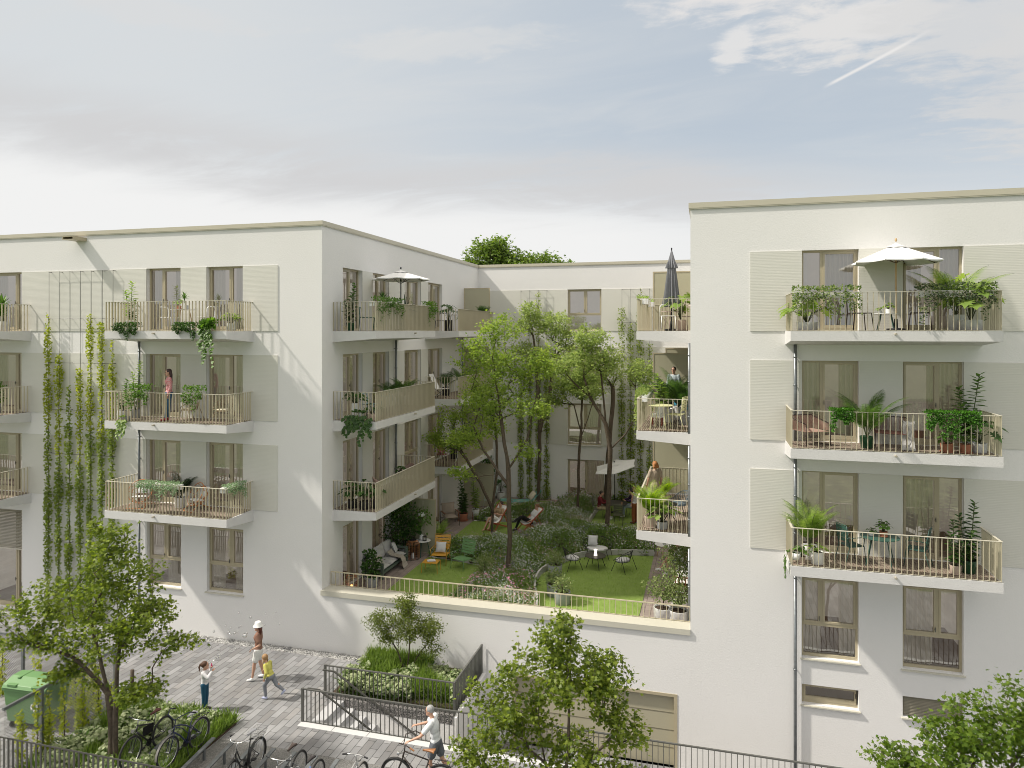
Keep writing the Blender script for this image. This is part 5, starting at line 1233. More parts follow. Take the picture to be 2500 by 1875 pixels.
# planted bed beside the stairs
def bed(name, poly, z, m, n=14):
    b = MB(); b.prism(poly, z - .25, z); return struct(b.o(name, m))
bed('planting_bed', [(-10.5, 18.55), (-6.76, 18.55), (-6.76, 20.98), (-10.5, 20.98)], .03, soil())
bed('bed_gravel', [(-10.55, 18.355), (-6.70, 18.355), (-6.70, 18.60), (-10.55, 18.60)], .034, gravelm('dark_grit', (.05, .05, .05), (.30, .28, .27), 40))
bed('front_planting_bed', [(-15.68, 13.05), (-12.12, 13.05), (-12.12, 16.5), (-13.6, 16.75), (-15.68, 16.6)], .03, soil())
def grass(name, label, poly_fn, n, hmin, hmax, m, bnd, z=0., lean=.5, w=1.):
    A = []; 
    while len(A) < n:
        x, y = rng.uniform(bnd[0], bnd[2]), rng.uniform(bnd[1], bnd[3])
        h = poly_fn(x, y)
        if h: A.append((x, y, (z if not callable(z) else z(x, y))))
    A = np.array(A); D = rng.normal(size=(n, 3)) * lean; D[:, 2] = 1
    o = scatter(name, A, D, rng.uniform(hmin, hmax, n), 'blade', m); return tag(o, label, 'grass', kind='stuff')
def nz(x, y, s=1.3, p=0): return math.sin(x * s + p) * math.cos(y * s * 1.2 + p * 1.7) + .5 * math.sin(x * s * 2.7 + y * 2.1 + p)
def stairbed(x, y): return 18.62 < y < 20.9 and -10.4 < x < -6.8 
grass('tall_grass', 'tall bright green grass in the bed beside the stairs', lambda x, y: stairbed(x, y) and nz(x, y, 1.6, 1) > .1 and y > 18.95, 8000, .22, .55, G_GRASS(), (-10.5, 18.5, -6.8, 21), .03, .30)
grass('short_grass', 'short green turf along the railing of the bed', lambda x, y: stairbed(x, y), 6000, .05, .14, G_GRASS(), (-10.5, 18.5, -6.8, 21), .03, .5)
def sedum(label, fn, bnd, n, z=.03, h=(.14, .34), s=(.07, .13), m=None):
    A = []
    while len(A) < n:
        x, y = rng.uniform(bnd[0], bnd[2]), rng.uniform(bnd[1], bnd[3])
        if fn(x, y): A.append((x, y, z + rng.uniform(*h) * (.8 + .25 * nz(x, y, 5))))
    A = np.array(A); D = rdir(n, 0, .8); U = rng.normal(size=(n, 3)) * .3; U[:, 2] += 1.2
    o = scatter('flower_heads', A, D, rng.uniform(*s, n), 'umbel', m or G_SEDUM(), None, U); tag(o, label, 'flowers', kind='stuff')
    B = A[rng.integers(0, n, n * 2)] + rng.normal(size=(n * 2, 3)) * .05; B[:, 2] -= rng.uniform(.03, .22, n * 2); B[:, 2] = np.maximum(B[:, 2], z)
    o = scatter('ground_cover', B, rdir(n * 2, .2), rng.uniform(.05, .10, n * 2), 'oval', G_MID()); tag(o, label.replace('flower heads', 'leaves under the flower heads'), 'ground cover', kind='stuff')
sedum('pale green flower heads in the bed beside the stairs', lambda x, y: stairbed(x, y) and nz(x, y, 1.6, 1) < .15 and y < 20.4, (-10.5, 18.6, -6.8, 21), 2300, .03, (.16, .42))
def fbed(x, y): return -15.6 < x < -12.15 and 13.1 < y < (16.5 + .12 * math.sin(x * 5))
grass('tall_grass', 'long bright grass at the edge of the bed behind the bikes', lambda x, y: fbed(x, y) and (x > -12.7 or y > 16.1 or nz(x, y, 1.9, 3) > .55), 9000, .14, .42, G_GRASS(), (-15.6, 13.1, -12.1, 16.7), .03, .38)
sedum('pale green flower heads in the bed behind the bikes', lambda x, y: fbed(x, y) and nz(x, y, 1.9, 3) < .6 and x < -12.45, (-15.6, 13.1, -12.1, 16.6), 3600, .03, (.12, .34))
# trees of the street
tree('maple_tree', 'multi-stemmed maple at the left with crown spreading over the green bin', (-13.85, 14.15, 0), [[(-.06, 0, 0), (-.09, .03, 1.2), (-.16, .02, 1.7), (-.5, .1, 2.6), (-.95, .2, 3.6)], [(.07, .02, 0), (.06, .02, 1.3), (.12, 0, 2.2), (.12, .1, 3.4), (-.05, .1, 4.9)], [(.06, .02, 1.3), (.35, -.05, 1.75), (.75, -.15, 2.3)], [(-.16, .02, 1.7), (-.9, 0, 2.3), (-1.7, -.1, 2.9)]],
     [(-.05, .1, 4.2, 1.25, 1.1, 1.1, 4.6), (-.1, 0, 5.5, .6, .6, .55, 1.1), (1.0, 0, 3.7, .8, .8, .45, 1.4), (1.65, 0, 3.15, .6, .5, .25, .7), (-1.5, 0, 3.0, 1.0, .8, .35, 1.6), (-2.4, 0, 3.65, .7, .8, .75, 1.6), (-2.6, 0, 2.7, .6, .5, .3, .6), (.95, -.2, 2.0, .8, .6, .3, 1.0), (-1.2, -.1, 2.2, .9, .5, .28, .9), (.0, 0, 2.9, .9, .8, .35, .8)], 300, 26, .09, 'maple', G_MAPLE(), 5, .105, .3, .075, tipr=.004, flat=.6)
tree('maple_tree', 'maple crown rising in front of the garage door, centre foreground', (-3.1, 14.9, -.02), [[(-.05, 0, -.4), (-.12, 0, .6), (-.35, .1, 1.6), (-.5, 0, 2.6)], [(.1, 0, -.4), (.12, 0, .7), (.25, 0, 1.8), (.25, .1, 3.0)], [(.12, 0, .7), (.7, .1, 1.5), (1.2, .1, 2.1)]],
     [(-.1, .1, 3.35, 1.15, 1.0, .75, 3.2), (-1.1, 0, 2.5, .95, .8, .75, 2.6), (-1.65, 0, 1.4, .7, .7, .5, 1.5), (.2, .1, 1.5, 1.0, .8, .8, 2.0), (.05, 0, 4.2, .45, .45, .5, .7), (.95, .1, 3.1, .6, .6, .75, 1.2), (1.35, 0, 2.3, .55, .5, .5, .8), (1.6, 0, 1.3, .6, .5, .35, .7), (-.6, 0, .6, 1.5, .6, .35, 1.4), (1.0, 0, 3.5, .45, .45, .4, .7)], 310, 27, .092, 'maple', G_MAPLE(), 9, .105, .3, .06, tipr=.004, flat=.6)
tree('maple_tree', 'bright maple crown at the bottom right corner before the cellar grille', (4.0, 14.6, -.02), [[(0, 0, -.6), (.1, 0, 1.2), (.5, 0, 2.6), (.9, 0, 3.6)], [(0, 0, -.6), (-.1, 0, 1.5), (-.5, 0, 2.5)], [(.1, 0, 1.2), (.9, 0, 2.3), (1.6, 0, 3.6)]],
     [(.75, 0, 3.55, .65, .7, .55, 2.4), (.1, 0, 3.0, .7, .7, .5, 1.9), (1.55, 0, 3.75, .55, .7, .8, 2.), (-.75, 0, 2.6, .55, .5, .38, 1.1), (1.4, 0, 2.6, 1.2, .8, .7, 2.), (.0, 0, 2.2, .9, .6, .5, 1.2)], 215, 25, .085, 'maple', leafmat('bright_maple_leaf', (.17, .245, .03), (.07, .13, .015), .45), 13, .105, .3, .05, tipr=.004, flat=.6)
tree('maple_shrub', 'small multi-stemmed maple shrub in the bed beside the stairs', (-8.85, 20.1, .03), [[(0, 0, 0), (-.25, 0, .7), (-.6, -.1, 1.3)], [(.02, 0, 0), (.12, 0, .8), (.1, 0, 1.6)], [(.02, 0, 0), (.35, .05, .6), (.75, 0, 1.1)], [(-.25, 0, .7), (-.2, 0, 1.4)]],
     [(-.85, 0, 1.65, .5, .4, .38, 1.5), (.05, 0, 1.65, .6, .5, .45, 2.2), (.05, 0, 2.25, .35, .35, .35, .9), (.75, 0, 1.55, .45, .4, .45, 1.3), (.8, 0, .95, .4, .4, .25, .5), (-.6, 0, 1.2, .4, .3, .25, .5)], 230, 30, .048, 'maple', leafmat('fine_maple_leaf', (.19, .23, .045), (.09, .13, .02), .45), 21, .09, .22, .035, tipr=.0025, flat=.5, cat='shrub')
b = MB(); _p = onZ(323, 1723, 0); b.tube([(_p[0], _p[1], 0), (_p[0], _p[1], 1.0)], .05, 12); tag(b.o('timber_post', bark(), None, True), 'short dark timber post standing in the bed behind the maple trunk', 'post')
# bin enclosure
EN = [(-15.72, 12.9), (-15.72, 16.15), (-30, 16.15)]
r = root('mesh_fence', 'galvanised wire mesh fence round the bin yard, climbers growing on it', 'fence', (-15.72, 16.15, 0)); b = MB()
for x, y in ((-15.72, 13.9), (-15.72, 15.1), (-15.72, 16.15), (-17.4, 16.15), (-18.95, 16.15), (-20.6, 16.15), (-22.2, 16.15)): b = MB(); b.box(x - .035, y - .035, 0, x + .035, y + .035, 1.74); b.o('post', galv(), r, world=True)
b = MB(); b.bar((-15.72, 12.9, 1.72), (-15.72, 16.18, 1.72), .06, .07); b.bar((-15.72, 16.15, 1.72), (-26, 16.15, 1.72), .05, .05); b.o('top_rail', galv(), r, world=True)
b = MB(); q = .075
def mesh_pan(b, f, L, H):
    n = int(L / q)
    for k in range(-int(H / q / 1.0), n):
        for sgn in (1, -1):
            x0 = k * q if sgn > 0 else k * q + H; x1 = x0 + sgn * H; z0, z1 = 0, H
            a, c = (x0, 0), (x1, H)
            def clip(p0, p1):
                (xa, za), (xb, zb) = p0, p1; t0, t1 = 0, 1
                d = xb - xa
                for lo, s_ in ((0, 1), (L, -1)):
                    A_ = s_ * (xa - lo); B_ = s_ * d
                    if abs(B_) < 1e-9: continue
                    t = -A_ / B_
                    if B_ > 0: t0 = max(t0, t)
                    else: t1 = min(t1, t)
                return None if t0 >= t1 else ((xa + d * t0, za + (zb - za) * t0), (xa + d * t1, za + (zb - za) * t1))
            s_ = clip(a, c)
            if s_: b.bar(f(*s_[0]), f(*s_[1]), .0055)
mesh_pan(b, lambda u, z: (-15.70, 12.9 + u, z + .05), 3.25, 1.63); mesh_pan(b, lambda u, z: (-22.5 + u, 16.15, z + .05), 6.75, 1.63)
b.o('wire_mesh', mat('mesh_wire', (.12, .12, .11), .5, .4), r, world=True)
for k, (y, h, lb) in enumerate(((13.35, 1.45, 'lime green climber on the mesh fence nearest the bottom left corner'), (13.78, 1.85, 'thin lime green climber reaching over the fence rail below the recycling mark'), (14.08, 1.6, 'bushy lime green climber beside the galvanised post, left of the bed'), (14.5, 1.5, 'forked lime green climber on the mesh fence right of the galvanised post'),
                               (15.05, 1.65, 'tall lime green climber on the mesh fence by the big corner post'), (15.55, 1.6, 'lime green climber on the mesh fence just left of the maple trunks'), (16.0, 1.0, 'low lime green climber at the far corner of the mesh fence'))):
    climber(lb, -15.66, y, 0, h, 10 if k != 1 else 6, G_LIME(), .095 if k != 1 else .08, group='lime climbers on the bin yard fence', seed=30 + k)
for k, (x, h, lb) in enumerate(((-19.6, 1.6, 'yellow green climber on the rear mesh fence at the left photo edge'), (-18.3, 1.3, 'yellow green climber on the rear mesh fence behind the bin lid'), (-17.0, 1.7, 'yellow green climber on the rear mesh fence beside the big post'), (-16.4, 1.5, 'yellow green climber at the rear fence corner, left of the maple trunk'))):
    climber(lb, x, 16.1, 0, h, 13, G_LIME(), .13, group='climbers on the rear bin yard fence', seed=50 + k)
# green waste container
r = root('waste_container', 'green wheeled waste container with a white recycling mark in the bin yard', 'container', (-17.3, 15.15, 0), .05); gm = mat('green_plastic', (.13, .26, .10), .5, 0, .06, 2); W_, D_, H_ = 1.30, .80, 1.02
b = MB(); t, u = .94, .88
b.add([(-W_ / 2 * u, -D_ / 2 * u, .18), (W_ / 2 * u, -D_ / 2 * u, .18), (W_ / 2 * u, D_ / 2 * u, .18), (-W_ / 2 * u, D_ / 2 * u, .18), (-W_ / 2, -D_ / 2, H_), (W_ / 2, -D_ / 2, H_), (W_ / 2, D_ / 2, H_), (-W_ / 2, D_ / 2, H_)], [(3, 2, 1, 0), (4, 5, 6, 7), (0, 1, 5, 4), (1, 2, 6, 5), (2, 3, 7, 6), (3, 0, 4, 7)])
b.box(-W_ / 2 - .03, -D_ / 2 - .03, H_ - .02, W_ / 2 + .03, D_ / 2 + .03, H_ + .05)
for sx in (-1, 1): b.box(sx * .60 - .03, -.18, .30, sx * .60 + .03, .18, .9)
b.o('body', gm, r, bevel=.012)
b = MB(); yy = [(-.46, .05), (-.40, .13), (-.1, .24), (.2, .24), (.46, .12), (.47, .05)]; n = len(yy)
vs = [(-W_ / 2 - .03, y * .95, H_ + z) for y, z in yy] + [(W_ / 2 + .03, y * .95, H_ + z) for y, z in yy]
b.add(vs, [(i, i + 1, n + i + 1, n + i) for i in range(n - 1)] + [tuple(range(n))[::-1], tuple(range(n, 2 * n))]); b.o('lid', gm, r, bevel=.01)
b = MB()
for x in (-.38, .38): b.box(x - .14, -.42, H_ + .10, x + .14, -.30, H_ + .155); b.box(x - .035, -.2, H_ + .215, x + .035, .25, H_ + .25)
b.box(-.64, -.45, H_ + .055, .64, -.435, H_ + .075); b.o('lid_grip', gm, r, bevel=.006)
for sx in (-1, 1):
    for sy in (-1, 1): b = MB(); b.tube([(sx * .48 - .02, sy * .28, .09), (sx * .48 + .02, sy * .28, .09)], .09, 14); b.bar((sx * .48, sy * .28, .09), (sx * .48, sy * .28, .2), .05); b.o('wheel', blk(), r)
b = MB()   # recycling mark: three bent arrows
for k in range(3):
    a = 2 * PI * k / 3 + PI / 2; c = Vector((.32, 0, .64)); R_ = .105
    def pt(ang, rr): return (c.x + rr * math.cos(ang), -D_ / 2 * .955 - .0 - .012, c.z + rr * math.sin(ang))
    p = [pt(a + .25, R_ * 1.05), pt(a - .55, R_ * .98), pt(a - .95, R_ * .85)]
    for p0, p1 in zip(p, p[1:]): b.bar(p0, p1, .004, .052, up=(0, 0, 1))
    e = Vector(p[2]); d = (Vector(p[2]) - Vector(p[1])).normalized(); nn = Vector((-d.z, 0, d.x)); b.add([e + nn * .05, e - nn * .05, e + d * .06, ], [(0, 1, 2)])
b.o('recycling_mark', mat('white_print', (.8, .8, .8), .6), r)
# bicycle stands: low galvanised bars
r = root('bicycle_rack', 'row of low galvanised steel rails holding the parked bicycles', 'bicycle rack', (-10, 14.6, 0))
b = MB(); b.box(-13.2, 14.28, .02, -7.2, 14.36, .10); b.o('cross_beam', galv(), r, world=True)
for k in range(10):
    x = -13.0 + k * .57; b = MB(); b.add([], [])
    b.bar((x, 13.5, .16), (x + .0, 15.25, .36), .10, .03); b.bar((x, 14.9, .3), (x, 14.9, 0), .05, .05); b.bar((x, 13.6, .18), (x, 13.6, 0), .05, .05); b.o('rail', galv(), r, world=True)
navy = pm('navy_lacquer', (.02, .025, .07), .3); gg = pm('grey_guard', (.20, .19, .18), .35); lg = pm('light_grey_saddle', (.50, .50, .52), .6); dk = pm('black_lacquer', (.02, .02, .02), .3)
def frame_bag(r):
    b = MB(); b.prism([(-.14, -.03), (.16, -.03), (.16, .03), (-.14, .03)], .52, .72); b.o('frame_bag', cloth('black_bag', (.015, .015, .015)), r, bevel=.015)
bicycle('black mountain bike with brown saddle and frame bag, furthest left in the rack', (-13.12, 14.45, .18), -PI / 2, dk, pm('brown_saddle', (.11, .03, .025), .5), 'mtb', bars='flat', pitch=-.06, sh=.96, group='bicycles parked in the rack', extra=frame_bag)
bicycle('navy cruiser bicycle with pale grey saddle and high swept handlebar', (-12.22, 14.62, .20), -PI / 2 - .03, navy, lg, 'cruiser', guard=gg, bars='high', rack=True, pitch=-.08, group='bicycles parked in the rack')
bicycle('black step-through bicycle with wire basket on its rear carrier', (-10.38, 14.42, .06), -PI / 2 + .05, dk, lg, 'step', guard=dk, basket=True, bars='swept', pitch=-.05, sh=1.0, group='bicycles parked in the rack')
bicycle('grey bicycle with dark brown saddle, right of the step-through one', (-9.17, 14.25, .02), -PI / 2, pm('grey_lacquer', (.25, .25, .25), .3), pm('dark_saddle', (.045, .03, .025), .6), 'dutch', bars='flat', sh=.98, group='bicycles parked in the rack')
bicycle('light blue bicycle with black saddle, cut off by the photo edge', (-8.62, 14.15, .0), -PI / 2, pm('light_blue_lacquer', (.14, .25, .58), .3), pm('black_saddle', (.025, .02, .02), .6), 'dutch', bars='flat', sh=.92, group='bicycles parked in the rack', s=.95)
bicycle('silver bicycle parked with its handlebar towards the paving, furthest right in the rack', (-7.6, 14.2, .0), PI / 2, pm('silver_lacquer', (.45, .45, .45), .3), None, 'dutch', guard=gg, bars='flat', sh=.95, group='bicycles parked in the rack')
# man pushing a bicycle
bicycle('dark roadster bicycle with tan saddle pushed by the grey-haired man', (-6.30, 15.12, 0), PI + .03, pm('brown_black', (.03, .022, .018), .35), pm('tan_leather', (.30, .13, .05), .5), 'dutch', grip=pm('tan_leather', (.30, .13, .05), .5), guard=dk, rack=True, bars='high', sh=.96, s=1.06)
wh = cloth('white_tshirt', (.66, .68, .70)); 
person('grey-haired man in white T-shirt and grey shorts pushing a bicycle', (-6.12, 15.62, 0), PI - .05, dict(pel=(0, 0, .96), che=(.05, 0, 1.28), nek=(.10, 0, 1.48), hed=(.16, 0, 1.62), shl=(.05, .19, 1.42), shr=(.10, -.18, 1.42), ell=(.22, .36, 1.20), elr=(.30, -.16, 1.24), hal=(.44, .47, 1.12), har=(.52, -.06, 1.20), knl=(.10, .10, .52), knr=(-.12, -.10, .50), anl=(.06, .11, .08), anr=(-.36, -.10, .14)),
       wh, cloth('grey_shorts', (.13, .14, .16)), (.34, .34, .34), pm('orange_brown_shoe', (.35, .12, .04), .7), 'short', 'short', female=False, glasses=True, look=(1, .25, -.12), vox=.012, loose=.02)
# mother and two children
person('woman in white bucket hat, brown T-shirt and white shorts walking', (-13.05, 18.80, 0), PI + .35, dict(knl=(.10, .09, .50), anl=(.16, .10, .08), knr=(-.02, -.11, .49), anr=(-.12, -.13, .09), ell=(-.10, .27, 1.15), hal=(.12, .20, 1.02), elr=(.0, -.25, 1.12), har=(.10, -.20, .90)),
       cloth('brown_tshirt', (.24, .135, .10)), cloth('white_shorts', (.72, .72, .70)), (.10, .025, .015), pm('white_shoe', (.75, .75, .75), .6), 'short', 'short', hairlen=.16, hat=cloth('white_hat', (.80, .80, .78)), look=(1, .1, -.1), vox=.012, loose=.022, s=.98)
def bottle(r, j, f, RZ):
    b = MB(); p = f(.16, .05, -.06); b.tube([p - Vector((0, 0, .10)), p + Vector((0, 0, .03)), p + Vector((0, 0, .05)), p + Vector((0, 0, .09))], [.028, .028, .014, .014], 10); b.o('bubble_bottle', pm('pink_plastic', (.55, .02, .12), .35), r)
person('girl with brown ponytail, white sweater and blue leggings blowing bubbles', (-13.42, 16.88, 0), .25, dict(pel=(0, 0, .90), che=(0, 0, 1.22), nek=(0, 0, 1.38), hed=(.02, 0, 1.54), shl=(0, .15, 1.33), shr=(0, -.15, 1.33), ell=(.16, .20, 1.22), elr=(.20, -.20, 1.20), hal=(.20, .08, 1.42), har=(.27, -.04, 1.36)),
       cloth('white_sweater', (.70, .69, .70)), cloth('blue_leggings', (.025, .09, .15), .3, 60), (.09, .04, .02), pm('dark_trainer', (.05, .04, .05), .7), 'long', 'long', hairlen=-2, kid=True, s=.80, look=(1, .35, .05), vox=.013, extra=bottle, loose=.018)
def plaits(r, j, f, RZ):
    b = MB()
    for q in (1, -1): b.tube([f(-.03, .085 * q, -.02), f(.0, .095 * q, -.12), f(.03, .08 * q, -.24)], [.024, .022, .012], 7)
    b.o('plaits', mat('blonde', (.36, .22, .10), .6, 0, .3, 40), r, True)
person('running blonde girl with plaits, yellow cardigan and grey leggings', (-12.02, 17.90, 0), PI - .05, dict(pel=(0, 0, .84), che=(.12, 0, 1.14), nek=(.20, 0, 1.30), hed=(.27, 0, 1.44), shl=(.15, .15, 1.25), shr=(.15, -.15, 1.25), ell=(.02, .24, 1.04), elr=(.18, -.24, 1.02), hal=(.12, .20, .82), har=(.42, -.20, .92), hil=(0, .08, .82), hir=(0, -.08, .82), knl=(.22, .08, .50), anl=(.16, .08, .09), knr=(-.18, -.08, .52), anr=(-.50, -.08, .36)),
       cloth('yellow_cardigan', (.55, .52, .14), .5, 60), cloth('grey_leggings', (.22, .23, .25)), (.34, .20, .09), pm('printed_shoe', (.45, .48, .65), .6), 'long', 'long', kid=True, s=.78, look=(1, -.1, -.2), vox=.013, extra=plaits, loose=.018, toe=((1, 0, -.05), (.75, 0, -.8)))
# soap bubbles
bub, nt_, out_ = _tree('soap_film'); g1 = nd(nt_, 'ShaderNodeBsdfTransparent'); g2 = nd(nt_, 'ShaderNodeBsdfGlossy'); g2.inputs['Roughness'].default_value = .02; g3 = nd(nt_, 'ShaderNodeLayerWeight', Blend=.35); mm_ = nd(nt_, 'ShaderNodeMath', operation='MULTIPLY_ADD'); mm_.inputs[1].default_value = .8; mm_.inputs[2].default_value = .45; lk(nt_, g3.outputs['Facing'], mm_.inputs[0]); ms_ = nd(nt_, 'ShaderNodeMixShader'); lk(nt_, mm_.outputs[0], ms_.inputs[0]); lk(nt_, g1.outputs[0], ms_.inputs[1]); lk(nt_, g2.outputs[0], ms_.inputs[2]); lk(nt_, ms_.outputs[0], out_.inputs[0])
R_ = random.Random(11); k_ = .1808; bm_ = None
BB = [(870, 400, .07), (735, 362, .045), (652, 353, .045), (685, 290, .03), (796, 285, .03), (820, 265, .024), (612, 263, .024), (680, 383, .03), (770, 350, .024), (898, 365, .03), (1032, 250, .026), (1142, 250, .02), (1340, 240, .02), (1155, 100, .022), (1295, 80, .024), (950, 150, .045), (790, 88, .034), (455, 342, .036), (525, 585, .04), (410, 555, .036), (620, 510, .024), (747, 575, .03), (668, 570, .02), (700, 592, .02),
      (530, 660, .03), (490, 690, .03), (535, 685, .034), (505, 700, .024), (400, 692, .024), (440, 740, .018), (470, 722, .024), (455, 730, .02), (385, 738, .024), (538, 715, .02)]
for i, (x, y, rr) in enumerate(BB):
    t = min(1, max(0, (740 - y) / 640)); Yb = 17.1 + 2.2 * t; p = onY(440 + x * k_, 1480 + y * k_, Yb)
    if bm_ is None: b = MB(); b.ell((0, 0, 0), (1, 1, 1), 16, 10); o = b.o('soap_bubble', bub, None, True); bm_ = o.data
    else: o = bpy.data.objects.new('soap_bubble', bm_); COL.objects.link(o)
    o.location = p; o.scale = (rr * 1.0,) * 3; tag(o, 'iridescent soap bubble floating between the girl and the facade', 'soap bubble', 'soap bubbles drifting over the paving')
# wall trellis on the left front
xs = [-23.26, -22.77, -22.31, -21.83, -21.36, -20.87, -20.40]
trellis('steel cable trellis with seven cables on the left front, vines climbing it', xs, 20.86, 0, 12.62, [12.6, 10.9, 9.3, 7.6, 6.0, 4.4, 2.8], 21.0)
for i, (x, py, lb) in enumerate(zip(xs, (745, 865, 945, 900, 745, 790, 830), ('leftmost vine on the cable trellis, reaching the top floor', 'second vine from the left on the cable trellis, topping out at third floor windows', 'shortest vine on the cable trellis, third from the left', 'fourth vine from the left on the cable trellis', 'yellow-tipped vine on the cable trellis, third from the right', 'second vine from the right on the cable trellis', 'rightmost vine on the cable trellis, beside the balconies'))):
    z1 = onY(200, py, 20.86)[2]; z1 = min(z1, 11.1); z0 = 0 if i < 6 else 3.2
    climber(lb, x, 20.86, z0, z1, 10, G_CLIMB(), .105 if i != 2 else .09, G_LIME() if i != 2 else None, 'vines on the cable trellis of the left front', 70 + i)
# ================================================================ courtyard
ZF = 1.5
def Q(x, y, z=ZF): p = onZ(1200 + x * .226, 1150 + y * .226, z); return (p[0], p[1], z)      # helper: a spot on the terrace floor
def QL(x, y, z=ZF): p = onZ(750 + x * .226, 1150 + y * .226, z); return (p[0], p[1], z)
pav = bricks('terrace_slabs', (.27, .22, .195), (.33, .27, .24), (.09, .07, .06), .40, .20, .006, rot=PI / 2, stain=.2, bump=.4)
b = MB()
for x0, x1, in ((XL, -10.72), (-2.13, XR)): b.quad((x0, 21.5, ZF), (x1, 21.5, ZF), (x1, YB, ZF), (x0, YB, ZF))
b.quad((-10.72, 36.95, ZF), (-7.3, 36.95, ZF), (-7.3, YB, ZF), (-10.72, YB, ZF))
struct(b.o('terrace_paving', pav))
lawns = [[(-10.72, 21.5), (-8.15, 21.5), (-8.35, 22.5), (-8.10, 23.9), (-7.75, 25.1), (-8.5, 26.1), (-9.4, 26.35), (-10.72, 26.6)],
         [(-10.72, 28.4), (-8.6, 29.4), (-7.7, 30.3), (-7.35, 31.3), (-7.6, 32.1), (-8.4, 32.45), (-10.72, 32.2)],
         [(-10.72, 33.6), (-9.0, 34.6), (-7.6, 35.4), (-7.3, 36.4), (-7.6, 36.95), (-10.72, 36.95)],
         [(-5.15, 21.5), (-5.45, 23.0), (-5.85, 24.2), (-6.0, 25.2), (-5.95, 26.0), (-5.6, 26.9), (-5.2, 27.75), (-4.7, 28.3), (-4.0, 28.7), (-2.13, 29.1), (-2.13, 21.5)],
         [(-5.45, 32.6), (-4.6, 31.9), (-3.6, 31.7), (-2.13, 31.8), (-2.13, 36.9), (-5.3, 36.9), (-5.35, 34.6)]]
def inpoly(x, y, p):
    c = False; n = len(p)
    for i in range(n):
        (x1, y1), (x2, y2) = p[i], p[i - 1]
        if (y1 > y) != (y2 > y) and x < (x2 - x1) * (y - y1) / (y2 - y1) + x1: c = not c
    return c
def smoothpoly(p, keep):
    return p
lm_, nt_, out_ = _tree('lawn_ground'); p_ = nd(nt_, 'ShaderNodeBsdfPrincipled'); p_.inputs['Roughness'].default_value = .95; lk(nt_, p_.outputs[0], out_.inputs[0])
tc_ = nd(nt_, 'ShaderNodeTexCoord'); n_ = nd(nt_, 'ShaderNodeTexNoise', Scale=3.5, Detail=8., Roughness=.7); lk(nt_, tc_.outputs['Object'], n_.inputs[0]); m_ = nd(nt_, 'ShaderNodeMix', data_type='RGBA'); m_.inputs[6].default_value = (.13, .20, .035, 1); m_.inputs[7].default_value = (.27, .37, .085, 1); lk(nt_, n_.outputs['Fac'], m_.inputs[0]); lk(nt_, m_.outputs[2], p_.inputs[0])
b = MB()
for p in lawns: b.add([(x, y, ZF + .02) for x, y in p], [tuple(range(len(p)))])
struct(b.o('lawn', lm_))
def lawn_h(x, y): return any(inpoly(x, y, p) for p in lawns)
grass('lawn_grass', 'short mown grass blades of the courtyard lawns', lambda x, y: lawn_h(x, y), 30000, .035, .075, leafmat('mown_grass', (.30, .43, .09), (.16, .26, .045), .45), (-10.72, 21.5, -2.1, 36.9), ZF + .02, .8)
# raised bed
SEG = [(p[i], p[i - 1]) for p in lawns for i in range(len(p))]
def bedz(x, y):
    d = min([1.2] + [abs(x + 10.72), abs(x + 2.13)])
    for (x1, y1), (x2, y2) in SEG:
        t = max(0, min(1, ((x - x1) * (x2 - x1) + (y - y1) * (y2 - y1)) / ((x2 - x1) ** 2 + (y2 - y1) ** 2))); d = min(d, math.hypot(x - x1 - t * (x2 - x1), y - y1 - t * (y2 - y1)))
    base = .06 + .30 * max(0, min(1, d - .15)) + .10 * nz(x, y, .7, 2) * min(1, d)
    return ZF + base
b = MB(); st = .2; gx = int((10.72 - 2.13) / st); gy = int((YB - 21.5) / st); vid = {}
def gv_(i, j):
    if (i, j) not in vid: x, y = -10.72 + i * (10.72 - 2.13) / gx, 21.5 + j * (YB - 21.5) / gy; vid[(i, j)] = len(b.v); b.v.append((x, y, bedz(x, y)))
    return vid[(i, j)]
BEDC = []
for i in range(gx):
    for j in range(gy):
        x, y = -10.72 + (i + .5) * (10.72 - 2.13) / gx, 21.5 + (j + .5) * (YB - 21.5) / gy
        if not lawn_h(x, y) and not (x < -7.3 and y > 36.9): b.f.append((gv_(i, j), gv_(i + 1, j), gv_(i + 1, j + 1), gv_(i, j + 1))); b.mi.append(0); BEDC.append((x, y))
struct(b.o('flower_bed', soil(), None, True))
cb = mat('curb_concrete', (.46, .45, .43), .8, 0, .1, 2, .2)
def curb(pts, h=.36, closed=False, lab=''):
    b = MB(); w = .07; n = len(pts); L_, R2 = [], []
    for i in range(n):
        p = Vector(pts[i]); a = Vector(pts[max(i - 1, 0)]); c = Vector(pts[min(i + 1, n - 1)]); d = (c - a).normalized(); nn = Vector((-d.y, d.x)) * w / 2; L_.append(p + nn); R2.append(p - nn)
    for i in range(n - 1): 
        q = [L_[i], R2[i], R2[i + 1], L_[i + 1]]; b.prism([(v.x, v.y) for v in q], ZF - .05, ZF + h)
    return tag(b.o('bed_edging', cb), lab, 'edging')
def ch(p, it=2):
    for _ in range(it):
        q = [p[0]]
        for a, c in zip(p, p[1:]): q += [(a[0] * .75 + c[0] * .25, a[1] * .75 + c[1] * .25), (a[0] * .25 + c[0] * .75, a[1] * .25 + c[1] * .75)]
        p = q + [p[-1]]
    return p
curb(ch(lawns[3][:-2] + [(-2.13, 29.1)]), .24, lab='pale concrete edging curving round the right lawn with the black chairs')
curb(ch([(-8.5, 21.56), (-8.40, 22.5), (-8.15, 23.6)]), .10, lab='straight concrete edging beside the left lawn next to the front railing')
curb([(-8.45, 21.62), (-5.2, 21.62)], .20, lab='thin concrete edging of the flower bed right behind the front railing')
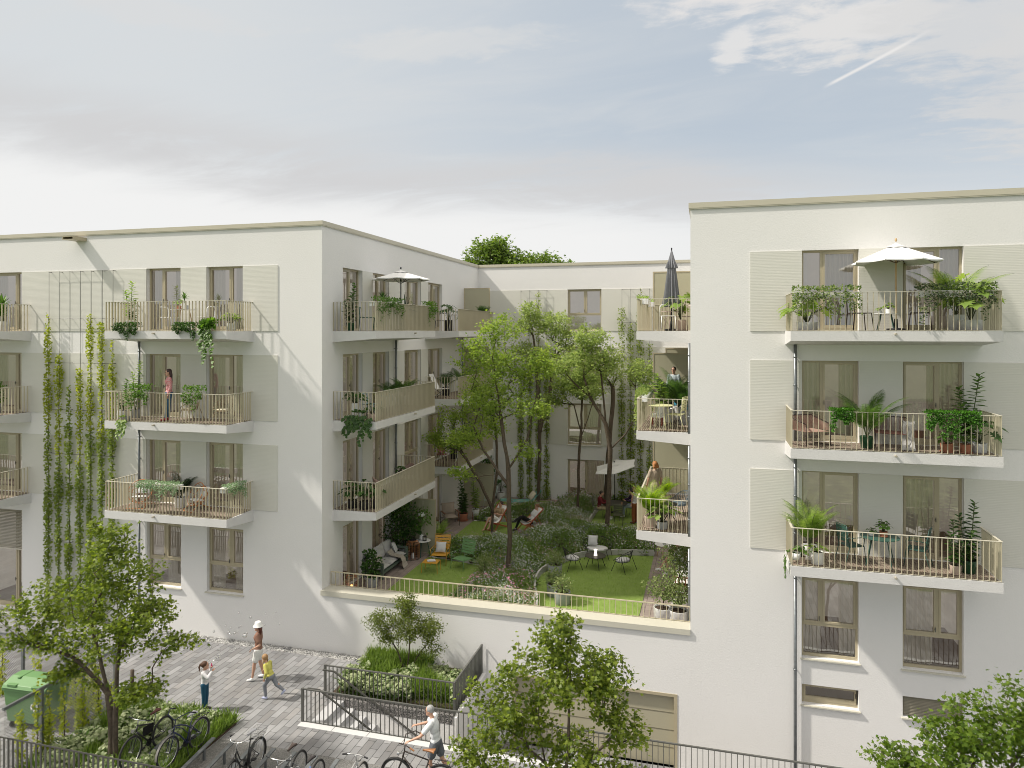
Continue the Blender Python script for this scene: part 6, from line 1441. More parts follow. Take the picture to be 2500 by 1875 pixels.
curb([(-10.72, 27.0), (-10.35, 26.75), (-9.4, 26.45), (-8.5, 26.2)], .17, lab='concrete edging behind the yellow chair and green chair'); curb([(-8.1, 26.0), (-7.8, 25.2)], .17, lab='short concrete edging piece right of the green chair')
curb(ch([(-10.72, 33.2), (-10.68, 32.3), (-9.5, 32.4), (-8.4, 32.5), (-7.6, 32.1), (-7.3, 31.3), (-7.45, 30.6)]), .20, lab='concrete edging curving behind the two deckchairs')
curb([(-10.5, 37.0), (-10.55, 36.2), (-8.9, 36.0), (-7.4, 35.6), (-7.1, 35.9)], .20, lab='concrete edging of the far bed beside the teal lounger')
curb([(-5.4, 32.9), (-5.38, 34.6), (-5.32, 36.9)], .24, lab='concrete edging left of the dining table')
BC_ = np.array(BEDC)
def bedscatter(name, label, n, sz, kind, m, zlo, zhi, fn=None, updir=False, cat='flowers', upw=1.):
    A = []
    while len(A) < n:
        c = BC_[rng.integers(0, len(BC_))]; x, y = c[0] + rng.uniform(-.1, .1), c[1] + rng.uniform(-.1, .1)
        if fn and rng.random() > fn(x, y): continue
        A.append((x, y, bedz(x, y) + rng.uniform(zlo, zhi) * (1 + .35 * nz(x, y, 2.2, 5))))
    A = np.array(A); D = rdir(n, upw if updir else .15, .7); U = rng.normal(size=(n, 3)) * .5; U[:, 2] += 1
    o = scatter(name, A, D, rng.uniform(sz[0], sz[1], n), kind, m, None, None if updir else U); return tag(o, label, cat, kind='stuff')
bedscatter('bed_foliage', 'low green leafy ground cover of the courtyard bed', 42000, (.05, .11), 'oval', leafmat('bed_leaf', (.22, .33, .07), (.09, .17, .04), .35), .0, .22, cat='ground cover')
bedscatter('bed_stalks', 'upright thin stalks between the courtyard flowers', 9000, (.14, .38), 'blade', leafmat('bed_stalk', (.22, .29, .09), (.11, .17, .05), .4), .0, .12, updir=True, cat='grass')
bedscatter('white_flowers', 'tiny white flowers strewn across the courtyard bed', 16000, (.035, .06), 'flower', leafmat('white_petal', (.80, .80, .78), (.6, .6, .62), .3), .12, .30, lambda x, y: max(.05, min(1, .5 + .6 * nz(x, y, 1.4, 4))))
bedscatter('pink_flowers', 'dusty pink flowers strewn across the courtyard bed', 3200, (.035, .06), 'flower', leafmat('pink_petal', (.60, .40, .36), (.46, .33, .26), .3), .20, .42, lambda x, y: max(.03, min(1, .35 + .7 * nz(x, y, 1.1, 1) + (.6 if y > 33 else 0))))
bedscatter('purple_flowers', 'violet flower spikes strewn across the courtyard bed', 1800, (.03, .05), 'flower', leafmat('violet_petal', (.22, .12, .38), (.30, .22, .50), .3), .22, .48, lambda x, y: max(.02, min(1, .2 + .6 * nz(x, y, 1.7, 7))))
bedscatter('rose_flowers', 'larger rose pink flowers at the front of the courtyard bed', 260, (.05, .09), 'flower', leafmat('rose_petal', (.62, .25, .36), (.7, .4, .5), .3), .25, .5, lambda x, y: 1 if y < 24.5 else 0)
# courtyard trees
KB = mat('court_bark', (.10, .075, .05), .9, 0, .6, 18, 1., 40)
tz = lambda x, y: bedz(x, y) - .05
tree('courtyard_tree', 'tall slender tree with bright crown at the front of the courtyard bed, left of centre', (-7.0, 25.0, tz(-7, 25)), [[(0, 0, 0), (.06, 0, 1.4), (.02, 0, 2.6), (.0, 0, 3.8), (-.3, .1, 5.6), (-.6, 0, 7.8)], [(0, 0, 3.8), (.7, 0, 4.9), (1.0, .1, 6.4), (1.3, 0, 7.6)], [(0.01, 0, 3.2), (-.9, 0, 4.4), (-1.4, 0, 5.4)]],
     [(-.2, 0, 8.9, .85, .8, .6, 1.7), (-1.2, 0, 7.8, .8, .8, .9, 2), (.1, 0, 7.5, .95, .8, .8, 2.2), (1.3, 0, 7.8, .65, .7, .7, 1.6), (-.9, 0, 6.3, .9, .8, .6, 1.5), (.6, 0, 6.2, .8, .8, .5, 1.1), (-1.6, 0, 5.0, .8, .7, .35, 1.1), (1.2, 0, 6.2, .5, .5, .5, .7), (.7, 0, 4.6, .4, .3, .25, .3), (-2.0, 0, 3.6, .5, .4, .25, .4)], 350, 23, .09, 'maple', G_COURT(), 31, .14, .4, .085, barkm=KB, tipr=.004, group=None)
tree('courtyard_tree', 'thin forked tree beside the first deckchair with branches leaning left over the balcony', (-9.0, 29.5, tz(-9, 29.5)), [[(0, 0, 0), (.05, 0, 1.5), (.25, 0, 3.0), (.2, 0, 4.4), (.0, 0, 6.2)], [(.03, 0, 1.3), (-.5, 0, 2.4), (-1.1, -.1, 3.4)]],
     [(-1.9, 0, 4.3, 1.2, .8, .55, 2.2), (-1.6, 0, 5.3, .9, .8, .5, 1.4), (-.4, 0, 6.4, 1.0, .8, .7, 1.8), (.1, 0, 7.6, .7, .6, .6, 1), (-.2, 0, 5.0, .8, .6, .5, 1)], 210, 24, .09, 'maple', G_COURT(), 37, .15, .4, .065, barkm=KB, tipr=.004)
tree('courtyard_tree', 'dark-stemmed tree behind the teal lounger with its crown before the left trellis', (-8.4, 35.6, ZF - .02), [[(0, 0, 0), (.08, 0, 2.6), (.1, 0, 4.3), (-.1, 0, 7.4), (-.3, 0, 9.2)], [(.1, 0, 4.0), (.6, 0, 5.6), (.9, 0, 8.0)]],
     [(-.4, 0, 9.7, .6, .7, .9, 2.0), (.9, 0, 9.3, .9, .9, .8, 2.4), (1.6, 0, 8.0, .8, .8, .9, 1.6), (.3, 0, 7.6, 1.0, .8, .7, 1.6), (-.7, 0, 8.0, .6, .7, .6, .9), (2.3, 0, 8.9, .5, .5, .5, .6)], 280, 24, .095, 'maple', leafmat('grey_green_tree_leaf', (.37, .44, .14), (.19, .27, .075), .52), 41, .15, .42, .10, barkm=KB, tipr=.004)
tree('courtyard_tree', 'straight thin tree standing before the central windows of the rear wall', (-6.15, 34.5, tz(-6.1, 34.5)), [[(0, 0, 0), (.05, 0, 2.8), (.15, 0, 3.9), (-.2, 0, 5.2)], [(.1, 0, 3.5), (.5, 0, 4.6), (.75, 0, 5.4)], [(.15, 0, 3.9), (.2, 0, 5.6)]],
     [(-.4, 0, 6.2, .95, .8, .55, 2), (.5, 0, 6.1, .9, .8, .6, 2), (-1.3, 0, 5.5, .5, .5, .4, .7), (.2, 0, 6.9, .7, .6, .4, 1)], 170, 26, .10, 'maple', leafmat('grey_green_tree_leaf', (.37, .44, .14), (.19, .27, .075), .52), 43, .14, .4, .07, barkm=KB, tipr=.004)
tree('courtyard_tree', 'large twisted tree behind the black chairs with its crown right of the rear windows', (-4.2, 30.5, tz(-4.2, 30.5)), [[(0, 0, 0), (.1, 0, 1.9), (.15, 0, 3.5), (-.05, 0, 4.6), (-.7, 0, 5.7), (-1.0, 0, 6.6)], [(.15, 0, 3.5), (.8, 0, 4.2), (1.15, 0, 4.8), (1.2, 0, 6.2)], [(-.05, 0, 4.6), (-.25, 0, 6.8)], [(-.7, 0, 5.7), (-1.4, 0, 6.3)]],
     [(-1.0, 0, 7.4, 1.0, .9, .6, 2.4), (-.7, 0, 8.3, .9, .8, .45, 1.5), (.1, 0, 7.4, .6, .7, .6, 1.3), (1.4, 0, 6.9, .6, .7, .6, 1.3), (-2.0, 0, 7.0, .6, .6, .4, 1.1), (1.7, 0, 4.9, .4, .4, .3, .4), (-.5, 0, 6.1, .4, .4, .25, .4)], 250, 23, .095, 'maple', leafmat('grey_green_tree_leaf', (.37, .44, .14), (.19, .27, .075), .52), 47, .14, .4, .10, barkm=KB, tipr=.004)
tree('courtyard_tree', 'tree close to the rear wall behind the parasol, mostly trunk in view', (-5.1, 36.3, tz(-5.1, 36.3)), [[(0, 0, 0), (.15, 0, 2.5), (.4, 0, 5.2), (.4, 0, 6.6)]], [(.3, 0, 7.0, .9, .7, .6, 1), (-.3, 0, 6.6, .6, .6, .4, .6)], 70, 20, .08, 'maple', leafmat('grey_green_tree_leaf', (.37, .44, .14), (.19, .27, .075), .52), 53, .14, .4, .11, barkm=KB, tipr=.004)
tree('background_tree', 'big tree rising behind the roof of the rear building', (-17.3, 62, 0), [[(0, 0, 0), (0, 0, 9), (-.8, 0, 13), (-1.5, 0, 15.5)], [(0, 0, 8), (2, 0, 12), (3.5, 0, 14.5)]],
     [(-1.9, 0, 16.6, 2.6, 2.0, 1.9, 3), (-1.6, 0, 18.0, 1.4, 1.4, .9, 1), (-4.6, 0, 15.6, 1.0, 1, .9, .7), (1.0, 0, 16.2, 1.9, 1.6, 1.5, 2), (3.4, 0, 15.9, 2.2, 1.8, 1.4, 2.2), (5.2, 0, 15.2, 1.1, 1.1, 1.3, .9)], 420, 30, .24, 'maple', leafmat('background_tree_leaf', (.20, .28, .045), (.08, .14, .025), .4), 61, .42, .9, .3, tipr=.014)
# rear trellises
for xs, lb in (([-9.73, -9.25, -8.78, -8.31], 'steel cable trellis left of the rear windows'), ([-4.35, -3.90, -3.42, -2.94], 'steel cable trellis right of the rear windows')):
    trellis(lb, xs, YB - .14, ZF, 12.63, [12.6, 10.9, 8.6, 7.1, 5.2, 3.4], YB)
for i, (x, z1, lb) in enumerate(((-9.73, 8.6, 'vine on the rear wall, first cable of the left trellis'), (-9.25, 9.4, 'vine on the rear wall, second cable of the left trellis'), (-8.78, 12.5, 'vine on the rear wall, third cable of the left trellis, reaching the top'), (-8.31, 9.6, 'vine on the rear wall, fourth cable of the left trellis'),
        (-4.35, 11.7, 'vine on the rear wall, first cable of the right trellis'), (-3.9, 10.9, 'vine on the rear wall, second cable of the right trellis'), (-3.42, 12.62, 'vine on the rear wall, third cable of the right trellis, reaching the top'), (-2.94, 9.8, 'vine on the rear wall, fourth cable of the right trellis beside the balconies'))):
    climber(lb, x, YB - .14, ZF, z1, 8 if x < -5 else 9, G_CLIMB(), .12 if x < -5 else .15, None, 'vines on the rear wall', 90 + i)
# ---- furniture on the terrace
yel = pm('mustard_metal', (.58, .30, .035)); grn = pm('leaf_green_metal', (.15, .29, .12)); dgr = pm('cedar_green_metal', (.035, .095, .075)); mint = pm('mint_metal', (.50, .60, .58)); teal = pm('teal_sling', (.13, .32, .28), .7); olive = pm('olive_metal', (.10, .105, .065)); plm = pm('pale_lime_metal', (.62, .62, .35)); lgr = cloth('pale_grey_cushion', (.58, .58, .58))
sofa('long sage-framed garden sofa with pale cushions on the left terrace', (-11.72, 24.85, ZF), PI / 2 + 0)
pillow('grey pillow leaning at the far end of the garden sofa', (-11.75, 25.62, ZF + .60), (1.1, .3, PI / 2), lgr); pillow('small beige pillow at the near end of the garden sofa', (-11.70, 24.1, ZF + .56), (1.1, -.5, PI / 2 - .3), cloth('beige_pillow', (.45, .41, .36)), .34)
throw_blanket('beige fringed blanket draped over the middle of the garden sofa', (-11.52, 25.15, ZF), PI / 2 + .1, [(.22, .62), (.12, .50), (0, .45), (-.15, .44), (-.3, .43), (-.36, .30), (-.38, .16), (-.44, .04)], .42, cloth('beige_throw', (.40, .36, .31)))
lantern('low copper wire lantern at the near left corner of the terrace', (-11.95, 22.55, ZF), .78); lantern('tall copper wire lantern between the sofa and side table', (-11.25, 26.25, ZF), 1.05, False)
potted('potted_plant', 'leafy potted plant in a concrete pot behind the railing, near end of the sofa', (-11.45, 23.05, ZF), 'bush', (.24, .34, 'g'), .95, .32, G_DARK(), 1, n=330, leaf=.13)
potted('potted_tree', 'tall climbing ficus in a grey round pot at the far end of the sofa', (-11.75, 26.45, ZF), 'bush', (.26, .36, 'g'), 2.0, .48, G_DARK(), 2, n=900, leaf=.11); potted('potted_plant', 'broad leafed plant in a brown pot behind the sofa, close to the wall', (-11.98, 25.95, ZF), 'bush', (.22, .32, 't'), 1.9, .35, G_DARK(), 3, n=500, leaf=.10)
potted('potted_plant', 'dark broad-leaved plant against the first privacy screen', (-11.45, 26.8, ZF), 'big', (.2, .3, 'b'), 1.25, .42, G_DARK(), 4, n=12, leaf=.36)
roundtable('side_table', 'white round side table with dark legs before the first privacy screen', (-11.0, 26.7, ZF), .30, .62, white(), dgr, 3); TT = ZF + .62
b = MB(); b.lathe([(.075, 0), (.075, .2), (.07, .2), (.065, .03)], 14); o = b.o('vase', white(), None, True); o.location = (-11.08, 26.72, TT); tag(o, 'white cylinder vase on the round side table', 'vase')
b = MB(); [b.bar((-.06 * q, -.05 * w, 0), (-.06 * q, -.05 * w, .17), .01) for q in (-1, 1) for w in (-1, 1)]; b.box(-.07, -.06, 0, .07, .06, .01); b.box(-.07, -.06, .17, .07, .06, .18); b.tube([(-.05, 0, .18), (0, 0, .30), (.05, 0, .18)], .005, 5); o = b.o('table_lantern', blk()); o.location = (-10.92, 26.66, TT); tag(o, 'small square lantern with a hoop handle on the side table', 'lantern')
def hang(label, x, y, z0, z1, seed):
    r = root('hanging_planter', label, 'hanging planter', (x, y, z0)); b = MB(); b.lathe([(.03, -.02), (.12, .03), (.15, .14), (.14, .14), (.10, .05)], 14); b.o('bowl', white(), r, True); b = MB()
    for k in range(4): a = k * PI / 2; b.tube([(.14 * math.cos(a), .14 * math.sin(a), .14), (0, 0, z1 - z0)], .004, 4)
    b.o('cord', cloth('cord', (.5, .45, .38)), r); n = 150; A = rng.normal(size=(n, 3)) * (.16, .16, .1) + (0, 0, .18); A[n // 2:, 2] -= rng.uniform(.1, .55, n - n // 2); D = A.copy(); D[:, 2] = -.4; scatter('foliage', A, D, rng.uniform(.06, .12, n), 'heart', G_MID(), r)
hang('hanging planter on cords before the first privacy screen, nearer the lawn', -11.0, 26.55, 3.1, 4.15, 1); hang('hanging planter with trailing leaves above the tall ficus', -11.75, 26.3, 3.55, 4.15, 2)
slat_chair('lounge_chair', 'mustard yellow slatted lounge chair on the left lawn', (-10.0, 26.0, ZF + .02), .12, yel, True, True); pillow('pale grey pillow on the mustard yellow chair', (-10.02, 26.12, ZF + .60), (1.15, 0, .12), lgr, .40)
footstool('footstool', 'mustard yellow slatted footstool on the left lawn', (-9.98, 25.0, ZF + .02), .1, yel)
b = MB(); b.add([(-.15, -.1, .0), (0, -.1, .02), (0, .12, .02), (-.15, .12, .0), (.15, -.1, .01), (.15, .12, .01)], [(0, 1, 2, 3), (1, 4, 5, 2)]); b.box(-.15, -.1, -.012, .15, .12, -.004); o = b.o('magazine', white()); o.location = (-9.98, 25.02, ZF + .415); o.rotation_euler = (0, 0, .5); tag(o, 'open magazine lying on the yellow footstool', 'magazine')
slat_chair('lounge_chair', 'leaf green slatted lounge chair at the edge of the left lawn', (-9.0, 25.7, ZF + .02), -.35, grn, True, True)
potted('silver_shrub', 'silvery shrub growing at the right end of the left lawn', (-8.0, 25.3, ZF + .0), 'bush', None, .75, .42, G_PALE(), 6, n=800, leaf=.06, cat='shrub')
armchair('beige cushioned armchair beyond the first privacy screen', (-11.55, 31.3, ZF), PI / 2 - .9); b = None
armchair('second beige armchair half hidden by the palm near the first privacy screen', (-11.65, 29.3, ZF), PI / 2 + .4)
potted('potted_palm', 'bright areca palm beside the edge of the first privacy screen', (-10.95, 28.3, ZF), 'palm', (.17, .26, 'w'), 1.1, .6, G_LIGHT(), 8)
potted('potted_plant', 'glossy upright plant in terracotta pot before the second privacy screen', (-11.25, 32.2, ZF), 'stem', (.24, .34, 't'), 1.6, .3, G_DARK(), 9, n=3, leaf=.24); potted('potted_plant', 'pale fiddle plant in a white pot on a wooden stand', (-10.75, 32.6, ZF), 'stem', (.18, .28, 'w', .2), 1.35, .25, G_LIGHT(), 10, n=2, leaf=.22)
slat_chair('garden_chair', 'mint garden chair nearest the second privacy screen', (-11.0, 35.3, ZF), -.9, mint, True, True, group='mint garden chairs'); slat_chair('garden_chair', 'mint garden chair further back beside the monstera', (-11.4, 36.5, ZF), -.2, mint, True, True, group='mint garden chairs'); 
potted('monstera', 'monstera in a white pot in the far left corner of the courtyard', (-10.75, 36.9, ZF), 'big', (.22, .36, 'w'), .75, .36, G_DARK(), 12, n=9, leaf=.34); potted('potted_plant', 'dense dark ficus in the far left corner against the rear wall', (-11.6, 36.9, ZF), 'bush', (.25, .3, 'b'), 2.2, .5, G_DARK(), 13, n=900, leaf=.12)
deckchair('deckchair', 'white canvas deckchair with red wooden frame, left one, behind the thin trunk', (-9.3, 31.2, ZF + .02), -.35); deckchair('deckchair', 'white canvas deckchair with red wooden frame, right one, at the bed edge', (-7.75, 31.3, ZF + .02), -.95 )
lounger('teal lounger by the rear wall of the courtyard', (-9.0, 35.55, ZF + .02), -1.1, teal); pillow('cream tasselled pillow on the teal lounger', (-8.75, 35.75, ZF + .55), (.9, .2, -1.1), cloth('cream_pillow', (.62, .57, .44)), .46); footstool('footstool', 'teal footstool before the teal lounger', (-9.95, 35.2, ZF + .02), .4, teal)
lowgreen = pm('dark_chair', (.03, .03, .03), .5)
seatp = dict(pel=(-.02, 0, .36), che=(-.22, 0, .68), nek=(-.32, 0, .86), hed=(-.33, 0, 1.02), shl=(-.28, .17, .80), shr=(-.28, -.17, .80), hil=(0, .09, .38), hir=(0, -.09, .38))
person('woman with crossed arms in a beige top and white shorts reclining in a deckchair', (-9.3, 31.2, ZF + .04), -.35 - PI / 2, {**seatp, **dict(ell=(-.10, .24, .60), elr=(-.10, -.24, .60), hal=(.05, -.04, .64), har=(.05, .06, .68), knl=(.40, .06, .62), knr=(.40, -.12, .50), anl=(.62, .05, .18), anr=(.75, -.12, .12))},
       cloth('beige_top', (.36, .26, .16)), cloth('white_shorts', (.72, .72, .70)), (.06, .025, .02), None, 'short', 'short', hairlen=-1, look=(1, -.3, .1), vox=.015)
person('man in white shirt and black trousers with crossed legs in the right deckchair', (-7.75, 31.3, ZF + .04), -.95 - PI / 2, {**seatp, **dict(ell=(-.12, .26, .54), elr=(-.12, -.26, .54), hal=(.14, .22, .46), har=(.14, -.22, .46), knl=(.38, .10, .66), knr=(.44, -.08, .58), anl=(.72, .02, .50), anr=(.66, -.08, .10))},
       cloth('white_shirt', (.62, .62, .62)), cloth('black_trousers', (.02, .02, .02)), (.20, .10, .05), blk(), 'short', 'long', female=False, hat=None, look=(1, -.2, 0), vox=.015, loose=.016)
# dining group under the parasol
roundtable('dining_table', 'dark oval dining table under the tilted white parasol', (-4.35, 34.5, ZF + .02), .60, .72, mat('dark_tabletop', (.045, .04, .03), .4), olive, 4)
parasol('parasol', 'tilted white parasol with dark pole over the dining table', (-4.5, 35.5, ZF), 1.12, 2.42, cloth('white_parasol', (.74, .74, .73), .1), blk(), .26, PI + .6, 6, drop=.12)
slat_chair('garden_chair', 'olive garden chair with nobody on it, near side of the dining table', (-4.05, 33.35, ZF + .02), PI, olive, False, group='olive chairs at the dining table'); slat_chair('garden_chair', 'olive armchair under the man in the red shirt', (-5.12, 34.2, ZF + .02), PI / 2 + .0, olive, True, group='olive chairs at the dining table'); slat_chair('garden_chair', 'olive garden chair under the woman in the purple sweater', (-3.55, 34.95, ZF + .02), -PI / 2 - .3, olive, False, group='olive chairs at the dining table')
sitp = dict(pel=(0, 0, .55), che=(.03, 0, .88), nek=(.08, 0, 1.06), hed=(.12, 0, 1.20), shl=(.04, .18, 1.0), shr=(.04, -.18, 1.0), ell=(.16, .24, .80), elr=(.16, -.24, .80), hal=(.38, .14, .80), har=(.38, -.14, .80), hil=(.02, .1, .52), hir=(.02, -.1, .52), knl=(.46, .12, .50), knr=(.46, -.12, .50), anl=(.50, .13, .09), anr=(.46, -.13, .09))
person('bearded man in a dark red shirt and beige trousers sitting at the dining table', (-5.07, 34.2, ZF + .02), .1, sitp, cloth('dark_red_shirt', (.13, .02, .025)), cloth('beige_trousers', (.42, .34, .22)), (.03, .02, .015), pm('white_shoe', (.75, .75, .75), .6), 'long', 'long', female=False, vox=.015)
person('woman with a dark bun in a purple sweater sitting at the dining table', (-3.55, 35.0, ZF + .02), PI + .35, sitp, cloth('purple_sweater', (.045, .025, .06)), cloth('pale_jeans', (.35, .42, .45)), (.02, .015, .015), pm('white_shoe', (.75, .75, .75), .6), 'long', 'long', hairlen=-1, vox=.015)
person('woman in a white sleeveless top and rust trousers standing beside the dining table', (-3.35, 33.75, ZF + .02), PI - .4, dict(ell=(0, .25, 1.14), hal=(.04, .26, .90)), cloth('white_blouse', (.70, .70, .70)), cloth('rust_trousers', (.25, .09, .035)), (.24, .13, .09), pm('brown_shoe', (.12, .06, .03), .6), 'none', 'wide', hairlen=.14, vox=.015, s=1.0)
for i, (x, y) in enumerate(((-4.6, 34.25), (-4.0, 34.2))):
    b = MB(); b.lathe([(.03, 0), (.042, .11), (.042, .12)], 12); o = b.o('paper_cup', pm('kraft_paper', (.40, .24, .15), .8)); o.location = (x, y, ZF + .74); tag(o, ('paper cup before the man in the red shirt', 'paper cup before the woman in the purple sweater')[i], 'cup')
# black rod chairs and coffee table
bc = 'black rod chairs round the coffee table'
wire_chair('rod_chair', 'black rod chair with pale seat, left of the coffee table', (-5.0, 26.75, ZF + .02), PI / 2 + .55, blk(), lgr, bc, wide=.84); wire_chair('rod_bench', 'wide black rod chair with two pillows behind the coffee table', (-4.25, 28.2, ZF + .02), .05, blk(), lgr, bc, wide=1.15); wire_chair('rod_chair', 'black rod chair with pale seat, right of the coffee table', (-3.1, 27.0, ZF + .02), -PI / 2 - .45, blk(), lgr, bc, wide=.84)
pillow('pale pillow on the wide black rod chair', (-4.45, 28.3, ZF + .68), (1.2, 0, 0), lgr, .38)
roundtable('coffee_table', 'round dark coffee table with wire legs on the right lawn', (-4.15, 27.05, ZF + .02), .40, .46, mat('dark_tabletop', (.045, .04, .03), .4), blk(), 4, splay=1.05)
b = MB(); b.lathe([(.07, 0), (.055, .06), (.04, .16), (.075, .22), (.02, .24)], 16); o = b.o('table_lamp', emis('lamp_glow', (1, .9, .75), 1.6), None, True); o.location = (-4.15, 27.05, ZF + .48); tag(o, 'small glowing white lamp on the dark coffee table', 'lamp')
SHR = G_PALE()
for x, y, s, lb in ((-5.45, 25.8, 1, 'pale leafed shrub in a round grey pot inside the curved edging'), (-5.05, 23.85, 1.05, 'pale leafed shrub in a grey pot by the front railing, left of the pair'), (-4.65, 23.2, 1.1, 'pale leafed shrub in a grey pot by the front railing, right of the pair')):
    potted('potted_shrub', lb, (x, y, ZF + .02), 'bush', (.27, .40, 'g'), .52, .33, SHR, int(x * 10), n=520, leaf=.075, group='shrubs in grey pots on the right lawn')
for x, y, h, s, lb in ((-1.38, 22.75, 1.05, .52, 'round-headed small tree in a white pot behind the railing, left of the pair'), (-.92, 22.65, .85, .42, 'round-headed small tree in a white pot in the corner of the railing')):
    potted('potted_tree', lb, (x, y, ZF), 'ball', (.30, .40, 'm'), h, s, SHR, int(x * 9), n=950, leaf=.075, group='small trees in white pots on the right terrace')
potted('potted_tree', 'large round-headed small tree hiding part of the reading woman', (-.95, 24.15, ZF), 'ball', (.28, .36, 'w'), 1.95, .62, SHR, 5, n=1500, leaf=.08)
roundtable('side_table', 'white round side table with three wooden legs under the right balcony', (-1.75, 28.95, ZF), .34, .55, white(), M_WOOD(), 3)
potted('flower_pot', 'small pink flowers in a grey pot on the wooden-legged side table', (-1.72, 28.95, ZF + .55), 'big', (.07, .11, 'g'), .14, .10, leafmat('coral_petal', (.6, .22, .2), (.08, .14, .04), .3), 7, n=12, leaf=.09)
for x, y, lb in ((-1.25, 29.2, 'bushy pale shrub in a clay pot behind the wooden-legged table'), (-.7, 29.0, 'bushy pale shrub in a clay pot behind the reading woman')): potted('potted_shrub', lb, (x, y, ZF), 'bush', (.2, .34, 'p'), .6, .40, SHR, int(x * 7), n=600, leaf=.08)
r = root('garden_bench', 'white cushioned bench with slatted wooden ends on the right terrace', 'bench', (-.85, 26.2, ZF)); b = MB(); b.box(-.25, -1.3, .32, .28, 1.3, .36); b.o('base_frame', mat('walnut', (.20, .08, .035), .5), r); b = MB(); b.cushion((0, 0, .42), .60, 2.55, .15); b.o('seat_cushion', cloth('white_cushion', (.72, .71, .70)), r, True)
for y in (-1.3, 1.3):
    b = MB(); [b.box(-.28 + k * .11, y - .02, 0, -.24 + k * .11, y + .02, .62) for k in range(6)]; b.box(-.3, y - .025, .62, .33, y + .025, .66); b.o('bench_end', mat('walnut', (.20, .08, .035), .5), r)
def book(r, j, f, RZ):
    b = MB(); p = (j['hal'] + j['har']) / 2 + Vector((.08, 0, .06)); b.add([p + Vector(v) for v in ((0, 0, 0), (.06, .17, .14), (-.02, .17, .0), (.14, .0, .16), (.06, -.17, .14), (-.02, -.17, .0))], [(0, 3, 1, 2), (0, 5, 4, 3)]); b.o('open_book', white(), r)
person('woman with dark bun in a grey waistcoat reading on the white bench', (-1.0, 26.95, ZF), PI + .05, {**sitp, **dict(pel=(0, 0, .56), ell=(.08, .22, .80), elr=(.08, -.22, .80), hal=(.26, .07, .82), har=(.26, -.07, .82), knl=(.46, .05, .56), knr=(.48, -.06, .62), anl=(.50, .06, .12), anr=(.75, -.06, .22))},
       cloth('white_sleeves', (.66, .66, .64)), cloth('grey_skirt', (.12, .13, .14)), (.035, .02, .02), pm('white_shoe', (.75, .75, .75), .6), 'long', 'short', hairlen=-1, look=(1, 0, -.35), vox=.015, extra=book)
# ================================================================ balconies
def B4(x, y, z): return (x, y, z + .014)
F2, F3, F4 = 4.464, 7.464, 10.464
tr_dense = leafmat('trailing_leaf', (.075, .16, .03), (.03, .07, .015), .35); tr_lime = leafmat('bright_trailing_leaf', (.15, .27, .04), (.07, .15, .02), .45); silver = leafmat('silver_trailing_leaf', (.34, .44, .27), (.20, .30, .16), .4); ivy = leafmat('ivy_leaf', (.12, .30, .04), (.04, .10, .015), .4)
def px(x, y, Y): return onY(x, y, Y)
# left front, top balcony
potted('rubber_plant', 'tall pale rubber plant at the left end of the top balcony on the left front', (-18.82, 20.0, F4), 'stem', (.16, .34, 'w'), 1.35, .35, G_LIGHT(), 21, n=3, leaf=.20)
roundtable('bistro_table', 'round white table on the top balcony of the left front', (-17.05, 20.35, F4), .38, .72, white(), M_WOOD(), 3); bent_chair('balcony_chair', 'white chair left of the round table on the top left balcony', (-17.6, 20.4, F4), PI / 2, white()); bent_chair('balcony_chair', 'white chair right of the round table on the top left balcony', (-16.2, 20.4, F4), -PI / 2, white())
potted('spider_plant', 'green plant in a coral pot on the white balcony table', (-17.15, 20.3, F4 + .72), 'big', (.08, .12, 't'), .2, .16, G_LIGHT(), 22, n=22, leaf=.11); potted('dracaena', 'small dracaena in a grey pot on the white balcony table', (-16.87, 20.35, F4 + .72), 'dracaena', (.075, .13, 'g'), .38, .17, G_MID(), 23, n=1)
hanging_box('dense green trailing plant over the slab at the left of the top left balcony', (-18.62, 19.6, F4 + .12), (1, 0, 0), .88, .52, tr_dense, 900, 1, False, .05, up=.14); hanging_box('dense green trailing plant over the slab right of the spout on the top left balcony', (-16.3, 19.6, F4 + .12), (1, 0, 0), .80, .50, tr_dense, 900, 2, False, .05, up=.14)
vine('heart-leaved vine hanging far below the slab of the top left balcony', (-15.45, 19.6, F4 + .16), .45, 1.25, tr_lime, 7, 3, .12); hanging_box('bushy heart-leaved plant at the right corner of the top left balcony', (-15.45, 19.62, F4 + .22), (1, 0, 0), .5, .3, tr_lime, 200, 6, False, .11, up=.14, kind='heart'); potted('heart_plant', 'trailing heart-leaved plant in white pot at the right end of the top left balcony', (-14.98, 20.1, F4), 'big', (.14, .24, 'w'), .35, .34, G_LIGHT(), 24, n=42, leaf=.13)
# middle balcony
potted('rubber_plant', 'branching ficus in a white square pot at the left end of the middle left balcony', (-19.15, 20.0, F3), 'stem', (.17, .30, 'w'), 1.1, .4, G_MID(), 25, n=3, leaf=.16); potted('rubber_plant', 'tall thin ficus above the rail beside the drainpipe, middle left balcony', (-19.1, 20.5, F3), 'stem', (.15, .28, 'g'), 1.7, .3, G_LIGHT(), 26, n=2, leaf=.18)
hanging_box('bright green hanging plant on the rail left of the woman in the checked shirt', (-18.15, 19.6, F3 + 1.0), (1, 0, 0), .9, .85, tr_lime, 620, 4, False, .055, up=.22); hanging_box('bushy green hanging plant on the rail right of the woman in the checked shirt', (-16.0, 19.6, F3 + 1.0), (1, 0, 0), .72, .85, tr_lime, 760, 5, False, .05, up=.22)
vine('light green vine hanging from the left end of the middle left balcony', (-18.75, 19.6, F3 + .1), .3, .75, G_LIGHT(), 5, 6, .10, potm='g')
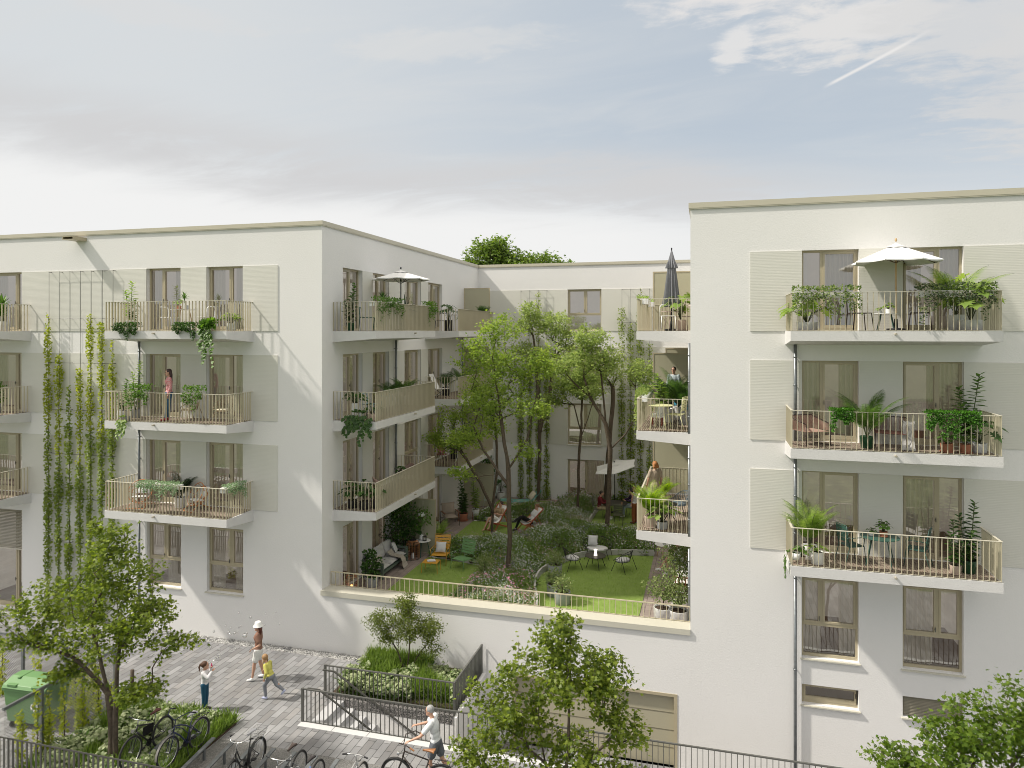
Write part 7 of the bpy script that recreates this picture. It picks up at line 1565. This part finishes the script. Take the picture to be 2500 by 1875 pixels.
chk, nt_, out_ = _tree('red_checked_cotton'); p_ = nd(nt_, 'ShaderNodeBsdfPrincipled'); p_.inputs['Roughness'].default_value = .9; tc_ = nd(nt_, 'ShaderNodeTexCoord'); ck = nd(nt_, 'ShaderNodeTexChecker', Scale=36.); ck.inputs[1].default_value = (.55, .08, .09, 1); ck.inputs[2].default_value = (.62, .50, .50, 1); lk(nt_, tc_.outputs['Object'], ck.inputs[0]); lk(nt_, ck.outputs[0], p_.inputs[0]); lk(nt_, p_.outputs[0], out_.inputs[0])
person('woman in a red checked shirt and jeans on the middle balcony of the left front', (-17.42, 20.15, F3), -2.3, dict(ell=(-.02, .22, 1.13), hal=(.05, .19, .88), knl=(.05, .08, .49), knr=(.0, -.08, .49), anl=(.10, -.02, .08), anr=(0, -.11, .08)), chk, cloth('blue_jeans', (.045, .11, .20), .3, 60), (.045, .02, .018), pm('red_shoe', (.30, .02, .03), .6), 'long', 'long', hairlen=.24, look=(1, -.1, -.1), vox=.011)
rat = mat('rattan', (.30, .22, .13), .7, 0, .2, 12); wire_chair('wicker_chair', 'dark woven chair right of the woman in the checked shirt', (-16.75, 20.35, F3), -.3, rat, cloth('cream_pillow', (.62, .57, .44)), mesh=True, wide=.62); wire_chair('wicker_chair', 'woven chair at the right end of the middle left balcony', (-15.45, 20.35, F3), .2, rat, cloth('cream_pillow', (.62, .57, .44)), mesh=True, wide=.62)
# lower balcony
org = pm('orange_rattan', (.50, .20, .07), .5); ring_chair('ring_chair', 'round orange rattan chair at the left end of the lower left balcony', (-18.75, 20.35, F2), .3, org, lgr, 'round rattan chairs on the lower left balcony'); ring_chair('ring_chair', 'round orange rattan chair right of the palm on the lower left balcony', (-16.55, 20.45, F2), -.45, org, lgr, 'round rattan chairs on the lower left balcony')
potted('potted_palm', 'dark palm between the two round rattan chairs', (-17.35, 20.6, F2), 'palm', (.18, .35, 'w'), 1.15, .6, leafmat('blackish_palm_leaf', (.03, .06, .022), (.015, .03, .012), .3), 28, n=14)
hanging_box('silver green trailing box on the rail at the middle of the lower left balcony', (-17.35, 19.6, F2 + .98), (1, 0, 0), 1.5, .62, silver, 640, 7, True, .045, up=.08); hanging_box('silver green trailing box on the side rail of the lower left balcony', (-14.80, 20.1, F2 + .98), (0, 1, 0), .9, .60, silver, 640, 8, True, .045, out=(1, 0, 0), up=.08)
# leftmost balcony (cut by the photo edge)
potted('dracaena', 'dracaena in a white pot on the top balcony at the left photo edge', (-24.7, 20.35, F4), 'dracaena', (.16, .34, 'm'), .95, .32, G_MID(), 29, n=3)
hanging_box('dark green hanging plant on the rail at the left photo edge', (-24.85, 19.6, F2 + 1.0), (1, 0, 0), .95, .55, tr_dense, 700, 9, False, .06, up=.1)
potted('potted_plant', 'leafy plant behind the rail of the middle balcony at the left photo edge', (-25.2, 20.4, F3), 'bush', (.18, .3, 'g'), .95, .3, G_MID(), 30, n=300, leaf=.09)
# court side, left: front balcony column
Yf, Xf = 21.75, XL + 1.57
potted('fiddle_plant', 'fiddle-leaf plant in a dark pot at the near end of the top court balcony', (-11.75, 22.1, F4), 'stem', (.15, .28, 'k'), 1.35, .42, G_DARK(), 31, n=3, leaf=.2)
bent_chair('balcony_chair', 'dark green chair behind the fiddle-leaf plant, top court balcony', (-11.35, 22.55, F4), PI / 2 + .3, dgr); roundtable('bistro_table', 'small dark table on the top court balcony', (-10.95, 23.0, F4), .30, .72, blk(), blk(), 4); potted('dracaena', 'small dark dracaena in a white pot on the dark table, top court balcony', (-10.98, 22.95, F4 + .72), 'dracaena', (.10, .15, 'w'), .42, .22, G_DARK(), 32, n=1)
parasol('parasol', 'open white parasol with dark pole on the top court balcony', (-11.2, 25.0, F4), 1.10, 2.25, cloth('white_parasol', (.74, .74, .73), .1), blk(), 0, .3, 8, drop=.28)
potted('agave', 'spiky dark agave before the parasol pole, top court balcony', (-10.9, 24.7, F4 + .5), 'sword', (.16, .3, 'g'), .55, .3, leafmat('agave_leaf', (.07, .10, .07), (.04, .06, .04), .2), 33, n=20)
hanging_box('trailing green box over the rail of the top court balcony, near the corner', (Xf, 22.75, F4 + .98), (0, 1, 0), 2.0, .75, G_MID(), 330, 10, True, .055, out=(1, 0, 0), up=.16); hanging_box('bright trailing plant at the far end of the rail, top court balcony', (Xf, 26.6, F4 + .98), (0, 1, 0), .85, 1.0, tr_lime, 600, 11, False, .05, out=(1, 0, 0), up=.16)
blch = pm('grey_blue_metal', (.25, .35, .36), .5); vine('large dark vine spilling over the slab at the near end of the third court balcony', (-11.25, 21.72, F3 + .25), .9, 1.05, G_DARK(), 8, 12, .14); potted('heart_plant', 'dark trailing plant in a white pot at the near end of the third court balcony', (-11.6, 22.15, F3), 'big', (.15, .55, 'w'), .45, .42, G_DARK(), 34, n=46, leaf=.16); potted('potted_plant', 'plant in a pink clay pot at the near corner of the third court balcony', (-10.95, 22.05, F3), 'big', (.15, .22, 'p'), .35, .3, G_DARK(), 35, n=16, leaf=.16)
bent_chair('balcony_chair', 'grey blue chair on the third court balcony', (-11.4, 22.9, F3), PI / 2, blch); roundtable('bistro_table', 'grey blue table on the third court balcony', (-10.95, 23.3, F3), .3, .72, blch, blch, 4); potted('small_plant', 'small monstera in a red pot on the grey blue table', (-10.98, 23.3, F3 + .72), 'big', (.07, .11, 't'), .18, .13, G_DARK(), 36, n=8, leaf=.14)
potted('potted_palm', 'dark palm above the rail of the third court balcony', (-11.4, 24.6, F3 + .25), 'palm', (.16, .3, 'w'), .85, .5, G_DARK(), 37, n=10); potted('potted_palm', 'bushy green palm above the rail of the third court balcony, beside the drainpipe', (-11.35, 25.7, F3 + .2), 'palm', (.18, .3, 'w'), 1.0, .55, G_MID(), 38, n=16)
for k, (x, y, lb, s) in enumerate(((-11.7, 22.1, 'dark leafy plant at the near end of the second court balcony', 1), (-11.2, 22.05, 'upright peace lily in the middle of the near end, second court balcony', 1.1), (-10.9, 22.3, 'dark bush at the near corner of the second court balcony', .8))): potted('balcony_plant', lb, (x, y, F2), 'big', (.17, .26, 'b'), .62 * s, .32, G_DARK(), 40 + k, n=26, leaf=.22)
rose = pm('dusty_rose_shell', (.36, .25, .21), .55); shell_chair('shell_chair', 'dusty rose shell chair with black rocker legs, nearer one on the second court balcony', (-11.4, 23.4, F2), PI / 2 + .5, rose, blk()); shell_chair('shell_chair', 'dusty rose shell chair, further one beside the drainpipe', (-11.3, 26.0, F2), -.4, rose, blk()); potted('small_plant', 'small dark plant on a stand between the rose shell chairs', (-11.25, 25.1, F2 + .55), 'big', (.1, .16, 'b'), .2, .2, G_DARK(), 43, n=14, leaf=.14)
# court side, left: far balcony column
potted('monstera', 'monstera before the privacy screen on the far top balcony', (-11.6, 31.2, F4), 'big', (.18, .5, 'b'), .75, .45, G_DARK(), 44, n=12, leaf=.32); potted('monstera', 'smaller monstera right of the other on the far top balcony', (-11.4, 33.2, F4), 'big', (.18, .4, 'b'), .7, .4, G_DARK(), 45, n=10, leaf=.3); potted('potted_palm', 'pointed conifer-like palm at the far end of the far top balcony', (-10.9, 34.3, F4 + .35), 'palm', (.15, .25, 'w'), .85, .25, G_DARK(), 46, n=14)
bent_chair('balcony_chair', 'black folding chair behind the rail of the far top balcony', (-11.6, 30.3, F4), 0, blk()); roundtable('bistro_table', 'small grey folding table behind the rail of the far top balcony', (-11.0, 30.4, F4), .3, .72, pm('light_grey_metal', (.4, .4, .4)), pm('light_grey_metal', (.4, .4, .4)), 4)
r = root('sling_chair', 'white reclining sling chair on the far third balcony', 'chair', (-11.6, 30.4, F3), PI / 2); b = MB(); b.bar((0, -.3, .42), (0, .22, .38), .5, .02); b.bar((0, .22, .38), (0, .55, 1.05), .5, .02); b.o('sling', cloth('white_canvas', (.78, .77, .75)), r)
for s_ in (-1, 1): b = MB(); b.tube([(s_ * .26, -.3, 0), (s_ * .26, .3, .45)], .012, 6); b.tube([(s_ * .26, .35, 0), (s_ * .26, -.28, .44)], .012, 6); b.o('leg', blk(), r)
potted('potted_palm', 'green palm before the screen of the far third balcony', (-11.5, 33.0, F3), 'palm', (.2, .4, 'w'), 1.2, .6, G_MID(), 47, n=14); potted('potted_palm', 'dark palm near the window of the far third balcony', (-11.8, 31.4, F3), 'palm', (.17, .4, 'b'), .95, .5, G_DARK(), 48, n=10)
pedestal('bistro_table', 'white tripod bistro table on the far second balcony', (-10.95, 30.6, F2), .32, .72, white(), white()); shell_chair('shell_chair', 'reddish chair left of the white tripod table', (-11.7, 30.5, F2), PI / 2, pm('terracotta_shell', (.30, .10, .08)), blk()); shell_chair('shell_chair', 'reddish chair behind the white tripod table', (-11.0, 31.5, F2), 0, pm('terracotta_shell', (.30, .10, .08)), blk())
potted('potted_plant', 'tall dark ficus behind the white tripod table', (-11.6, 31.9, F2), 'stem', (.2, .35, 'b'), 1.3, .35, G_DARK(), 49, n=4, leaf=.2); potted('potted_plant', 'dark bush near the screen of the far second balcony', (-11.5, 33.4, F2), 'bush', (.2, .35, 'b'), 1.1, .4, G_DARK(), 50, n=400, leaf=.12)
# court side, right column
XB = XR - 1.57
parasol('parasol', 'closed grey parasol on the top court balcony of the right block', (-1.15, 23.2, F4), .3, 2.55, cloth('grey_parasol', (.22, .225, .245), .2), blk(), closed=True)
bent_chair('balcony_chair', 'white chair in front of the closed grey parasol', (-1.25, 22.7, F4), .2, white()); roundtable('bistro_table', 'pinkish white table beside the closed grey parasol', (-1.1, 23.5, F4), .38, .62, pm('pale_pink_metal', (.62, .50, .47)), pm('pale_pink_metal', (.62, .50, .47)), 4); bent_chair('balcony_chair', 'pale pink chair right of the closed grey parasol', (-.85, 23.8, F4), -1.2, pm('pale_pink_metal', (.62, .50, .47)))
potted('monstera', 'bright monstera right of the closed grey parasol', (-.85, 22.9, F4), 'big', (.19, .34, 'p'), .85, .40, G_LIGHT(), 51, n=20, leaf=.30)
for y, lb in ((22.9, 'nearer white rail box with trailing green, top right court balcony'), (25.2, 'further white rail box with trailing green, top right court balcony')): hanging_box(lb, (XB, y, F4 + .98), (0, 1, 0), .75, .55, G_LIGHT(), 260, int(y), True, .05, out=(-1, 0, 0), up=.10, thick=.02)
hanging_box('long pale green trailing box on the side rail, third floor of the right court balconies', (XB, 23.6, F3 + .98), (0, 1, 0), 2.6, 1.5, leafmat('cream_ivy', (.36, .42, .14), (.14, .22, .05), .45), 520, 14, True, .06, out=(-1, 0, 0), up=.16)
roundtable('bistro_table', 'pale lime table behind the rail, third floor right court balcony', (-1.45, 22.5, F3), .38, .72, plm, plm, 4); slat_chair('garden_chair', 'pale lime slatted chair, third floor right court balcony', (-.98, 22.55, F3), -PI / 2 - .3, plm, False)
r = root('side_shelf', 'low stool with reddish legs and white seat under the rubber plant', 'stool', (-1.6, 23.3, F3)); b = MB(); b.box(-.18, -.18, .26, .18, .18, .36); b.o('seat', white(), r)
for sx in (-1, 1):
    for sy in (-1, 1): b = MB(); b.bar((sx * .15, sy * .15, 0), (sx * .15, sy * .15, .26), .03); b.o('leg', pm('red_stain', (.25, .05, .03)), r)
potted('rubber_plant', 'pale fiddle-leaf plant above the lime table', (-1.5, 23.4, F3 + .36), 'stem', (.16, .28, 'w'), 1.0, .30, G_LIGHT(), 53, n=3, leaf=.22)
potted('potted_palm', 'big dark palm left of the man in the striped shirt', (-1.3, 24.2, F3), 'palm', (.2, .45, 'w'), 1.7, .48, G_MID(), 54, n=16); potted('potted_palm', 'dark palm in a concrete pot at the right end by the wall, third floor', (-.78, 23.7, F3), 'palm', (.17, .45, 'g'), 1.4, .42, G_DARK(), 55, n=14); potted('potted_palm', 'palm in a white pot in the middle of the third floor right court balcony', (-1.0, 24.9, F3), 'palm', (.2, .45, 'w'), 1.7, .48, G_MID(), 56, n=14)
bent_chair('balcony_chair', 'blue chair behind the palms, third floor right court balcony', (-.95, 25.6, F3), .1, pm('bright_blue_metal', (.04, .25, .36)))
person('man with glasses and a striped shirt standing among the palms', (-1.22, 26.2, F3), -PI / 2 - .3, {}, cloth('striped_shirt', (.40, .46, .48)), cloth('dark_trousers', (.03, .03, .04)), (.03, .02, .02), blk(), 'long', 'long', female=False, glasses=True, vox=.015)
potted('potted_palm', 'bright lime palm at the near corner of the second floor right court balcony', (-1.75, 22.35, F2), 'palm', (.18, .34, 'p'), 1.25, .36, leafmat('lime_palm_leaf', (.34, .46, .05), (.16, .28, .03), .5), 57, n=18, leaf=.24); potted('heart_plant', 'round-leaved plant in a grey pot beside the lime palm', (-1.38, 22.25, F2), 'big', (.16, .22, 'g'), .62, .42, G_LIGHT(), 58, n=40, leaf=.22)
pedestal('bistro_table', 'small dark table hidden behind the lime palm', (-1.2, 23.0, F2), .25, .6, blk(), blk()); blu = pm('blue_grey_metal', (.13, .17, .20)); wire_chair('mesh_chair', 'blue grey mesh lounge chair on the second floor right court balcony', (-.95, 24.0, F2), -PI / 2 + .5, blu, blu, mesh=True, wide=.74)
person('red-haired woman in a beige dress seen from behind, second floor right court balcony', (-1.72, 24.0, F2), 2.2, dict(ell=(.05, .22, 1.14), hal=(.16, .2, .95)), cloth('beige_dress', (.42, .34, .26)), cloth('beige_dress', (.42, .34, .26)), (.42, .17, .05), pm('brown_shoe', (.12, .06, .03), .6), 'short', 'long', hairlen=.05, skirt=.55, vox=.015)
potted('potted_plant', 'small yellow-green palm in a pink clay pot behind the red-haired woman', (-1.5, 25.6, F2), 'palm', (.15, .28, 'p'), .75, .4, leafmat('lime_palm_leaf', (.34, .46, .05), (.16, .28, .03), .5), 59, n=10)
potted('potted_plant', 'large dark rubber plant in a terracotta pot on the far right court balcony', (-1.3, 31.5, F2), 'stem', (.22, .35, 't'), 1.2, .5, G_DARK(), 60, n=4, leaf=.26); potted('monstera', 'monstera in a red pot beside the wall, far right court balcony', (-.9, 31.1, F2), 'big', (.2, .35, 't'), .6, .4, G_DARK(), 61, n=12, leaf=.3); pedestal('bistro_table', 'white bistro table on the far right court balcony', (-1.35, 30.8, F2), .3, .72, white(), white()); slat_chair('garden_chair', 'white slatted chair on the far right court balcony', (-1.75, 30.7, F2), PI / 2, white(), False)
potted('small_plant', 'red pot with small plant on the white bistro table', (-1.3, 30.85, F2 + .72), 'big', (.1, .14, 't'), .2, .15, G_MID(), 62, n=12, leaf=.12)
# right building, top balcony
parasol('parasol', 'white parasol with a light wooden pole on the top right balcony', (4.58, 20.25, F4), 1.06, 2.20, cloth('white_parasol', (.74, .74, .73), .1), M_WOOD(), 0, .35, 8, drop=.42)
bent_chair('balcony_chair', 'dark brown arched chair left of the small table, top right balcony', (3.75, 20.35, F4), PI / 2 + .25, pm('dark_brown_metal', (.035, .022, .02), .4)); bent_chair('balcony_chair', 'dark brown arched chair right of the parasol pole, top right balcony', (5.15, 20.35, F4), -PI / 2 - .25, pm('dark_brown_metal', (.035, .022, .02), .4))
roundtable('bistro_table', 'small table with white top and green splayed legs, top right balcony', (4.38, 20.4, F4), .30, .44, white(), dgr, 4); potted('small_plant', 'small plant in a white pot on the green-legged table', (4.43, 20.35, F4 + .44), 'big', (.07, .11, 'w'), .18, .13, G_LIGHT(), 63, n=12, leaf=.11); potted('small_plant', 'tiny plant in a pale blue pot on the green-legged table', (4.24, 20.42, F4 + .44), 'big', (.05, .08, 'g'), .10, .08, G_LIGHT(), 64, n=8, leaf=.08)
hanging_box('long rail box with pale trailing ivy at the left of the top right balcony', (2.82, 19.6, F4 + .98), (1, 0, 0), 1.55, 1.0, leafmat('pale_ivy', (.24, .30, .09), (.08, .14, .04), .4), 430, 15, True, .055, up=.13); hanging_box('long rail box with darker trailing ivy at the right of the top right balcony', (5.75, 19.6, F4 + .98), (1, 0, 0), 1.65, .95, leafmat('dark_ivy', (.12, .15, .06), (.04, .07, .03), .3), 430, 16, True, .055, up=.16)
potted('monstera', 'bright monstera in a square planter at the left end of the top right balcony', (2.45, 20.1, F4), 'big', (.26, .22, 'm'), .72, .55, G_LIGHT(), 65, n=26, leaf=.34); potted('potted_palm', 'tall feathery palm at the right end of the top right balcony', (6.0, 20.5, F4), 'palm', (.2, .4, 'w'), 1.65, .42, G_LIGHT(), 66, n=13, leaf=.26); potted('monstera', 'huge monstera at the right end of the top right balcony', (6.2, 20.05, F4), 'big', (.28, .26, 'm'), 1.05, .52, G_LIGHT(), 67, n=24, leaf=.42)
# third
pk = pm('pink_rope', (.36, .23, .18), .8); rope_armchair('pink woven armchair with tube frame at the left end of the third floor right balcony', (2.55, 20.3, F3), .55, pk); rope_armchair('brownish pink woven armchair with a blanket over its arm', (4.5, 20.45, F3), -.25, pm('brown_pink_rope', (.22, .10, .08), .8))
throw_blanket('grey striped blanket hanging from the arm of the woven armchair', (4.86, 20.2, F3), -.2, [(.15, .66), (.05, .70), (-.03, .66), (-.06, .45), (-.09, .22), (-.16, .06), (-.3, .02)], .28, cloth('grey_blanket', (.45, .44, .43)))
potted('potted_palm', 'arching palm in a glossy green pot between the woven armchairs', (3.88, 20.15, F3), 'palm', (.17, .30, 'k'), 1.55, .45, G_MID(), 68, n=13, leaf=.26)
hanging_box('short dense ivy curtain on the rail left of the palm, third floor right balcony', (3.2, 19.6, F3 + .98), (1, 0, 0), .50, .85, ivy, 1500, 17, False, .05, up=.05, thick=.10); hanging_box('wide dense ivy curtain on the rail at the right of the third floor right balcony', (5.68, 19.6, F3 + .98), (1, 0, 0), 1.12, .82, ivy, 1300, 18, False, .05, up=.05, thick=.10)
potted('rubber_plant', 'tall rubber plant behind the wide ivy curtain', (6.25, 20.5, F3), 'stem', (.17, .30, 'g'), 1.65, .55, G_MID(), 69, n=4, leaf=.24); potted('monstera', 'dark monstera in a grey pot at the right end of the third floor right balcony', (6.4, 20.1, F3), 'big', (.17, .24, 'm'), .65, .38, G_DARK(), 70, n=12, leaf=.30)
for x, lb in ((5.65, 'leafy plant in a terracotta pot under the wide ivy curtain, left one'), (6.05, 'leafy plant in a terracotta pot under the wide ivy curtain, right one')): potted('balcony_plant', lb, (x, 19.95, F3), 'big', (.15, .22, 't'), .25, .24, G_MID(), int(x * 10), n=18, leaf=.13)
# second
tb = roundtable('bistro_table', 'dark green round table with splayed legs on the lowest right balcony', (4.22, 20.3, F2), .46, .72, dgr, dgr, 4); slat_chair('garden_chair', 'dark green slatted armchair left of the green table', (3.55, 20.35, F2), PI / 2 + .45, dgr, True); slat_chair('garden_chair', 'dark green slatted armchair right of the green table', (5.12, 20.45, F2), -PI / 2 - .4, dgr, True)
potted('small_plant', 'round-leaved plant in a red pot on the dark green table', (4.30, 20.3, F2 + .72), 'big', (.10, .14, 't'), .28, .18, G_MID(), 71, n=26, leaf=.10); potted('small_plant', 'tiny plant in a pale pot on the dark green table', (4.03, 20.35, F2 + .72), 'big', (.07, .09, 'w'), .12, .12, G_MID(), 72, n=12, leaf=.08)
potted('potted_palm', 'bright areca palm at the left end of the lowest right balcony', (2.55, 20.35, F2), 'palm', (.2, .35, 'w'), 1.45, .34, G_LIGHT(), 73, n=20, leaf=.24); potted('balcony_plant', 'green plant in a white square pot below the areca palm', (2.68, 19.95, F2), 'big', (.16, .32, 'w'), .22, .22, G_LIGHT(), 74, n=14, leaf=.16); potted('balcony_plant', 'small plant in a pink clay pot at the left corner of the lowest right balcony', (2.28, 19.9, F2), 'big', (.12, .18, 'p'), .3, .26, G_MID(), 75, n=20, leaf=.12)
vine('thin vine hanging outside the left corner of the lowest right balcony', (2.0, 19.85, F2 + .22), .25, .65, G_MID(), 3, 19, .10, al=(0, 1, 0), ou=(-1, 0, 0), potm='w')
potted('rubber_plant', 'dark rubber plant in a glossy green pot, right end of the lowest right balcony', (6.2, 20.2, F2), 'stem', (.19, .32, 'k'), 1.45, .4, G_DARK(), 76, n=4, leaf=.2); potted('rubber_plant', 'dark ficus in a pink clay pot left of the glossy green pot', (5.85, 20.0, F2), 'stem', (.13, .22, 'p'), 1.1, .35, G_DARK(), 77, n=3, leaf=.17)
